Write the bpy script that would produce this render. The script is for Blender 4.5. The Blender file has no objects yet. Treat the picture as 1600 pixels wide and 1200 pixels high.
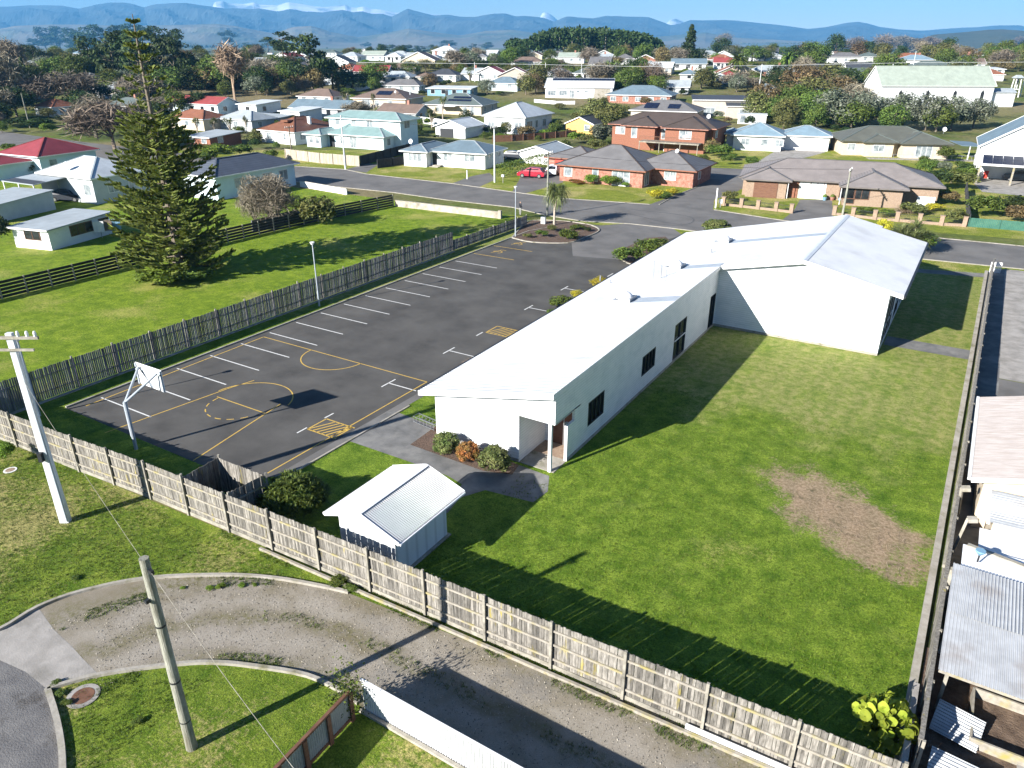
import bpy, math, random
import numpy as np
from mathutils import Vector, Matrix, Euler
rad = math.radians
S = bpy.context.scene
# ------------------------------------------------------------------ camera, sky, sun, exposure
CX, CY, CZ = 14.522, -26.848, 18.567
F = 1157.85; PIT = rad(24.61); YAW = rad(31.75)
cam_d = bpy.data.cameras.new('camera'); cam = bpy.data.objects.new('camera', cam_d)
S.collection.objects.link(cam); S.camera = cam
cam.location = (CX, CY, CZ); cam.rotation_euler = (math.pi/2 - PIT, 0, YAW)
cam_d.sensor_width = 36; cam_d.lens = F/1600*36; cam_d.clip_start = 0.3; cam_d.clip_end = 40000
SUN_EL = 24.0; SHADOW_AZ = 68.3          # shadows fall towards this heading (degrees from +x)
w = bpy.data.worlds.new('World'); S.world = w; w.use_nodes = True
nt = w.node_tree; bg = nt.nodes['Background']; sky = nt.nodes.new('ShaderNodeTexSky')
sky.sky_type = 'NISHITA'; sky.sun_disc = False; sky.sun_elevation = rad(SUN_EL)
sdx, sdy = -math.cos(rad(SHADOW_AZ)), -math.sin(rad(SHADOW_AZ))      # horizontal direction towards the sun
sky.sun_rotation = math.atan2(sdx, sdy)
sky.air_density = 1.0; sky.dust_density = 0.0; sky.ozone_density = 2.5; sky.altitude = 20
tn = nt.nodes.new('ShaderNodeMix'); tn.data_type = 'RGBA'; tn.blend_type = 'MULTIPLY'; tn.inputs[0].default_value = 1; tn.inputs[7].default_value = (.76,.84,1.0,1)
nt.links.new(sky.outputs[0], tn.inputs[6]); nt.links.new(tn.outputs[2], bg.inputs[0]); bg.inputs[1].default_value = 0.05
sun_d = bpy.data.lights.new('sun', 'SUN'); sun_d.energy = 5.0; sun_d.angle = rad(0.53); sun_d.color = (1, .955, .89)
sun = bpy.data.objects.new('sun', sun_d); S.collection.objects.link(sun)
sv = Vector((sdx*math.cos(rad(SUN_EL)), sdy*math.cos(rad(SUN_EL)), math.sin(rad(SUN_EL))))
sun.rotation_euler = sv.to_track_quat('Z', 'Y').to_euler(); sun.location = (0, 0, 60)
S.view_settings.view_transform = 'Standard'; S.view_settings.look = 'None'
S.view_settings.gamma = 1; S.view_settings.use_curve_mapping = False
S.view_settings.exposure = 1.4
S.render.engine = 'CYCLES'; c = S.cycles
c.use_denoising = True; c.max_bounces = 4; c.diffuse_bounces = 2; c.glossy_bounces = 2
c.transmission_bounces = 2; c.transparent_max_bounces = 4; c.volume_bounces = 0
c.caustics_reflective = False; c.caustics_refractive = False; c.sample_clamp_indirect = 4
c.use_adaptive_sampling = True; c.adaptive_threshold = 0.015
# ------------------------------------------------------------------ picture <-> ground
FW = (-math.sin(YAW), math.cos(YAW)); RT = (math.cos(YAW), math.sin(YAW))
def sstep(t): t = max(0., min(1., t)); return t*t*(3-2*t)
def T(x, y):
    D = (x-CX)*FW[0] + (y-CY)*FW[1]
    return 11*sstep((D-150)/230)*(1-sstep((D-520)/700))
def raydir(px, py):
    u = (px-800)/F; v = -(py-600)/F; cp, sp = math.cos(PIT), math.sin(PIT)
    f = cp+v*sp; return (FW[0]*f+RT[0]*u, FW[1]*f+RT[1]*u, -sp+v*cp)
def G(px, py, z=None):
    d = raydir(px, py)
    if z is not None:
        t = (z-CZ)/d[2]; return (CX+d[0]*t, CY+d[1]*t, z)
    t = 5.0
    while t < 9000 and CZ+d[2]*t > T(CX+d[0]*t, CY+d[1]*t): t *= 1.01
    lo, hi = t/1.01, t
    for _ in range(25):
        m = (lo+hi)/2
        if CZ+d[2]*m <= T(CX+d[0]*m, CY+d[1]*m): hi = m
        else: lo = m
    x, y = CX+d[0]*hi, CY+d[1]*hi
    return (x, y, T(x, y))
def dep(x, y): return (x-CX)*FW[0]+(y-CY)*FW[1]
def ray_at(px, py, D):          # point on a picture ray at forward distance D
    d = raydir(px, py); t = D/(d[0]*FW[0]+d[1]*FW[1]); return (CX+d[0]*t, CY+d[1]*t, CZ+d[2]*t)
def cam_xy(r, d): return (CX+RT[0]*r+FW[0]*d, CY+RT[1]*r+FW[1]*d)
def PJ(x, y, z):
    dx, dy, dz = x-CX, y-CY, z-CZ; f = dx*FW[0]+dy*FW[1]; r = dx*RT[0]+dy*RT[1]
    q = f*math.cos(PIT)-dz*math.sin(PIT); up = f*math.sin(PIT)+dz*math.cos(PIT)
    return 800+F*r/q, 600-F*up/q
def HT(b, ty):
    x, y, z = b; lo, hi = 0., 80.
    for _ in range(40):
        m = (lo+hi)/2
        if PJ(x, y, z+m)[1] > ty: lo = m
        else: hi = m
    return lo
# ------------------------------------------------------------------ mesh builder and object helpers
class MB:
    def __init__(s): s.v = []; s.f = []
    def add(s, vs, fs):
        o = len(s.v); s.v += [tuple(p) for p in vs]; s.f += [tuple(o+i for i in f) for f in fs]; return s
    def box(s, x0, x1, y0, y1, z0, z1):
        return s.add([(x0,y0,z0),(x1,y0,z0),(x1,y1,z0),(x0,y1,z0),(x0,y0,z1),(x1,y0,z1),(x1,y1,z1),(x0,y1,z1)],
                     [(0,3,2,1),(4,5,6,7),(0,1,5,4),(1,2,6,5),(2,3,7,6),(3,0,4,7)])
    def hexa(s, p): return s.add(p, [(0,3,2,1),(4,5,6,7),(0,1,5,4),(1,2,6,5),(2,3,7,6),(3,0,4,7)])
    def quad(s, a, b, c, d): return s.add([a,b,c,d], [(0,1,2,3)])
    def poly(s, pts): return s.add(pts, [tuple(range(len(pts)))])
    def slab(s, pts, th):            # polygon with thickness th downwards
        n = len(pts); lo = [(p[0],p[1],p[2]-th) for p in pts]
        return s.add(list(pts)+lo, [tuple(range(n)), tuple(range(2*n-1, n-1, -1))]+[(i, n+i, n+(i+1)%n, (i+1)%n) for i in range(n)])
    def prism(s, pts, z0, z1): return s.slab([(p[0],p[1],z1) for p in pts], z1-z0)
    def tube(s, pts, rs, n=8, caps=True):
        if not hasattr(rs, '__len__'): rs = [rs]*len(pts)
        P = [Vector(p) for p in pts]; o = len(s.v); prev = None
        for i, p in enumerate(P):
            t = (P[min(i+1,len(P)-1)]-P[max(i-1,0)]).normalized()
            a = prev if prev is not None and abs(prev.dot(t)) < .95 else (Vector((1,0,0)) if abs(t.x) < .9 else Vector((0,1,0)))
            b = t.cross(a).normalized(); a = b.cross(t).normalized(); prev = a
            for k in range(n):
                an = 2*math.pi*k/n; q = p+a*(math.cos(an)*rs[i])+b*(math.sin(an)*rs[i]); s.v.append(tuple(q))
        for i in range(len(P)-1):
            for k in range(n):
                s.f.append((o+i*n+k, o+i*n+(k+1)%n, o+(i+1)*n+(k+1)%n, o+(i+1)*n+k))
        if caps:
            s.f.append(tuple(o+k for k in range(n-1,-1,-1))); s.f.append(tuple(o+(len(P)-1)*n+k for k in range(n)))
        return s
    def beam(s, a, b, wd, ht=None):   # rectangular bar from a to b
        ht = ht or wd; a = Vector(a); b = Vector(b); t = (b-a).normalized()
        up = Vector((0,0,1)) if abs(t.z) < .98 else Vector((0,1,0))
        r = t.cross(up).normalized()*(wd/2); u = r.cross(t).normalized()*(ht/2)
        return s.hexa([a-r-u, b-r-u, b+r-u, a+r-u, a-r+u, b-r+u, b+r+u, a+r+u])
    def dome(s, c, rx, ry, rz, nu=12, nv=5):
        o = len(s.v)
        for j in range(nv+1):
            ph = math.pi/2*j/nv
            for k in range(nu):
                an = 2*math.pi*k/nu; s.v.append((c[0]+rx*math.cos(ph)*math.cos(an), c[1]+ry*math.cos(ph)*math.sin(an), c[2]+rz*math.sin(ph)))
        for j in range(nv):
            for k in range(nu): s.f.append((o+j*nu+k, o+j*nu+(k+1)%nu, o+(j+1)*nu+(k+1)%nu, o+(j+1)*nu+k))
        return s
    def mesh(s, name):
        m = bpy.data.meshes.new(name); m.from_pydata(s.v, [], s.f); m.update(); return m
    def build(s, name, mat, parent=None, loc=None, rz=0, smooth=False):
        m = s.mesh(name)
        if mat: m.materials.append(mat)
        if smooth: m.shade_smooth()
        return link(name, m, parent, loc, rz)
def link(name, data, parent=None, loc=None, rz=0):
    o = bpy.data.objects.new(name, data); S.collection.objects.link(o)
    if parent: o.parent = parent
    if loc is not None: o.location = loc
    if rz: o.rotation_euler = (0, 0, rz)
    return o
def tag(o, label=None, cat=None, group=None, kind=None):
    if label: o['label'] = label
    if cat: o['category'] = cat
    if group: o['group'] = group
    if kind: o['kind'] = kind
    return o
def thing(name, label, cat, loc=(0,0,0), rz=0, group=None):
    return tag(link(name, None, None, loc, rz), label, cat, group)
def dup(root, loc, rz=0, sc=(1,1,1), label=None, group=None):
    def cp(o, par):
        q = o.copy(); S.collection.objects.link(q)
        if par: q.parent = par
        for ch in kids.get(o.name, ()): cp(ch, q)
        return q
    kids = {}
    for ch in root.children_recursive: kids.setdefault(ch.parent.name, []).append(ch)
    r = cp(root, None); r.location = loc; r.rotation_euler = (0,0,rz); r.scale = sc if hasattr(sc,'__len__') else (sc,sc,sc)
    if label: r['label'] = label
    if group: r['group'] = group
    return r
# ------------------------------------------------------------------ materials
M = {}; HAZE = .000095
def hash_(s): return sum((i+3)*ord(c_) for i, c_ in enumerate(s)) % 9973
def mat(name, c1, c2=None, scale=4., rough=.85, c3=None, s3=.6, t3=.5, w3=.12, bump=0., bscale=None, metal=0., space='obj', isl=0., stretch=None, spec=.4, detail=4., lo=.35, hi=.65):
    m = bpy.data.materials.new(name); m.use_nodes = True; n = m.node_tree; N = n.nodes; L = n.links; p = N['Principled BSDF']
    p.inputs['Roughness'].default_value = rough; p.inputs['Metallic'].default_value = metal
    p.inputs['Specular IOR Level'].default_value = spec
    def vec():
        if space == 'obj': v = N.new('ShaderNodeTexCoord').outputs['Object']
        else: v = N.new('ShaderNodeNewGeometry').outputs['Position']
        if stretch:
            mp = N.new('ShaderNodeMapping'); mp.inputs['Scale'].default_value = stretch; L.new(v, mp.inputs[0]); v = mp.outputs[0]
        return v
    V = vec(); col = None
    def noise(sc, det=detail, r=.6):
        t = N.new('ShaderNodeTexNoise'); t.inputs['Scale'].default_value = sc; t.inputs['Detail'].default_value = det
        t.inputs['Roughness'].default_value = r; L.new(V, t.inputs[0]); return t.outputs[0]
    def ramp(f, a, b):
        t = N.new('ShaderNodeMapRange'); t.inputs[1].default_value = a; t.inputs[2].default_value = b; L.new(f, t.inputs[0]); return t.outputs[0]
    def mix(f, a, b, mode='MIX'):
        t = N.new('ShaderNodeMix'); t.data_type = 'RGBA'; t.blend_type = mode
        if isinstance(f, float): t.inputs[0].default_value = f
        else: L.new(f, t.inputs[0])
        for i, q in ((6, a), (7, b)):
            if isinstance(q, tuple): t.inputs[i].default_value = (*q, 1)
            else: L.new(q, t.inputs[i])
        return t.outputs[2]
    col = c1
    if c2: col = mix(ramp(noise(scale), lo, hi), c1, c2)
    if c3: col = mix(ramp(noise(s3), t3-w3, t3+w3), col, c3)
    if isl:
        g = N.new('ShaderNodeNewGeometry'); h = N.new('ShaderNodeHueSaturation')
        L.new(ramp2(N, L, g.outputs['Random Per Island'], 1-isl, 1+isl), h.inputs['Value'])
        if isinstance(col, tuple): h.inputs['Color'].default_value = (*col, 1)
        else: L.new(col, h.inputs['Color'])
        col = h.outputs[0]
    if isinstance(col, tuple): p.inputs['Base Color'].default_value = (*col, 1)
    else: L.new(col, p.inputs['Base Color'])
    if bump:
        b = N.new('ShaderNodeBump'); b.inputs['Strength'].default_value = min(1, bump); b.inputs['Distance'].default_value = .02*max(1, bump)
        L.new(noise(bscale or scale*3), b.inputs['Height']); L.new(b.outputs[0], p.inputs['Normal'])
    M[name] = m; m['_v'] = 0
    return m
def ramp2(N, L, f, a, b):
    t = N.new('ShaderNodeMapRange'); t.inputs[3].default_value = a; t.inputs[4].default_value = b; L.new(f, t.inputs[0]); return t.outputs[0]
def stripes(m, axis, period, depth=.01, dark=.0, hard=False):      # corrugation / tile courses / weatherboards as bump (+ faint joint dirt, and tile course shade painted into the colour)
    n = m.node_tree; N = n.nodes; L = n.links; p = N['Principled BSDF']
    tc = N.new('ShaderNodeTexCoord'); wv = N.new('ShaderNodeTexWave'); wv.wave_type = 'BANDS'; wv.bands_direction = axis
    wv.wave_profile = 'SAW' if hard else 'SIN'; wv.inputs['Scale'].default_value = 2*math.pi/20/period*1.0
    L.new(tc.outputs['Object'], wv.inputs[0])
    b = N.new('ShaderNodeBump'); b.inputs['Distance'].default_value = depth; b.inputs['Strength'].default_value = 1
    L.new(wv.outputs['Fac'], b.inputs['Height'])
    if p.inputs['Normal'].links: L.new(p.inputs['Normal'].links[0].from_socket, b.inputs['Normal'])
    L.new(b.outputs[0], p.inputs['Normal'])
    if dark:
        src = p.inputs['Base Color']
        mx = N.new('ShaderNodeMix'); mx.data_type = 'RGBA'; mx.blend_type = 'MULTIPLY'; mx.inputs[7].default_value = (1-dark,)*3+(1,)
        if src.links: L.new(src.links[0].from_socket, mx.inputs[6])
        else: mx.inputs[6].default_value = src.default_value[:]
        r = N.new('ShaderNodeMapRange'); r.inputs[1].default_value = .25; r.inputs[2].default_value = .0; L.new(wv.outputs['Fac'], r.inputs[0])
        L.new(r.outputs[0], mx.inputs[0]); L.new(mx.outputs[2], src)
    return m
def grassmat(name, deep, mid, straw, amt=.5, space='pos', sc=1.):
    m = bpy.data.materials.new(name); m.use_nodes = True; n = m.node_tree; N = n.nodes; L = n.links; p = N['Principled BSDF']
    p.inputs['Roughness'].default_value = .95; p.inputs['Specular IOR Level'].default_value = .15
    V = N.new('ShaderNodeNewGeometry').outputs['Position']
    def noise(s, d=5, r=.65, off=None):
        t = N.new('ShaderNodeTexNoise'); t.inputs['Scale'].default_value = s*sc; t.inputs['Detail'].default_value = d; t.inputs['Roughness'].default_value = r
        L.new(V, t.inputs[0]); return t.outputs[0]
    def rg(f, a, b):
        t = N.new('ShaderNodeMapRange'); t.inputs[1].default_value = a; t.inputs[2].default_value = b; L.new(f, t.inputs[0]); return t.outputs[0]
    def mix(f, a, b, mode='MIX'):
        t = N.new('ShaderNodeMix'); t.data_type = 'RGBA'; t.blend_type = mode
        if isinstance(f, float): t.inputs[0].default_value = f
        else: L.new(f, t.inputs[0])
        for i, q in ((6, a), (7, b)):
            if isinstance(q, tuple): t.inputs[i].default_value = (*q, 1)
            else: L.new(q, t.inputs[i])
        return t.outputs[2]
    def math_(op, a, b):
        t = N.new('ShaderNodeMath'); t.operation = op
        for i, q in enumerate((a, b)):
            if isinstance(q, float): t.inputs[i].default_value = q
            else: L.new(q, t.inputs[i])
        return t.outputs[0]
    a = mix(rg(noise(1.1, 6, .7), .36, .64), deep, mid)
    big = noise(.16, 4, .6); fine = noise(5.5, 6, .75)
    f = math_('ADD', math_('MULTIPLY', big, .9), math_('MULTIPLY', fine, .7))
    a = mix(rg(f, 1.08-.5*amt, 1.2-.5*amt), a, straw)
    tiny = rg(noise(15, 5, .85), .32, .68)
    a = mix(1.0, a, mix(tiny, (.18,.24,.16), (1.82,1.72,1.7)), 'MULTIPLY')
    clump = rg(noise(7., 3, .7), .32, .68)
    a = mix(.42, a, mix(clump, (.35,.42,.3), (1.6,1.5,1.4)), 'MULTIPLY')
    a = mix(.45, a, mix(rg(noise(.55, 5, .7), .36, .64), (.72,.78,.68), (1.25,1.2,1.22)), 'MULTIPLY')
    L.new(a, p.inputs['Base Color'])
    b = N.new('ShaderNodeBump'); b.inputs['Strength'].default_value = .9; b.inputs['Distance'].default_value = .05
    L.new(noise(16, 5, .8), b.inputs['Height']); L.new(b.outputs[0], p.inputs['Normal'])
    M[name] = m; return m
def ground_sheet(name, pix, z, m, pts=None):       # flat polygon on the ground given by picture points
    P = [G(*q) for q in pix] if pix else pts
    P = [(q[0], q[1]) for q in P]
    mb = MB(); mb.poly([(x, y, z+T(x, y)) for x, y in P]); o = mb.build(name, m); o['kind'] = 'structure'
    if o.data.polygons and o.data.polygons[0].normal.z < 0: o.data.flip_normals()
    return o
# ------------------------------------------------------------------ material library
grassmat('lawn_green', (.10,.17,.011), (.18,.255,.022), (.27,.285,.075), .5)
grassmat('lawn_dry', (.075,.135,.012), (.15,.205,.028), (.29,.27,.11), .55)
grassmat('verge_grass', (.13,.18,.02), (.20,.23,.035), (.33,.30,.12), .58)
mat('asphalt', (.046,.044,.041), (.068,.065,.060), .5, .9, (.095,.091,.084), .35, .54, .16, bump=.5, bscale=30, space='pos', detail=9)
mat('street_asphalt', (.10,.096,.091), (.14,.134,.128), .4, .9, (.17,.163,.153), .22, .6, .14, bump=.4, bscale=25, space='pos', detail=9)
mat('old_asphalt', (.10,.098,.10), (.16,.155,.15), 1.2, .9, (.06,.055,.05), .8, .62, .06, bump=1.2, bscale=20, space='pos', detail=10)
mat('concrete', (.25,.235,.215), (.34,.32,.295), 1.3, .9, (.17,.16,.14), .7, .6, .12, bump=.5, bscale=18, space='pos', detail=9)
mat('path_concrete', (.105,.105,.103), (.165,.163,.158), 1.1, .9, (.24,.235,.22), .5, .6, .1, bump=.5, bscale=18, space='pos', detail=9)
mat('kerb_concrete', (.26,.24,.2), (.38,.355,.31), 3, .9, (.16,.15,.09), 1.5, .6, .08, bump=.5, space='pos', detail=9)
mat('gravel', (.185,.162,.13), (.29,.258,.212), 34, .95, (.16,.135,.085), .5, .56, .14, bump=.6, bscale=45, space='pos', detail=12)
mat('mulch', (.05,.033,.024), (.16,.105,.075), 14, .95, bump=2, bscale=30, space='pos', detail=8)
mat('soil', (.075,.05,.035), (.17,.12,.085), 3, .95, bump=2, bscale=14, space='pos', detail=9)
mat('white_line', (.62,.62,.6), (.28,.28,.27), 6, .8, space='pos', lo=.52, hi=.8, detail=8)
mat('yellow_line', (.55,.36,.07), (.3,.22,.1), 5, .8, space='pos', lo=.5, hi=.8, detail=8)
mat('rubber_mark', (.05,.05,.05), (.11,.108,.11), 3, .85, space='pos', lo=.3, hi=.7)
# main lawn: green with straw towards the far right, and the bare patch of raked earth
m = grassmat('main_lawn', (.07,.135,.010), (.155,.23,.028), (.25,.27,.08), .26)
n = m.node_tree; N = n.nodes; L = n.links; p = N['Principled BSDF']
def nd(t, **k):
    x = N.new(t)
    for a, b in k.items(): setattr(x, a, b)
    return x
geo = nd('ShaderNodeNewGeometry'); sx = nd('ShaderNodeSeparateXYZ'); L.new(geo.outputs['Position'], sx.inputs[0])
def mth(op, a, b=None):
    t = nd('ShaderNodeMath', operation=op)
    for i, q in enumerate((a, b)):
        if q is None: continue
        if isinstance(q, (int, float)): t.inputs[i].default_value = q
        else: L.new(q, t.inputs[i])
    return t.outputs[0]
def nz(s, d=6, r=.65):
    t = nd('ShaderNodeTexNoise'); t.inputs['Scale'].default_value = s; t.inputs['Detail'].default_value = d; t.inputs['Roughness'].default_value = r
    L.new(geo.outputs['Position'], t.inputs[0]); return t.outputs[0]
def mr(f, a, b, c=0, d=1):
    t = nd('ShaderNodeMapRange'); t.interpolation_type = 'SMOOTHSTEP'
    for i, q in enumerate((a, b, c, d)): t.inputs[i+1].default_value = q
    L.new(f, t.inputs[0]); return t.outputs[0]
def mixc(f, a, b, mode='MIX'):
    t = nd('ShaderNodeMix', data_type='RGBA', blend_type=mode)
    if isinstance(f, float): t.inputs[0].default_value = f
    else: L.new(f, t.inputs[0])
    for i, q in ((6, a), (7, b)):
        if isinstance(q, tuple): t.inputs[i].default_value = (*q, 1)
        else: L.new(q, t.inputs[i])
    return t.outputs[2]
base = p.inputs['Base Color'].links[0].from_socket
dry = mth('ADD', mr(sx.outputs[1], 4., 17.), mr(nz(.35), .3, .7, -.55, .35))
dryc = mixc(mr(nz(2.2, 6, .7), .35, .65), (.15,.20,.035), (.31,.28,.115))
dryc = mixc(.9, dryc, mixc(mr(nz(14, 5, .85), .32, .68), (.42,.45,.4), (1.5,1.5,1.5)), 'MULTIPLY')
base = mixc(mth('MULTIPLY', mr(dry, .1, .95), .8), base, dryc)
# bare patch: rotated ellipse broken up by noise
a_ = rad(-38); ca, sa = math.cos(a_), math.sin(a_); px_, py_ = 12.75, 3.35
dx_ = mth('SUBTRACT', sx.outputs[0], px_); dy_ = mth('SUBTRACT', sx.outputs[1], py_)
ex_ = mth('DIVIDE', mth('ADD', mth('MULTIPLY', dx_, ca), mth('MULTIPLY', dy_, sa)), 4.1)
ey_ = mth('DIVIDE', mth('SUBTRACT', mth('MULTIPLY', dy_, ca), mth('MULTIPLY', dx_, sa)), 2.0)
rr = mth('SQRT', mth('ADD', mth('MULTIPLY', ex_, ex_), mth('MULTIPLY', ey_, ey_)))
rr = mth('ADD', rr, mr(nz(.7, 3, .55), .25, .75, -.3, .3)); rr = mth('ADD', rr, mr(nz(6, 8, .85), .2, .8, -.5, .5))
msk = mr(rr, 1.25, .75)
dirt = mixc(mr(nz(7, 9, .75), .35, .65), (.20,.145,.085), (.37,.285,.19))
dirt = mixc(mr(nz(1.6, 8, .75), .52, .66), dirt, (.12,.10,.055))
base = mixc(msk, base, dirt)
mow = nd('ShaderNodeMath', operation='SINE'); L.new(mth('ADD', mth('MULTIPLY', sx.outputs[0], 5.2), mth('MULTIPLY', nz(.5, 2, .5), 5.0)), mow.inputs[0])
base = mixc(mr(mow.outputs[0], -1, 1), mixc(1.0, base, (.95,.96,.95), 'MULTIPLY'), mixc(1.0, base, (1.07,1.05,1.06), 'MULTIPLY'))
L.new(base, p.inputs['Base Color'])
# broad country and suburb ground
m = bpy.data.materials.new('country_ground'); m.use_nodes = True; M['country_ground'] = m
n = m.node_tree; N = n.nodes; L = n.links; p = N['Principled BSDF']; p.inputs['Roughness'].default_value = .95; p.inputs['Specular IOR Level'].default_value = .1
geo = nd('ShaderNodeNewGeometry')
gcol = mixc(mr(nz(.035, 5, .6), .4, .6), (.09,.125,.025), (.17,.155,.07))
gcol = mixc(mr(nz(.09, 6, .7), .5, .66), gcol, (.045,.055,.022))
gcol = mixc(mr(nz(.012, 3, .5), .52, .6), gcol, (.19,.16,.09))
gcol = mixc(.5, gcol, mixc(mr(nz(1.4, 6, .75), .3, .7), (.35,.35,.3), (1.5,1.5,1.45)), 'MULTIPLY')
L.new(gcol, p.inputs['Base Color'])
# building materials
mat('white_wall', (.74,.76,.76), (.68,.70,.71), 1.2, .6, (.52,.55,.55), .9, .66, .1, detail=8, stretch=(1,1,1.6))
mat('white_roof', (.80,.81,.81), (.74,.75,.76), .8, .5, (.62,.63,.63), .5, .66, .12, detail=8)
mat('white_paint', (.78,.78,.77), (.7,.7,.7), 2, .6)
mat('flashing', (.30,.34,.38), (.37,.41,.45), 2, .45)
mat('dark_frame', (.02,.022,.025), rough=.5)
mat('dark_glass', (.012,.014,.016), (.03,.034,.038), 1.5, .12, spec=.5)
mat('pale_glass', (.10,.13,.15), (.34,.37,.38), 1.1, .25, spec=.6)
mat('galv', (.27,.29,.31), (.38,.40,.42), 1.4, .45, (.34,.33,.32), .7, .64, .08, metal=.35)
mat('old_iron', (.31,.32,.33), (.43,.44,.45), 2.2, .6, (.44,.38,.34), .9, .6, .12, stretch=(1,4,1))
mat('grey_paling', (.10,.093,.08), (.23,.215,.19), 3, .9, (.24,.2,.05), .8, .66, .05, isl=.5, stretch=(5,5,1), bump=.6, bscale=12, detail=8)
mat('dark_paling', (.11,.11,.115), (.22,.215,.215), 3, .9, (.06,.06,.065), .5, .58, .1, isl=.35, stretch=(5,5,.8), bump=.6, bscale=12, detail=8)
mat('rail_wood', (.22,.20,.165), (.32,.295,.25), 3, .9, (.28,.24,.08), .9, .6, .1, stretch=(2,2,2), detail=8)
mat('weathered', (.20,.185,.15), (.33,.31,.26), 3, .9, (.10,.095,.08), 1.2, .6, .1, detail=8, bump=.8, bscale=14)
mat('pole_wood', (.19,.19,.15), (.34,.34,.29), 2.5, .9, (.09,.075,.045), .6, .6, .1, stretch=(6,6,.8), bump=1, bscale=10, detail=9)
mat('pole_concrete', (.55,.57,.58), (.66,.68,.69), 2, .7, (.42,.43,.43), .8, .62, .1)
mat('brown_stain', (.11,.05,.03), (.17,.085,.05), 3, .7, stretch=(1,1,6))
mat('steel_grey', (.30,.34,.38), (.38,.42,.46), 2, .5)
mat('black_fence', (.012,.013,.015), (.03,.03,.033), 3, .7)
mat('blonde_fence', (.32,.28,.22), (.42,.37,.30), 1.5, .9, isl=.2, stretch=(5,5,1))
mat('green_fence', (.03,.11,.08), (.05,.15,.11), 2, .7)
mat('block_wall', (.3,.26,.21), (.48,.43,.36), 1.6, .9, (.2,.18,.15), .9, .6, .1, detail=8)
mat('red_brick', (.28,.12,.085), (.40,.22,.17), 6, .9, (.22,.09,.06), 2.2, .55, .1, detail=9)
mat('tan_brick', (.235,.165,.12), (.32,.24,.175), 6, .9, detail=9)
mat('orange_brick', (.20,.082,.05), (.27,.12,.075), 5, .9)
mat('cream_wall', (.50,.42,.31), (.56,.48,.37), 1.5, .8)
mat('beige_wall', (.42,.37,.31), (.48,.43,.36), 1.5, .8)
mat('pale_blue_wall', (.56,.68,.74), (.62,.73,.78), 1.2, .7)
mat('grey_wall', (.40,.43,.45), (.46,.49,.50), 1.2, .7)
mat('blue_wall', (.14,.27,.38), (.18,.32,.43), 1.2, .7)
mat('yellow_wall', (.62,.38,.11), (.67,.42,.14), 1.2, .8)
mat('solar', (.008,.011,.025), (.015,.02,.045), 3, .35, spec=.2)
mat('car_red', (.33,.012,.03), rough=.3, spec=.6)
mat('car_white', (.7,.72,.74), rough=.3, spec=.6)
mat('car_dark', (.03,.035,.045), rough=.3, spec=.6)
mat('tyre', (.02,.02,.02), rough=.9)
mat('red_paint', (.5,.05,.03), rough=.5)
mat('chrome', (.5,.5,.5), rough=.3, metal=.8)
def roofmat(name, c, c2=None, rough=.6, tile=0, spec=.4):
    c2 = c2 or tuple(q*.82 for q in c)
    m = mat(name, c, c2, .9, rough, tuple(q*.72 for q in c), .35, .62, .14, detail=8, spec=spec)
    if tile: stripes(m, 'Z', tile, .035, .42, True)  # course lines darkened in the colour, standing for shade under each tile row
    return m
roofmat('roof_slate_tile', (.10,.115,.145), tile=.20)
roofmat('roof_red_tile', (.28,.05,.06), tile=.12)
roofmat('roof_brown_tile', (.21,.09,.05), tile=.14)
roofmat('roof_orange_tile', (.27,.11,.06), tile=.14)
roofmat('roof_grey_tile', (.17,.165,.165), tile=.13)
roofmat('roof_taupe', (.235,.21,.20), tile=.11)
roofmat('roof_darkbrown', (.085,.065,.055), tile=.12)
roofmat('roof_green_tile', (.115,.12,.10), tile=.12)
roofmat('roof_teal', (.22,.33,.32)); roofmat('roof_blue', (.20,.29,.35)); roofmat('roof_bluegrey', (.15,.21,.25))
roofmat('roof_palegreen', (.34,.39,.33)); roofmat('roof_silver', (.36,.40,.42)); roofmat('roof_white', (.56,.60,.62))
roofmat('roof_red', (.30,.06,.055)); roofmat('roof_dark', (.06,.065,.075)); roofmat('roof_brown', (.2,.145,.115), tile=.13)
roofmat('roof_darkgreen', (.12,.15,.14)); roofmat('roof_pinkwhite', (.45,.415,.395), (.36,.33,.31))
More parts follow.
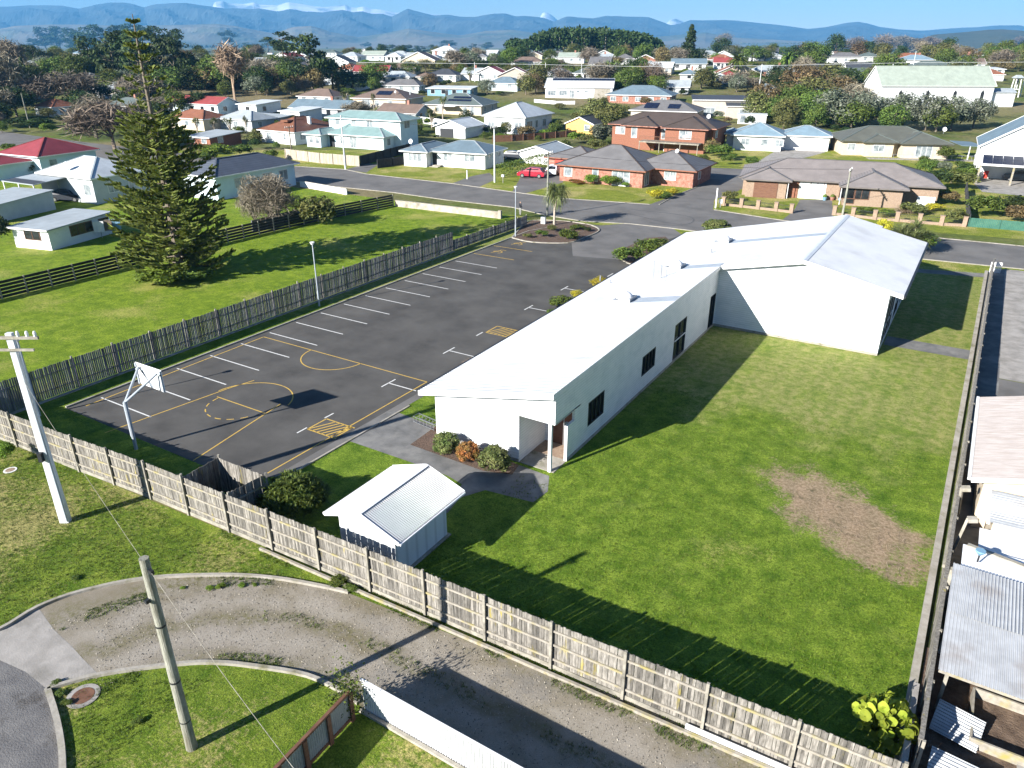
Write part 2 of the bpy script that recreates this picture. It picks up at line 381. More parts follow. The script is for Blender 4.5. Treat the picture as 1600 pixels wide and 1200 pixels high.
def leafmat(name, a, b, tr=.25, hv=.25):
    m = bpy.data.materials.new(name); m.use_nodes = True; n = m.node_tree; N = n.nodes; L = n.links; p = N['Principled BSDF']
    p.inputs['Roughness'].default_value = .65; p.inputs['Specular IOR Level'].default_value = .25
    tc = N.new('ShaderNodeTexCoord'); t = N.new('ShaderNodeTexNoise'); t.inputs['Scale'].default_value = 3.2; t.inputs['Detail'].default_value = 4
    L.new(tc.outputs['Object'], t.inputs[0])
    r = N.new('ShaderNodeMapRange'); r.inputs[1].default_value = .38; r.inputs[2].default_value = .62; L.new(t.outputs[0], r.inputs[0])
    mx = N.new('ShaderNodeMix'); mx.data_type = 'RGBA'; mx.inputs[6].default_value = (*a, 1); mx.inputs[7].default_value = (*b, 1); L.new(r.outputs[0], mx.inputs[0])
    g = N.new('ShaderNodeNewGeometry'); oi = N.new('ShaderNodeObjectInfo'); h = N.new('ShaderNodeHueSaturation')
    ad = N.new('ShaderNodeMath'); ad.operation = 'MULTIPLY'
    L.new(ramp2(N, L, g.outputs['Random Per Island'], .55, 1.45), ad.inputs[0]); L.new(ramp2(N, L, oi.outputs['Random'], 1-hv, 1+hv), ad.inputs[1])
    L.new(ad.outputs[0], h.inputs['Value']); L.new(ramp2(N, L, oi.outputs['Random'], .48, .515), h.inputs['Hue']); L.new(mx.outputs[2], h.inputs['Color'])
    L.new(h.outputs[0], p.inputs['Base Color'])
    if tr:
        tl = N.new('ShaderNodeBsdfTranslucent'); L.new(h.outputs[0], tl.inputs[0]); ms = N.new('ShaderNodeMixShader'); ms.inputs[0].default_value = tr
        L.new(p.outputs[0], ms.inputs[1]); L.new(tl.outputs[0], ms.inputs[2]); L.new(ms.outputs[0], N['Material Output'].inputs[0])
    M[name] = m; return m
leafmat('leaf_dark', (.022,.042,.012), (.05,.08,.02)); leafmat('leaf_mid', (.06,.10,.018), (.125,.17,.032))
leafmat('leaf_olive', (.09,.105,.03), (.17,.17,.055)); leafmat('leaf_brown', (.12,.09,.042), (.21,.16,.07))
leafmat('leaf_silver', (.09,.115,.07), (.20,.22,.16)); leafmat('leaf_bright', (.10,.17,.02), (.17,.25,.03))
leafmat('leaf_yellow', (.34,.31,.02), (.46,.40,.04)); leafmat('leaf_rust', (.14,.10,.03), (.36,.13,.045))
leafmat('leaf_norfolk', (.08,.12,.022), (.19,.22,.045)); leafmat('leaf_cabbage', (.10,.13,.04), (.20,.22,.09))
leafmat('leaf_ball', (.09,.14,.035), (.19,.22,.075)); leafmat('leaf_lime', (.22,.33,.03), (.34,.44,.05), .4); leafmat('twig', (.145,.125,.09), (.225,.195,.145), 0)
leafmat('twig_pink', (.15,.12,.085), (.215,.175,.125), 0); leafmat('twig_straw', (.28,.21,.13), (.38,.30,.2), 0)
mat('bark', (.10,.08,.06), (.2,.17,.13), 3, .9, stretch=(4,4,1)); mat('bark_pale', (.35,.3,.24), (.48,.42,.35), 3, .9)
mat('snow_rock', (.1,.1,.1))
# ------------------------------------------------------------------ the ground
ds = [-90, 0, 60, 110, 150]+list(range(158, 400, 8))+[420, 450, 480, 520]+list(range(560, 1240, 40))+[1600, 2400, 4000, 6500, 11000]
rs_ = [-9000, -3000, -800, 0, 800, 3000, 9000]
mb = MB(); mb.v = [(*cam_xy(r, d), T(*cam_xy(r, d))-.004) for d in ds for r in rs_]; nn = len(rs_)
mb.f = [(j*nn+i, j*nn+i+1, (j+1)*nn+i+1, (j+1)*nn+i) for j in range(len(ds)-1) for i in range(nn-1)]
mb.build('ground', M['country_ground'])['kind'] = 'structure'
ground_sheet('field_grass', None, .004, M['lawn_green'], [(-170,-60),(-29.3,-60),(-29.3,47.5),(-30,48.6),(-170,48.6)])
ground_sheet('lawn', None, .004, M['main_lawn'], [(-29.2,-11),(16.3,-9.7),(16.7,52),(-10,56),(-29.2,48)])
ground_sheet('grass_verge', None, .006, M['verge_grass'], [(-32,47.6),(-29.3,44.9),(-20,46.5),(-5,49),(16.7,50),(40,53),(40,64),(-3,59),(-24,49.4),(-33,48.9)])
ground_sheet('front_grass', None, .004, M['verge_grass'], [cam_xy(-135,149),(-125,60),(-30,59),(40,70),(75,76),cam_xy(110,149)])
ground_sheet('corner_grass', None, .004, M['lawn_dry'], [(-60,-60),(16,-60),(16,-10.1),(-30,-12.3),(-60,-13)])
# carpark
ground_sheet('car_park', None, .008, M['asphalt'], [(-26.4,-8.35),(-12.2,-8.35),(-10.85,-7.3),(-10.75,12),(-8.3,12.2),(-7.9,36),(-9,50.4),(-24,49.2),(-26.2,42.6)])
ground_sheet('car_park_edge', None, .007, M['street_asphalt'], [(-10.9,-7.3),(-10.35,-6.9),(-10.2,12.4),(-10.9,12.4)])
RF = [(462,260),(540,265),(572,272),(707,287),(800,300),(875,310),(1015,319.5),(1116,328),(1225,345),(1330,355),(1445,370),(1600,385),(1700,396)]
RN = [(1700,434),(1600,421),(1440,405),(1250,381),(1050,357),(985,350),(912,346),(850,336),(800,324),(700,313),(615,301),(497,289),(462,284)]
a, b = G(*RF[0]), G(*RN[-1])
ground_sheet('street', None, .010, M['street_asphalt'], [(-120,63.5),*[G(*q)[:2] for q in RF],*[G(*q)[:2] for q in RN],(-120,51)])
mb = MB(); mb.v = [(-120-8*i, yy, T(-120-8*i, yy)+.012) for i in range(18) for yy in (51, 63.5)]; mb.f = [(2*i, 2*i+1, 2*i+3, 2*i+2) for i in range(17)]
mb.build('street', M['street_asphalt'])['kind'] = 'structure'
ground_sheet('exit_lane', [(930,353),(985,349),(1050,356),(1066,367),(1010,385),(960,405),(895,400),(893,378),(937,362)], .009, M['street_asphalt'])
ground_sheet('shared_driveway', [(1015,319.5),(1055,305),(1092,290),(1085,270),(1110,262),(1190,265),(1185,282),(1150,300),(1116,312),(1114,329)], .009, M['street_asphalt'])
ground_sheet('driveway', [(800,300),(812,280),(815,262),(880,262),(880,285),(818,303)], .009, M['street_asphalt'])
ground_sheet('driveway', [(705,287),(738,275),(765,270),(775,280),(745,294)], .009, M['street_asphalt'])
ground_sheet('driveway', [(540,265),(575,255),(590,258),(572,270)], .009, M['street_asphalt'])
ground_sheet('driveway', [(1222,344),(1240,330),(1250,312),(1300,312),(1302,345),(1295,351)], .009, M['street_asphalt'])
ground_sheet('driveway', [(1165,264),(1215,234),(1270,229),(1290,238),(1245,250),(1190,268)], .009, M['concrete'])
ground_sheet('driveway', [(1518,283),(1530,278),(1640,285),(1640,310),(1535,300)], .009, M['concrete'])
ground_sheet('side_path', None, .010, M['path_concrete'], [(11.3,26.4),(16.4,26.4),(16.4,28.3),(11.3,28.3)])
ground_sheet('footpath', None, .012, M['path_concrete'], [(-8.5,46.6),(12,47.2),(16.9,48.6),(16.9,50),(12,48.6),(-8.5,48)])
ground_sheet('path', [(612,641),(684,668),(641,695),(755,736),(800,742),(811,727),(858,744),(856,768),(833,785),(758,766),(719,778),(699,802),(690,800),(722,757),(700,744),(635,720),(536,686),(566,666)], .011, M['path_concrete'])
ground_sheet('garden_bed', [(684,664),(641,695),(755,736),(800,742),(811,727),(686,672)], .013, M['mulch'])
BED = [(800,372),(832,379),(887,380),(913,372),(936,361),(922,352),(880,346),(832,345),(818,352)]
ground_sheet('garden_bed', BED, .05, M['mulch'])
BED2 = [(965,402),(985,412),(1000,405),(1045,375),(1040,370),(1010,372),(975,388)]
ground_sheet('garden_bed', BED2, .02, M['mulch'])
ground_sheet('gravel_lane', [(85,990),(60,950),(130,925),(230,905),(350,900),(430,905),(500,917),(545,927),(640,965),(800,1030),(1000,1100),(1200,1172),(1460,1262),(1480,1330),(900,1330),(760,1225),(575,1112),(537,1085),(480,1058),(400,1044),(340,1038),(280,1040),(160,1056),(150,1050),(130,1030),(112,1010)], .009, M['gravel'])
ground_sheet('apron', [(-60,1005),(0,985),(48,955),(60,950),(85,985),(112,1010),(130,1030),(152,1052),(90,1075),(75,1078),(40,1050),(0,1032),(-60,1010)], .012, M['concrete'])
ground_sheet('cul_de_sac', [(-80,1008),(0,1032),(40,1050),(75,1078),(88,1120),(96,1200),(96,1290),(-200,1290),(-200,1000)], .010, M['old_asphalt'])
ground_sheet('neighbour_drive', None, .009, M['concrete'], [(18.1,24),(40,24),(40,55),(18.1,52.5)])
ground_sheet('neighbour_drive', None, .007, M['path_concrete'], [(16.75,3),(18.1,3),(18.1,52.5),(16.75,51)])
ground_sheet('neighbour_drive', None, .012, M['street_asphalt'], [(18.1,12.5),(40,12.5),(40,23.9),(18.1,23.9)])
ground_sheet('yard_soil', None, .008, M['soil'], [(16.4,-14),(30,-14),(30,-3.2),(16.4,-3.2)])
ground_sheet('yard_paving', None, .008, M['weathered'], [(16.6,-3.2),(19,-3.2),(19,3),(16.7,3)])
# kerbs: real raised strips
def kerb(pts, wd=.13, h=.11, m='kerb_concrete', px=True, name='kerb'):
    P = [Vector(G(*q)[:2]) if px else Vector(q) for q in pts]; mb = MB(); n = len(P); off = []
    for i in range(n):
        t = (P[min(i+1,n-1)]-P[max(i-1,0)]).normalized(); off.append(Vector((-t.y, t.x))*wd/2)
    for i in range(n-1):
        a, b, c_, d = P[i]-off[i], P[i+1]-off[i+1], P[i+1]+off[i+1], P[i]+off[i]
        mb.hexa([(a.x,a.y,-.01),(b.x,b.y,-.01),(c_.x,c_.y,-.01),(d.x,d.y,-.01),(a.x,a.y,h),(b.x,b.y,h),(c_.x,c_.y,h),(d.x,d.y,h)])
    o = mb.build(name, M[m]); o['kind'] = 'structure'; return o
def smooth(pts, k=4):
    out = []
    for i in range(len(pts)-1):
        p0, p1, p2, p3 = pts[max(i-1,0)], pts[i], pts[i+1], pts[min(i+2,len(pts)-1)]
        for j in range(k):
            t = j/k; out.append(tuple(.5*((2*p1[q])+(-p0[q]+p2[q])*t+(2*p0[q]-5*p1[q]+4*p2[q]-p3[q])*t*t+(-p0[q]+3*p1[q]-3*p2[q]+p3[q])*t**3) for q in (0,1)))
    return out+[pts[-1]]
kerb(smooth([(-60,1003),(0,985),(60,950),(130,925),(230,905),(350,900),(430,905),(500,917),(545,927)]))
kerb(smooth([(75,1078),(160,1055),(280,1039),(340,1037),(400,1043),(480,1057),(537,1084),(560,1100)]))
kerb(smooth([(75,1078),(88,1120),(96,1160),(99,1200),(100,1290)]), .18)
kerb(smooth(BED+[BED[0]]), .13, .1)
kerb(RN[:6], .2, .06); kerb(RN[5:], .2, .06); kerb(RF[:7], .2, .06); kerb(RF[7:], .2, .06)
kerb([(-26.45,-8.3),(-26.35,42.6),(-25.2,45.6)], .12, .09, px=False)
kerb([(-10.3,-6.9),(-10.15,2)], .1, .06, px=False)
kerb(smooth([(965,402),(985,413),(1003,407),(1045,377)]), .12, .08)
kerb([(1030,320),(1055,306),(1093,291)], .12, .08)
# painted markings
def line(name, segs, wd, m, z=.014):
    mb = MB()
    for pts in segs:
        P = [Vector(q) for q in pts]; n = len(P); o = []
        for i in range(n):
            t = (P[min(i+1,n-1)]-P[max(i-1,0)]).normalized(); o.append(Vector((-t.y, t.x))*wd/2)
        for i in range(n-1):
            a, b, c_, d = P[i]-o[i], P[i+1]-o[i+1], P[i+1]+o[i+1], P[i]+o[i]
            mb.poly([(a.x,a.y,z),(b.x,b.y,z),(c_.x,c_.y,z),(d.x,d.y,z)])
    ob = mb.build(name, M[m]); ob['kind'] = 'structure'
    return ob
bays = [[(-26.0,-6.5+2.5*k),(-21.35,-6.5+2.5*k)] for k in range(15)]
line('bay_markings', bays, .09, 'white_line')
line('disabled_bay_markings', [[(-26.1,31.7),(-21.5,31.7)],[(-26.1,35.3),(-21.6,35.3)],[(-26.1,39.2),(-22,39.2)]], .09, 'yellow_line')
def arc(cx, cy, r, a0, a1, n=16): return [(cx+r*math.cos(rad(a0+(a1-a0)*i/n)), cy+r*math.sin(rad(a0+(a1-a0)*i/n))) for i in range(n+1)]
for (x, y) in ((-24.4,33.4),(-24.4,37.2)):
    line('wheelchair_symbol', [arc(x,y,.42,-60,200),[(x-.1,y+.1),(x-.1,y+.85),(x+.45,y+.85)],[(x-.55,y+.1),(x-.1,y+.1),(x-.5,y-.5)]], .09, 'yellow_line')
court = [[(-25.7,-7.6),(-25.7,5.2)],[(-25.7,5.2),(-11.33,5.15)],[(-11.33,5.15),(-11.33,-7.2)],[(-21.75,-8.9),(-20.75,-1.6),(-20.4,-.2)],[(-15.35,-8.3),(-16.55,-1.6)],
         [(-20.4,-2.9),(-16.4,-2.9)], arc(-18.45,-2.4,2.55,178,20,20), arc(-18.9,5.2,2.2,180,360,20)]
court += [arc(-18.45,-3.0,1.75,180+24*k,193+24*k,4) for k in range(7)]
line('court_markings', court, .07, 'yellow_line')
def tmark(y): return [[(-13.2,y-.65),(-13.2,y+.65)],[(-13.2,y),(-11.05,y)]]
line('parking_tee_markings', sum([tmark(y) for y in (3.8,9.95,20.4,26.3)],[])+[[(-13.15,-3.6),(-13.15,-2.9)],[(-13.15,-1.6),(-13.15,-.9)],[(-13.2,13.2),(-13.2,14)],[(-11.6,31.3),(-11.6,32.5)]], .09, 'white_line')
def hatch(y0, y1):
    s = [[(-13.0,y0),(-13.0,y1)],[(-11.1,y0),(-11.1,y1)],[(-13.0,y0),(-10.95,y0)],[(-13.0,y1),(-10.95,y1)]]
    return s+[[(-13.0+.32*k,y0),(-13.0+.32*k+.0 if False else min(-11.1,-13.0+.32*k+.7),y1)] for k in range(6)]
line('hatched_marking', hatch(-3.0,-1.6), .08, 'yellow_line'); line('hatched_marking', hatch(14.1,15.6), .08, 'yellow_line')
def pl(*pp): return [G(*q)[:2] for q in pp]
line('tyre_marks', [pl(*smooth([(985,327),(1010,330),(1050,334),(1078,339),(1084,345),(1072,351),(1045,352),(1015,348)],4)), pl(*smooth([(960,331),(1000,338),(1030,346),(1060,350)],4))], .22, 'rubber_mark', .0135)
line('give_way_line', [pl((990,350),(1048,356))], .14, 'white_line')
# drain covers and meter lids
def disc(name, label, cat, px, r, m, m2, ring):
    x, y, z = G(*px); t = thing(name, label, cat, (x, y, .012))
    MB().tube([(0,0,0),(0,0,.015)], r+ring, 24).build('surround', M[m2], t); MB().tube([(0,0,.0),(0,0,.022)], r, 24).build('lid', M[m], t)
disc('manhole_cover', 'round rusty manhole cover set in concrete in the grass beside the cul-de-sac kerb', 'manhole', (130,1088), .33, 'brown_stain', 'concrete', .16)
disc('inspection_lid', 'small round lid with pale ring in the grass near the tall concrete pole', 'lid', (16,735), .2, 'tan_brick', 'white_paint', .09)

# gravel lane: mossy margins and centre strip, paler wheel tracks, following the lane's bend
m = M['gravel']; n = m.node_tree; N = n.nodes; L = n.links; p = N['Principled BSDF']; geo = nd('ShaderNodeNewGeometry'); sx = nd('ShaderNodeSeparateXYZ'); L.new(geo.outputs['Position'], sx.inputs[0])
base = p.inputs['Base Color'].links[0].from_socket
dx_ = mth('MINIMUM', sx.outputs[0], 0.0); dy_ = mth('ADD', sx.outputs[1], 21.0)
sd = mth('SUBTRACT', mth('SQRT', mth('ADD', mth('MULTIPLY', dx_, dx_), mth('MULTIPLY', dy_, dy_))), 5.9)
sd = mth('ADD', sd, mr(nz(.7, 4, .6), .25, .75, -.35, .35))
def band(c_, w_): return mr(mth('ABSOLUTE', mth('SUBTRACT', sd, c_)), w_, 0.0)
trk = mth('MAXIMUM', band(1.15, .75), band(2.95, .8))
base = mixc(mth('MULTIPLY', trk, mr(nz(1.3, 6, .7), .25, .65, .1, .8)), base, mixc(mr(nz(30, 5, .8), .35, .65), (.25,.225,.19), (.35,.32,.27)))
dk = mth('MULTIPLY', mr(nz(.55, 5, .65), .5, .68), mr(sx.outputs[0], -3., 2.)); base = mixc(mth('MULTIPLY', dk, .7), base, mixc(mr(nz(30, 5, .8), .35, .65), (.12,.115,.105), (.22,.205,.185)))
ms_ = mth('MAXIMUM', mth('MAXIMUM', mth('MULTIPLY', band(2.05, .6), .85), band(0., .75)), band(4.4, 1.15))
ms_ = mth('MULTIPLY', ms_, mr(nz(5, 8, .8), .38, .62)); ms_ = mth('MULTIPLY', ms_, mr(nz(.45, 3, .6), .3, .6, .35, 1.))
base = mixc(ms_, base, mixc(mr(nz(9, 6, .75), .35, .65), (.085,.075,.03), (.14,.135,.05)))
L.new(base, p.inputs['Base Color'])
m_ = roofmat('shed_roof', (.60,.61,.62), (.54,.55,.56), .5); stripes(m_, 'Y', .10, .03, .36)
m_ = mat('ribbed_x', (.36,.38,.40), (.46,.48,.50), 1.4, .5, (.28,.27,.26), .7, .62, .1); stripes(m_, 'Y', .19, .03, .45)
m_ = mat('ribbed_iron', (.42,.435,.45), (.52,.54,.56), 2.0, .5, (.33,.30,.28), .8, .62, .12); stripes(m_, 'X', .10, .03, .5)
m_ = mat('streaked_roof', (.33,.305,.295), (.26,.235,.225), 3, .7, (.24,.21,.19), 2.0, .60, .12, detail=8, stretch=(.4,3,1))
m_ = mat('white_iron', (.74,.75,.76), (.68,.69,.70), 1.5, .5); stripes(m_, 'X', .09, .03, .25)

# ------------------------------------------------------------------ main white building
R_ = random.Random(5)
def zl(x, y): return 2.68+.218*(x+7.35)+.008*y          # left (long) roof plane
RX = 5.8; RXR = 12.0; Y1 = 39.3
def zr(x, y): return zl(RX, y)-.222*(x-RX)
hall = thing('community_hall', 'long white building with low white metal roof and gabled hall end beside the car park', 'building')
wl = MB()
def wall_seg(mb, a, b, z0, zt, th=.14):                  # wall along a->b, zt(x,y) gives top; thickness to the left
    A, B = Vector(a), Vector(b); t = (B-A).normalized(); nrm = Vector((-t.y, t.x))*th; q = [A, B, B+nrm, A+nrm]
    mb.hexa([(p.x,p.y,z0) for p in q]+[(p.x,p.y,zt(p.x,p.y)) for p in q])
zlo = lambda x, y: zl(x, y)-.10
# west and front walls, recess, long wall built round its openings
wall_seg(wl, (-6.7,Y1-.4), (-6.7,0), 0, zlo)
wall_seg(wl, (-6.56,0), (-1.7,0), 0, zlo)
wl.box(-1.7,.25,.002,.15,2.55,3.9); 
wl.add([(-1.7,.002,3.9),(.25,.002,3.9),(.25,.15,3.9),(-1.7,.15,3.9),(-1.7,.002,zlo(-1.7,0)),(.25,.002,zlo(.25,0)),(.25,.15,zlo(.25,0)),(-1.7,.15,zlo(-1.7,0))],[(0,1,5,4),(2,3,7,6),(1,2,6,5),(4,5,6,7)])
wall_seg(wl, (-1.84,2.7), (-1.84,.15), 0, zlo)
wall_seg(wl, (-1.7,2.6), (-1.35,2.6), 0, lambda x,y: 2.5); wall_seg(wl, (-1.35,2.6), (.11,2.6), 2.15, lambda x,y: 2.5)
wl.box(-1.56,.25,.15,2.6,2.52,2.60)
OPEN = [(3.5,5.35,.92,2.25),(10.45,12.45,1.05,2.28),(15.65,17.75,.2,2.6),(22.6,23.75,.1,2.55)]
ys = [2.0]+sum([[a,b] for a,b,_,_ in OPEN],[])+[24.0]
for i in range(len(ys)-1):
    a, b = ys[i], ys[i+1]
    hit = [o for o in OPEN if abs(o[0]-a) < 1e-6]
    if hit:
        o = hit[0]; wall_seg(wl, (.25,a), (.25,b), 0, lambda x,y: o[2]); wall_seg(wl, (.25,a), (.25,b), o[3], zlo)
    else: wall_seg(wl, (.25,a), (.25,b), 0, zlo)
wall_seg(wl, (.25,.15), (.25,2.0), 2.55, zlo)
wl.box(.11,.25,1.25,2.0,0,1.95)
# hall end
wall_seg(wl, (.25,24), (RX,24), 0, zlo); wall_seg(wl, (RX,24), (11.2,24), 0, lambda x,y: zr(x,y)-.10)
wall_seg(wl, (11.2,Y1-.4), (-6.7,Y1-.4), 0, lambda x,y: min(zlo(x,y), zr(x,y)-.1))
zrr = lambda x, y: zr(x, y)-.10
HO = [(24.9,26.1),(26.5,27.7),(28.1,29.3),(31,33.4),(35,36.6)]; yy = 24.14
for a, b in HO:
    wall_seg(wl, (11.2,yy), (11.2,a), 0, zrr); wall_seg(wl, (11.2,a), (11.2,b), 0, lambda x,y: .5); wall_seg(wl, (11.2,a), (11.2,b), 3.5, zrr); yy = b
wall_seg(wl, (11.2,yy), (11.2,Y1-.54), 0, zrr)
walls = wl.build('wall', stripes(mat('board_wall', (.80,.81,.82), (.72,.745,.76), 1.2, .6, (.62,.655,.67), .9, .63, .12, detail=8, stretch=(1,1,1.6)), 'Z', .15, .012, .25, True), hall)
MB().box(-1.68,.24,-.02,1.33,0,.03).build('porch_slab', M['kerb_concrete'], hall)
MB().box(-6.72,-1.71,-.02,.0,0,.16).box(.25,.275,1.25,24,0,.17).box(.27,11.22,23.975,24,0,.17).build('plinth', M['kerb_concrete'], hall)
# roof: left plane (wing and hall), right plane, with thin edge
rf = MB()
def slabz(mb, pts, zf, th): mb.slab([(x,y,zf(x,y)) for x,y in pts], th)
slabz(rf, [(-7.35,-.5),(.4,-.5),(.4,23.55),(RX,23.55),(RX,Y1+.3),(-7.35,Y1-.6)], zl, .05)
slabz(rf, [(RX,23.55),(RXR,23.55),(RXR,Y1-.3),(8.6,Y1-.3),(8.6,Y1+.3),(RX,Y1+.3)], zr, .05)
rm = roofmat('hall_roof', (.74,.75,.76), (.69,.705,.72), .5); stripes(rm, 'Y', .19, .035, .30)
rf.build('roof', rm, hall)
fa = MB()
fa.hexa([(-7.35,-.53,zl(-7.35,0)-.26),(.42,-.53,zl(.42,0)-.26),(.42,-.5,zl(.42,0)-.26),(-7.35,-.5,zl(-7.35,0)-.26),(-7.35,-.53,zl(-7.35,0)+.02),(.42,-.53,zl(.42,0)+.02),(.42,-.5,zl(.42,0)+.02),(-7.35,-.5,zl(-7.35,0)+.02)])
fa.hexa([(.4,-.5,zl(.4,0)-.24),(.43,-.5,zl(.4,0)-.24),(.43,23.5,zl(.4,23.5)-.24),(.4,23.5,zl(.4,23.5)-.24),(.4,-.5,zl(.4,0)+.03),(.43,-.5,zl(.4,0)+.03),(.43,23.5,zl(.4,23.5)+.03),(.4,23.5,zl(.4,23.5)+.03)])
for (xa, xb, zf) in ((.4,RX,zl),(RX,RXR,zr)):
    fa.hexa([(xa,23.52,zf(xa,23.5)-.24),(xb,23.52,zf(xb,23.5)-.24),(xb,23.55,zf(xb,23.5)-.24),(xa,23.55,zf(xa,23.5)-.24),(xa,23.52,zf(xa,23.5)+.03),(xb,23.52,zf(xb,23.5)+.03),(xb,23.55,zf(xb,23.5)+.03),(xa,23.55,zf(xa,23.5)+.03)])
fa.build('fascia', M['white_paint'], hall)
gu = MB(); gu.beam((-7.43,-.5,zl(-7.35,0)-.08),(-7.43,Y1-.6,zl(-7.35,Y1)-.08),.13,.11); gu.beam((RXR+.06,23.5,zr(RXR,23.5)-.1),(RXR+.06,Y1-.3,zr(RXR,Y1)-.1),.13,.11)
gu.build('gutter', M['dark_frame'], hall)
rc = MB(); rc.slab([(RX-.2,23.5,zl(RX-.2,23.5)+.03),(RX,23.5,zl(RX,23.5)+.035),(RX,Y1+.3,zl(RX,Y1)+.035),(RX-.2,Y1+.3,zl(RX-.2,Y1)+.03)],.02)
rc.slab([(RX,23.5,zl(RX,23.5)+.035),(RX+.2,23.5,zr(RX+.2,23.5)+.03),(RX+.2,Y1+.3,zr(RX+.2,Y1)+.03),(RX,Y1+.3,zl(RX,Y1)+.035)],.02)
rc.build('ridge_cap', mat('ridge_metal', (.46,.50,.54), (.52,.56,.6), 2, .5), hall)
dc = {}
for i, (x, y) in enumerate([(-3.1,15.2),(-2.95,23.8),(-2.0,32.0)]):
    z = zl(x, y); t = MB().hexa([(x-.6,y-.55,z-.1),(x+.6,y-.55,z+.1),(x+.6,y+.55,z+.1),(x-.6,y+.55,z-.1),(x-.6,y-.55,z+.12),(x+.6,y-.55,z+.38),(x+.6,y+.55,z+.38),(x-.6,y+.55,z+.12)]).build('skylight', M['galv'], hall)
    MB().dome((x,y,z+.24),.56,.52,.42,16,6).build('dome', M['white_paint'], t, smooth=True)
    xe = .38 if i < 2 else RX-.2
    if i == 1: xe = .38
    MB().slab([(x+.6,y-.55,zl(x+.6,y-.55)+.028),(xe,y-.55,zl(xe,y-.55)+.028),(xe,y+.55,zl(xe,y+.55)+.028),(x+.6,y+.55,zl(x+.6,y+.55)+.028)],.02).build('flashing', M['flashing'], t)
for (px, py), h in (((938,434),.35),((953,440),.25),((1020,441),1.5),((1032,435),.9),((1040,440),1.0),((1111,397),.3)):
    x, y, z = G(px, py, 3.6); z = zl(x, y); x, y, _ = G(px, py, z); z = zl(x, y)
    MB().tube([(x,y,z-.05),(x,y,z+h)], .05 if h < 1 else .022, 8).build('vent_pipe', M['galv'], hall)
# windows and doors
def win_y(x, y0, y1, z0, z1, n=2, rail=None, fr=.05):        # window in a wall facing +x at plane x
    f = MB(); d0, d1 = x-.10, x+.012
    for a, b, c_, d in ((y0,y1,z0,z0+fr),(y0,y1,z1-fr,z1),(y0,y0+fr,z0+fr,z1-fr),(y1-fr,y1,z0+fr,z1-fr)): f.box(d0,d1,a,b,c_,d)
    for k in range(1, n):
        m_ = y0+(y1-y0)*k/n; f.box(d0,d1-.01,m_-.025,m_+.025,z0+fr,z1-fr)
    o = f.build('window', M['dark_frame'], hall); MB().box(x-.09,x-.07,y0+fr,y1-fr,z0+fr,z1-fr).build('pane', M['dark_glass'], o)
    if rail: MB().box(x-.02,x+.03,y0+.06,y1-.06,rail,rail+.05).build('rail', M['white_paint'], o)
for (a, b, z0, z1), nn_, rl in zip(OPEN, (4,4,2,2), (None,None,1.45,None)): win_y(.25, a, b, z0, z1, nn_, rl)
for a, b in HO: win_y(11.2, a, b, .5, 3.5, 2, 1.6)
dr = MB().box(-1.35,.09,2.62,2.68,.02,2.15).build('door', M['brown_stain'], hall); MB().box(-.66,-.6,2.58,2.62,.05,2.12).box(.0,.05,2.55,2.6,.95,1.15).build('handle', M['chrome'], dr)
MB().box(-1.68,.10,1.35,2.6,.012,.03).build('porch_mat', M['tan_brick'], hall)
pp = MB().box(-.06,.09,-.06,.09,0,2.56).build('porch_post', M['white_paint'], hall)
MB().box(.235,.27,1.24,1.30,.0,1.97).build('corner_trim', M['white_paint'], hall)
MB().box(.05,.17,1.3,1.5,1.9,2.06).build('wall_lamp', M['galv'], hall)
# ------------------------------------------------------------------ small shed
def corrugated(mb, A, B, C_, D, pitch, depth, seg=4):        # A-B eave edge, D-C ridge edge; ribs run A->D
    A, B, C_, D = map(Vector, (A, B, C_, D)); L_ = (B-A).length; n = max(2, int(L_/pitch))*seg
    nrm = (B-A).cross(D-A).normalized()
    if nrm.z < 0: nrm = -nrm
    o = len(mb.v)
    for i in range(n+1):
        t = i/n; h = math.sin(2*math.pi*i/seg)*depth/2
        mb.v += [tuple(A.lerp(B, t)+nrm*h), tuple(D.lerp(C_, t)+nrm*h)]
    for i in range(n): mb.f.append((o+2*i, o+2*i+2, o+2*i+3, o+2*i+1))
    return mb
shed = thing('garden_shed', 'small white gable shed with corrugated roof behind the paling fence', 'shed', (-2.65,-8.0,0))
x0, x1, y0, y1 = -1.32, 1.5, -1.85, 1.35; ez = 1.92; rz = 2.42; ox = -.02
MB().box(x0,x1,y0,y1,.06,ez).slab([(x0,y0,ez+.0),(x0,y0+.08,ez),(x1,y0+.08,ez),(x1,y0,ez)],.02).hexa([(x0,y0,ez),(x1,y0,ez),(x1,y1,ez),(x0,y1,ez),(ox-.01,y0,rz+.02),(ox+.01,y0,rz+.02),(ox+.01,y1,rz+.02),(ox-.01,y1,rz+.02)]).build('wall', stripes(mat('shed_ply', (.74,.76,.77), (.66,.69,.7), 1.3, .6, stretch=(1,1,.4)), 'Y', .6, .006, .2), shed)
MB().box(x0-.12,x1+.14,y0-.1,y1+.1,.0,.06).build('slab_base', M['kerb_concrete'], shed)
ro = MB(); xl_, xr_ = -1.92, 1.87; ya, yb = -2.02, 2.12; el = 2.0-.0
corrugated(ro, (xr_,ya,1.86),(xr_,yb,1.86),(ox,yb,rz+.1),(ox,ya,rz+.1), .10, .045); corrugated(ro, (xl_,ya,1.86),(xl_,yb,1.86),(ox,yb,rz+.1),(ox,ya,rz+.1), .085, .03)
ro.build('roof', M['shed_roof'], shed)
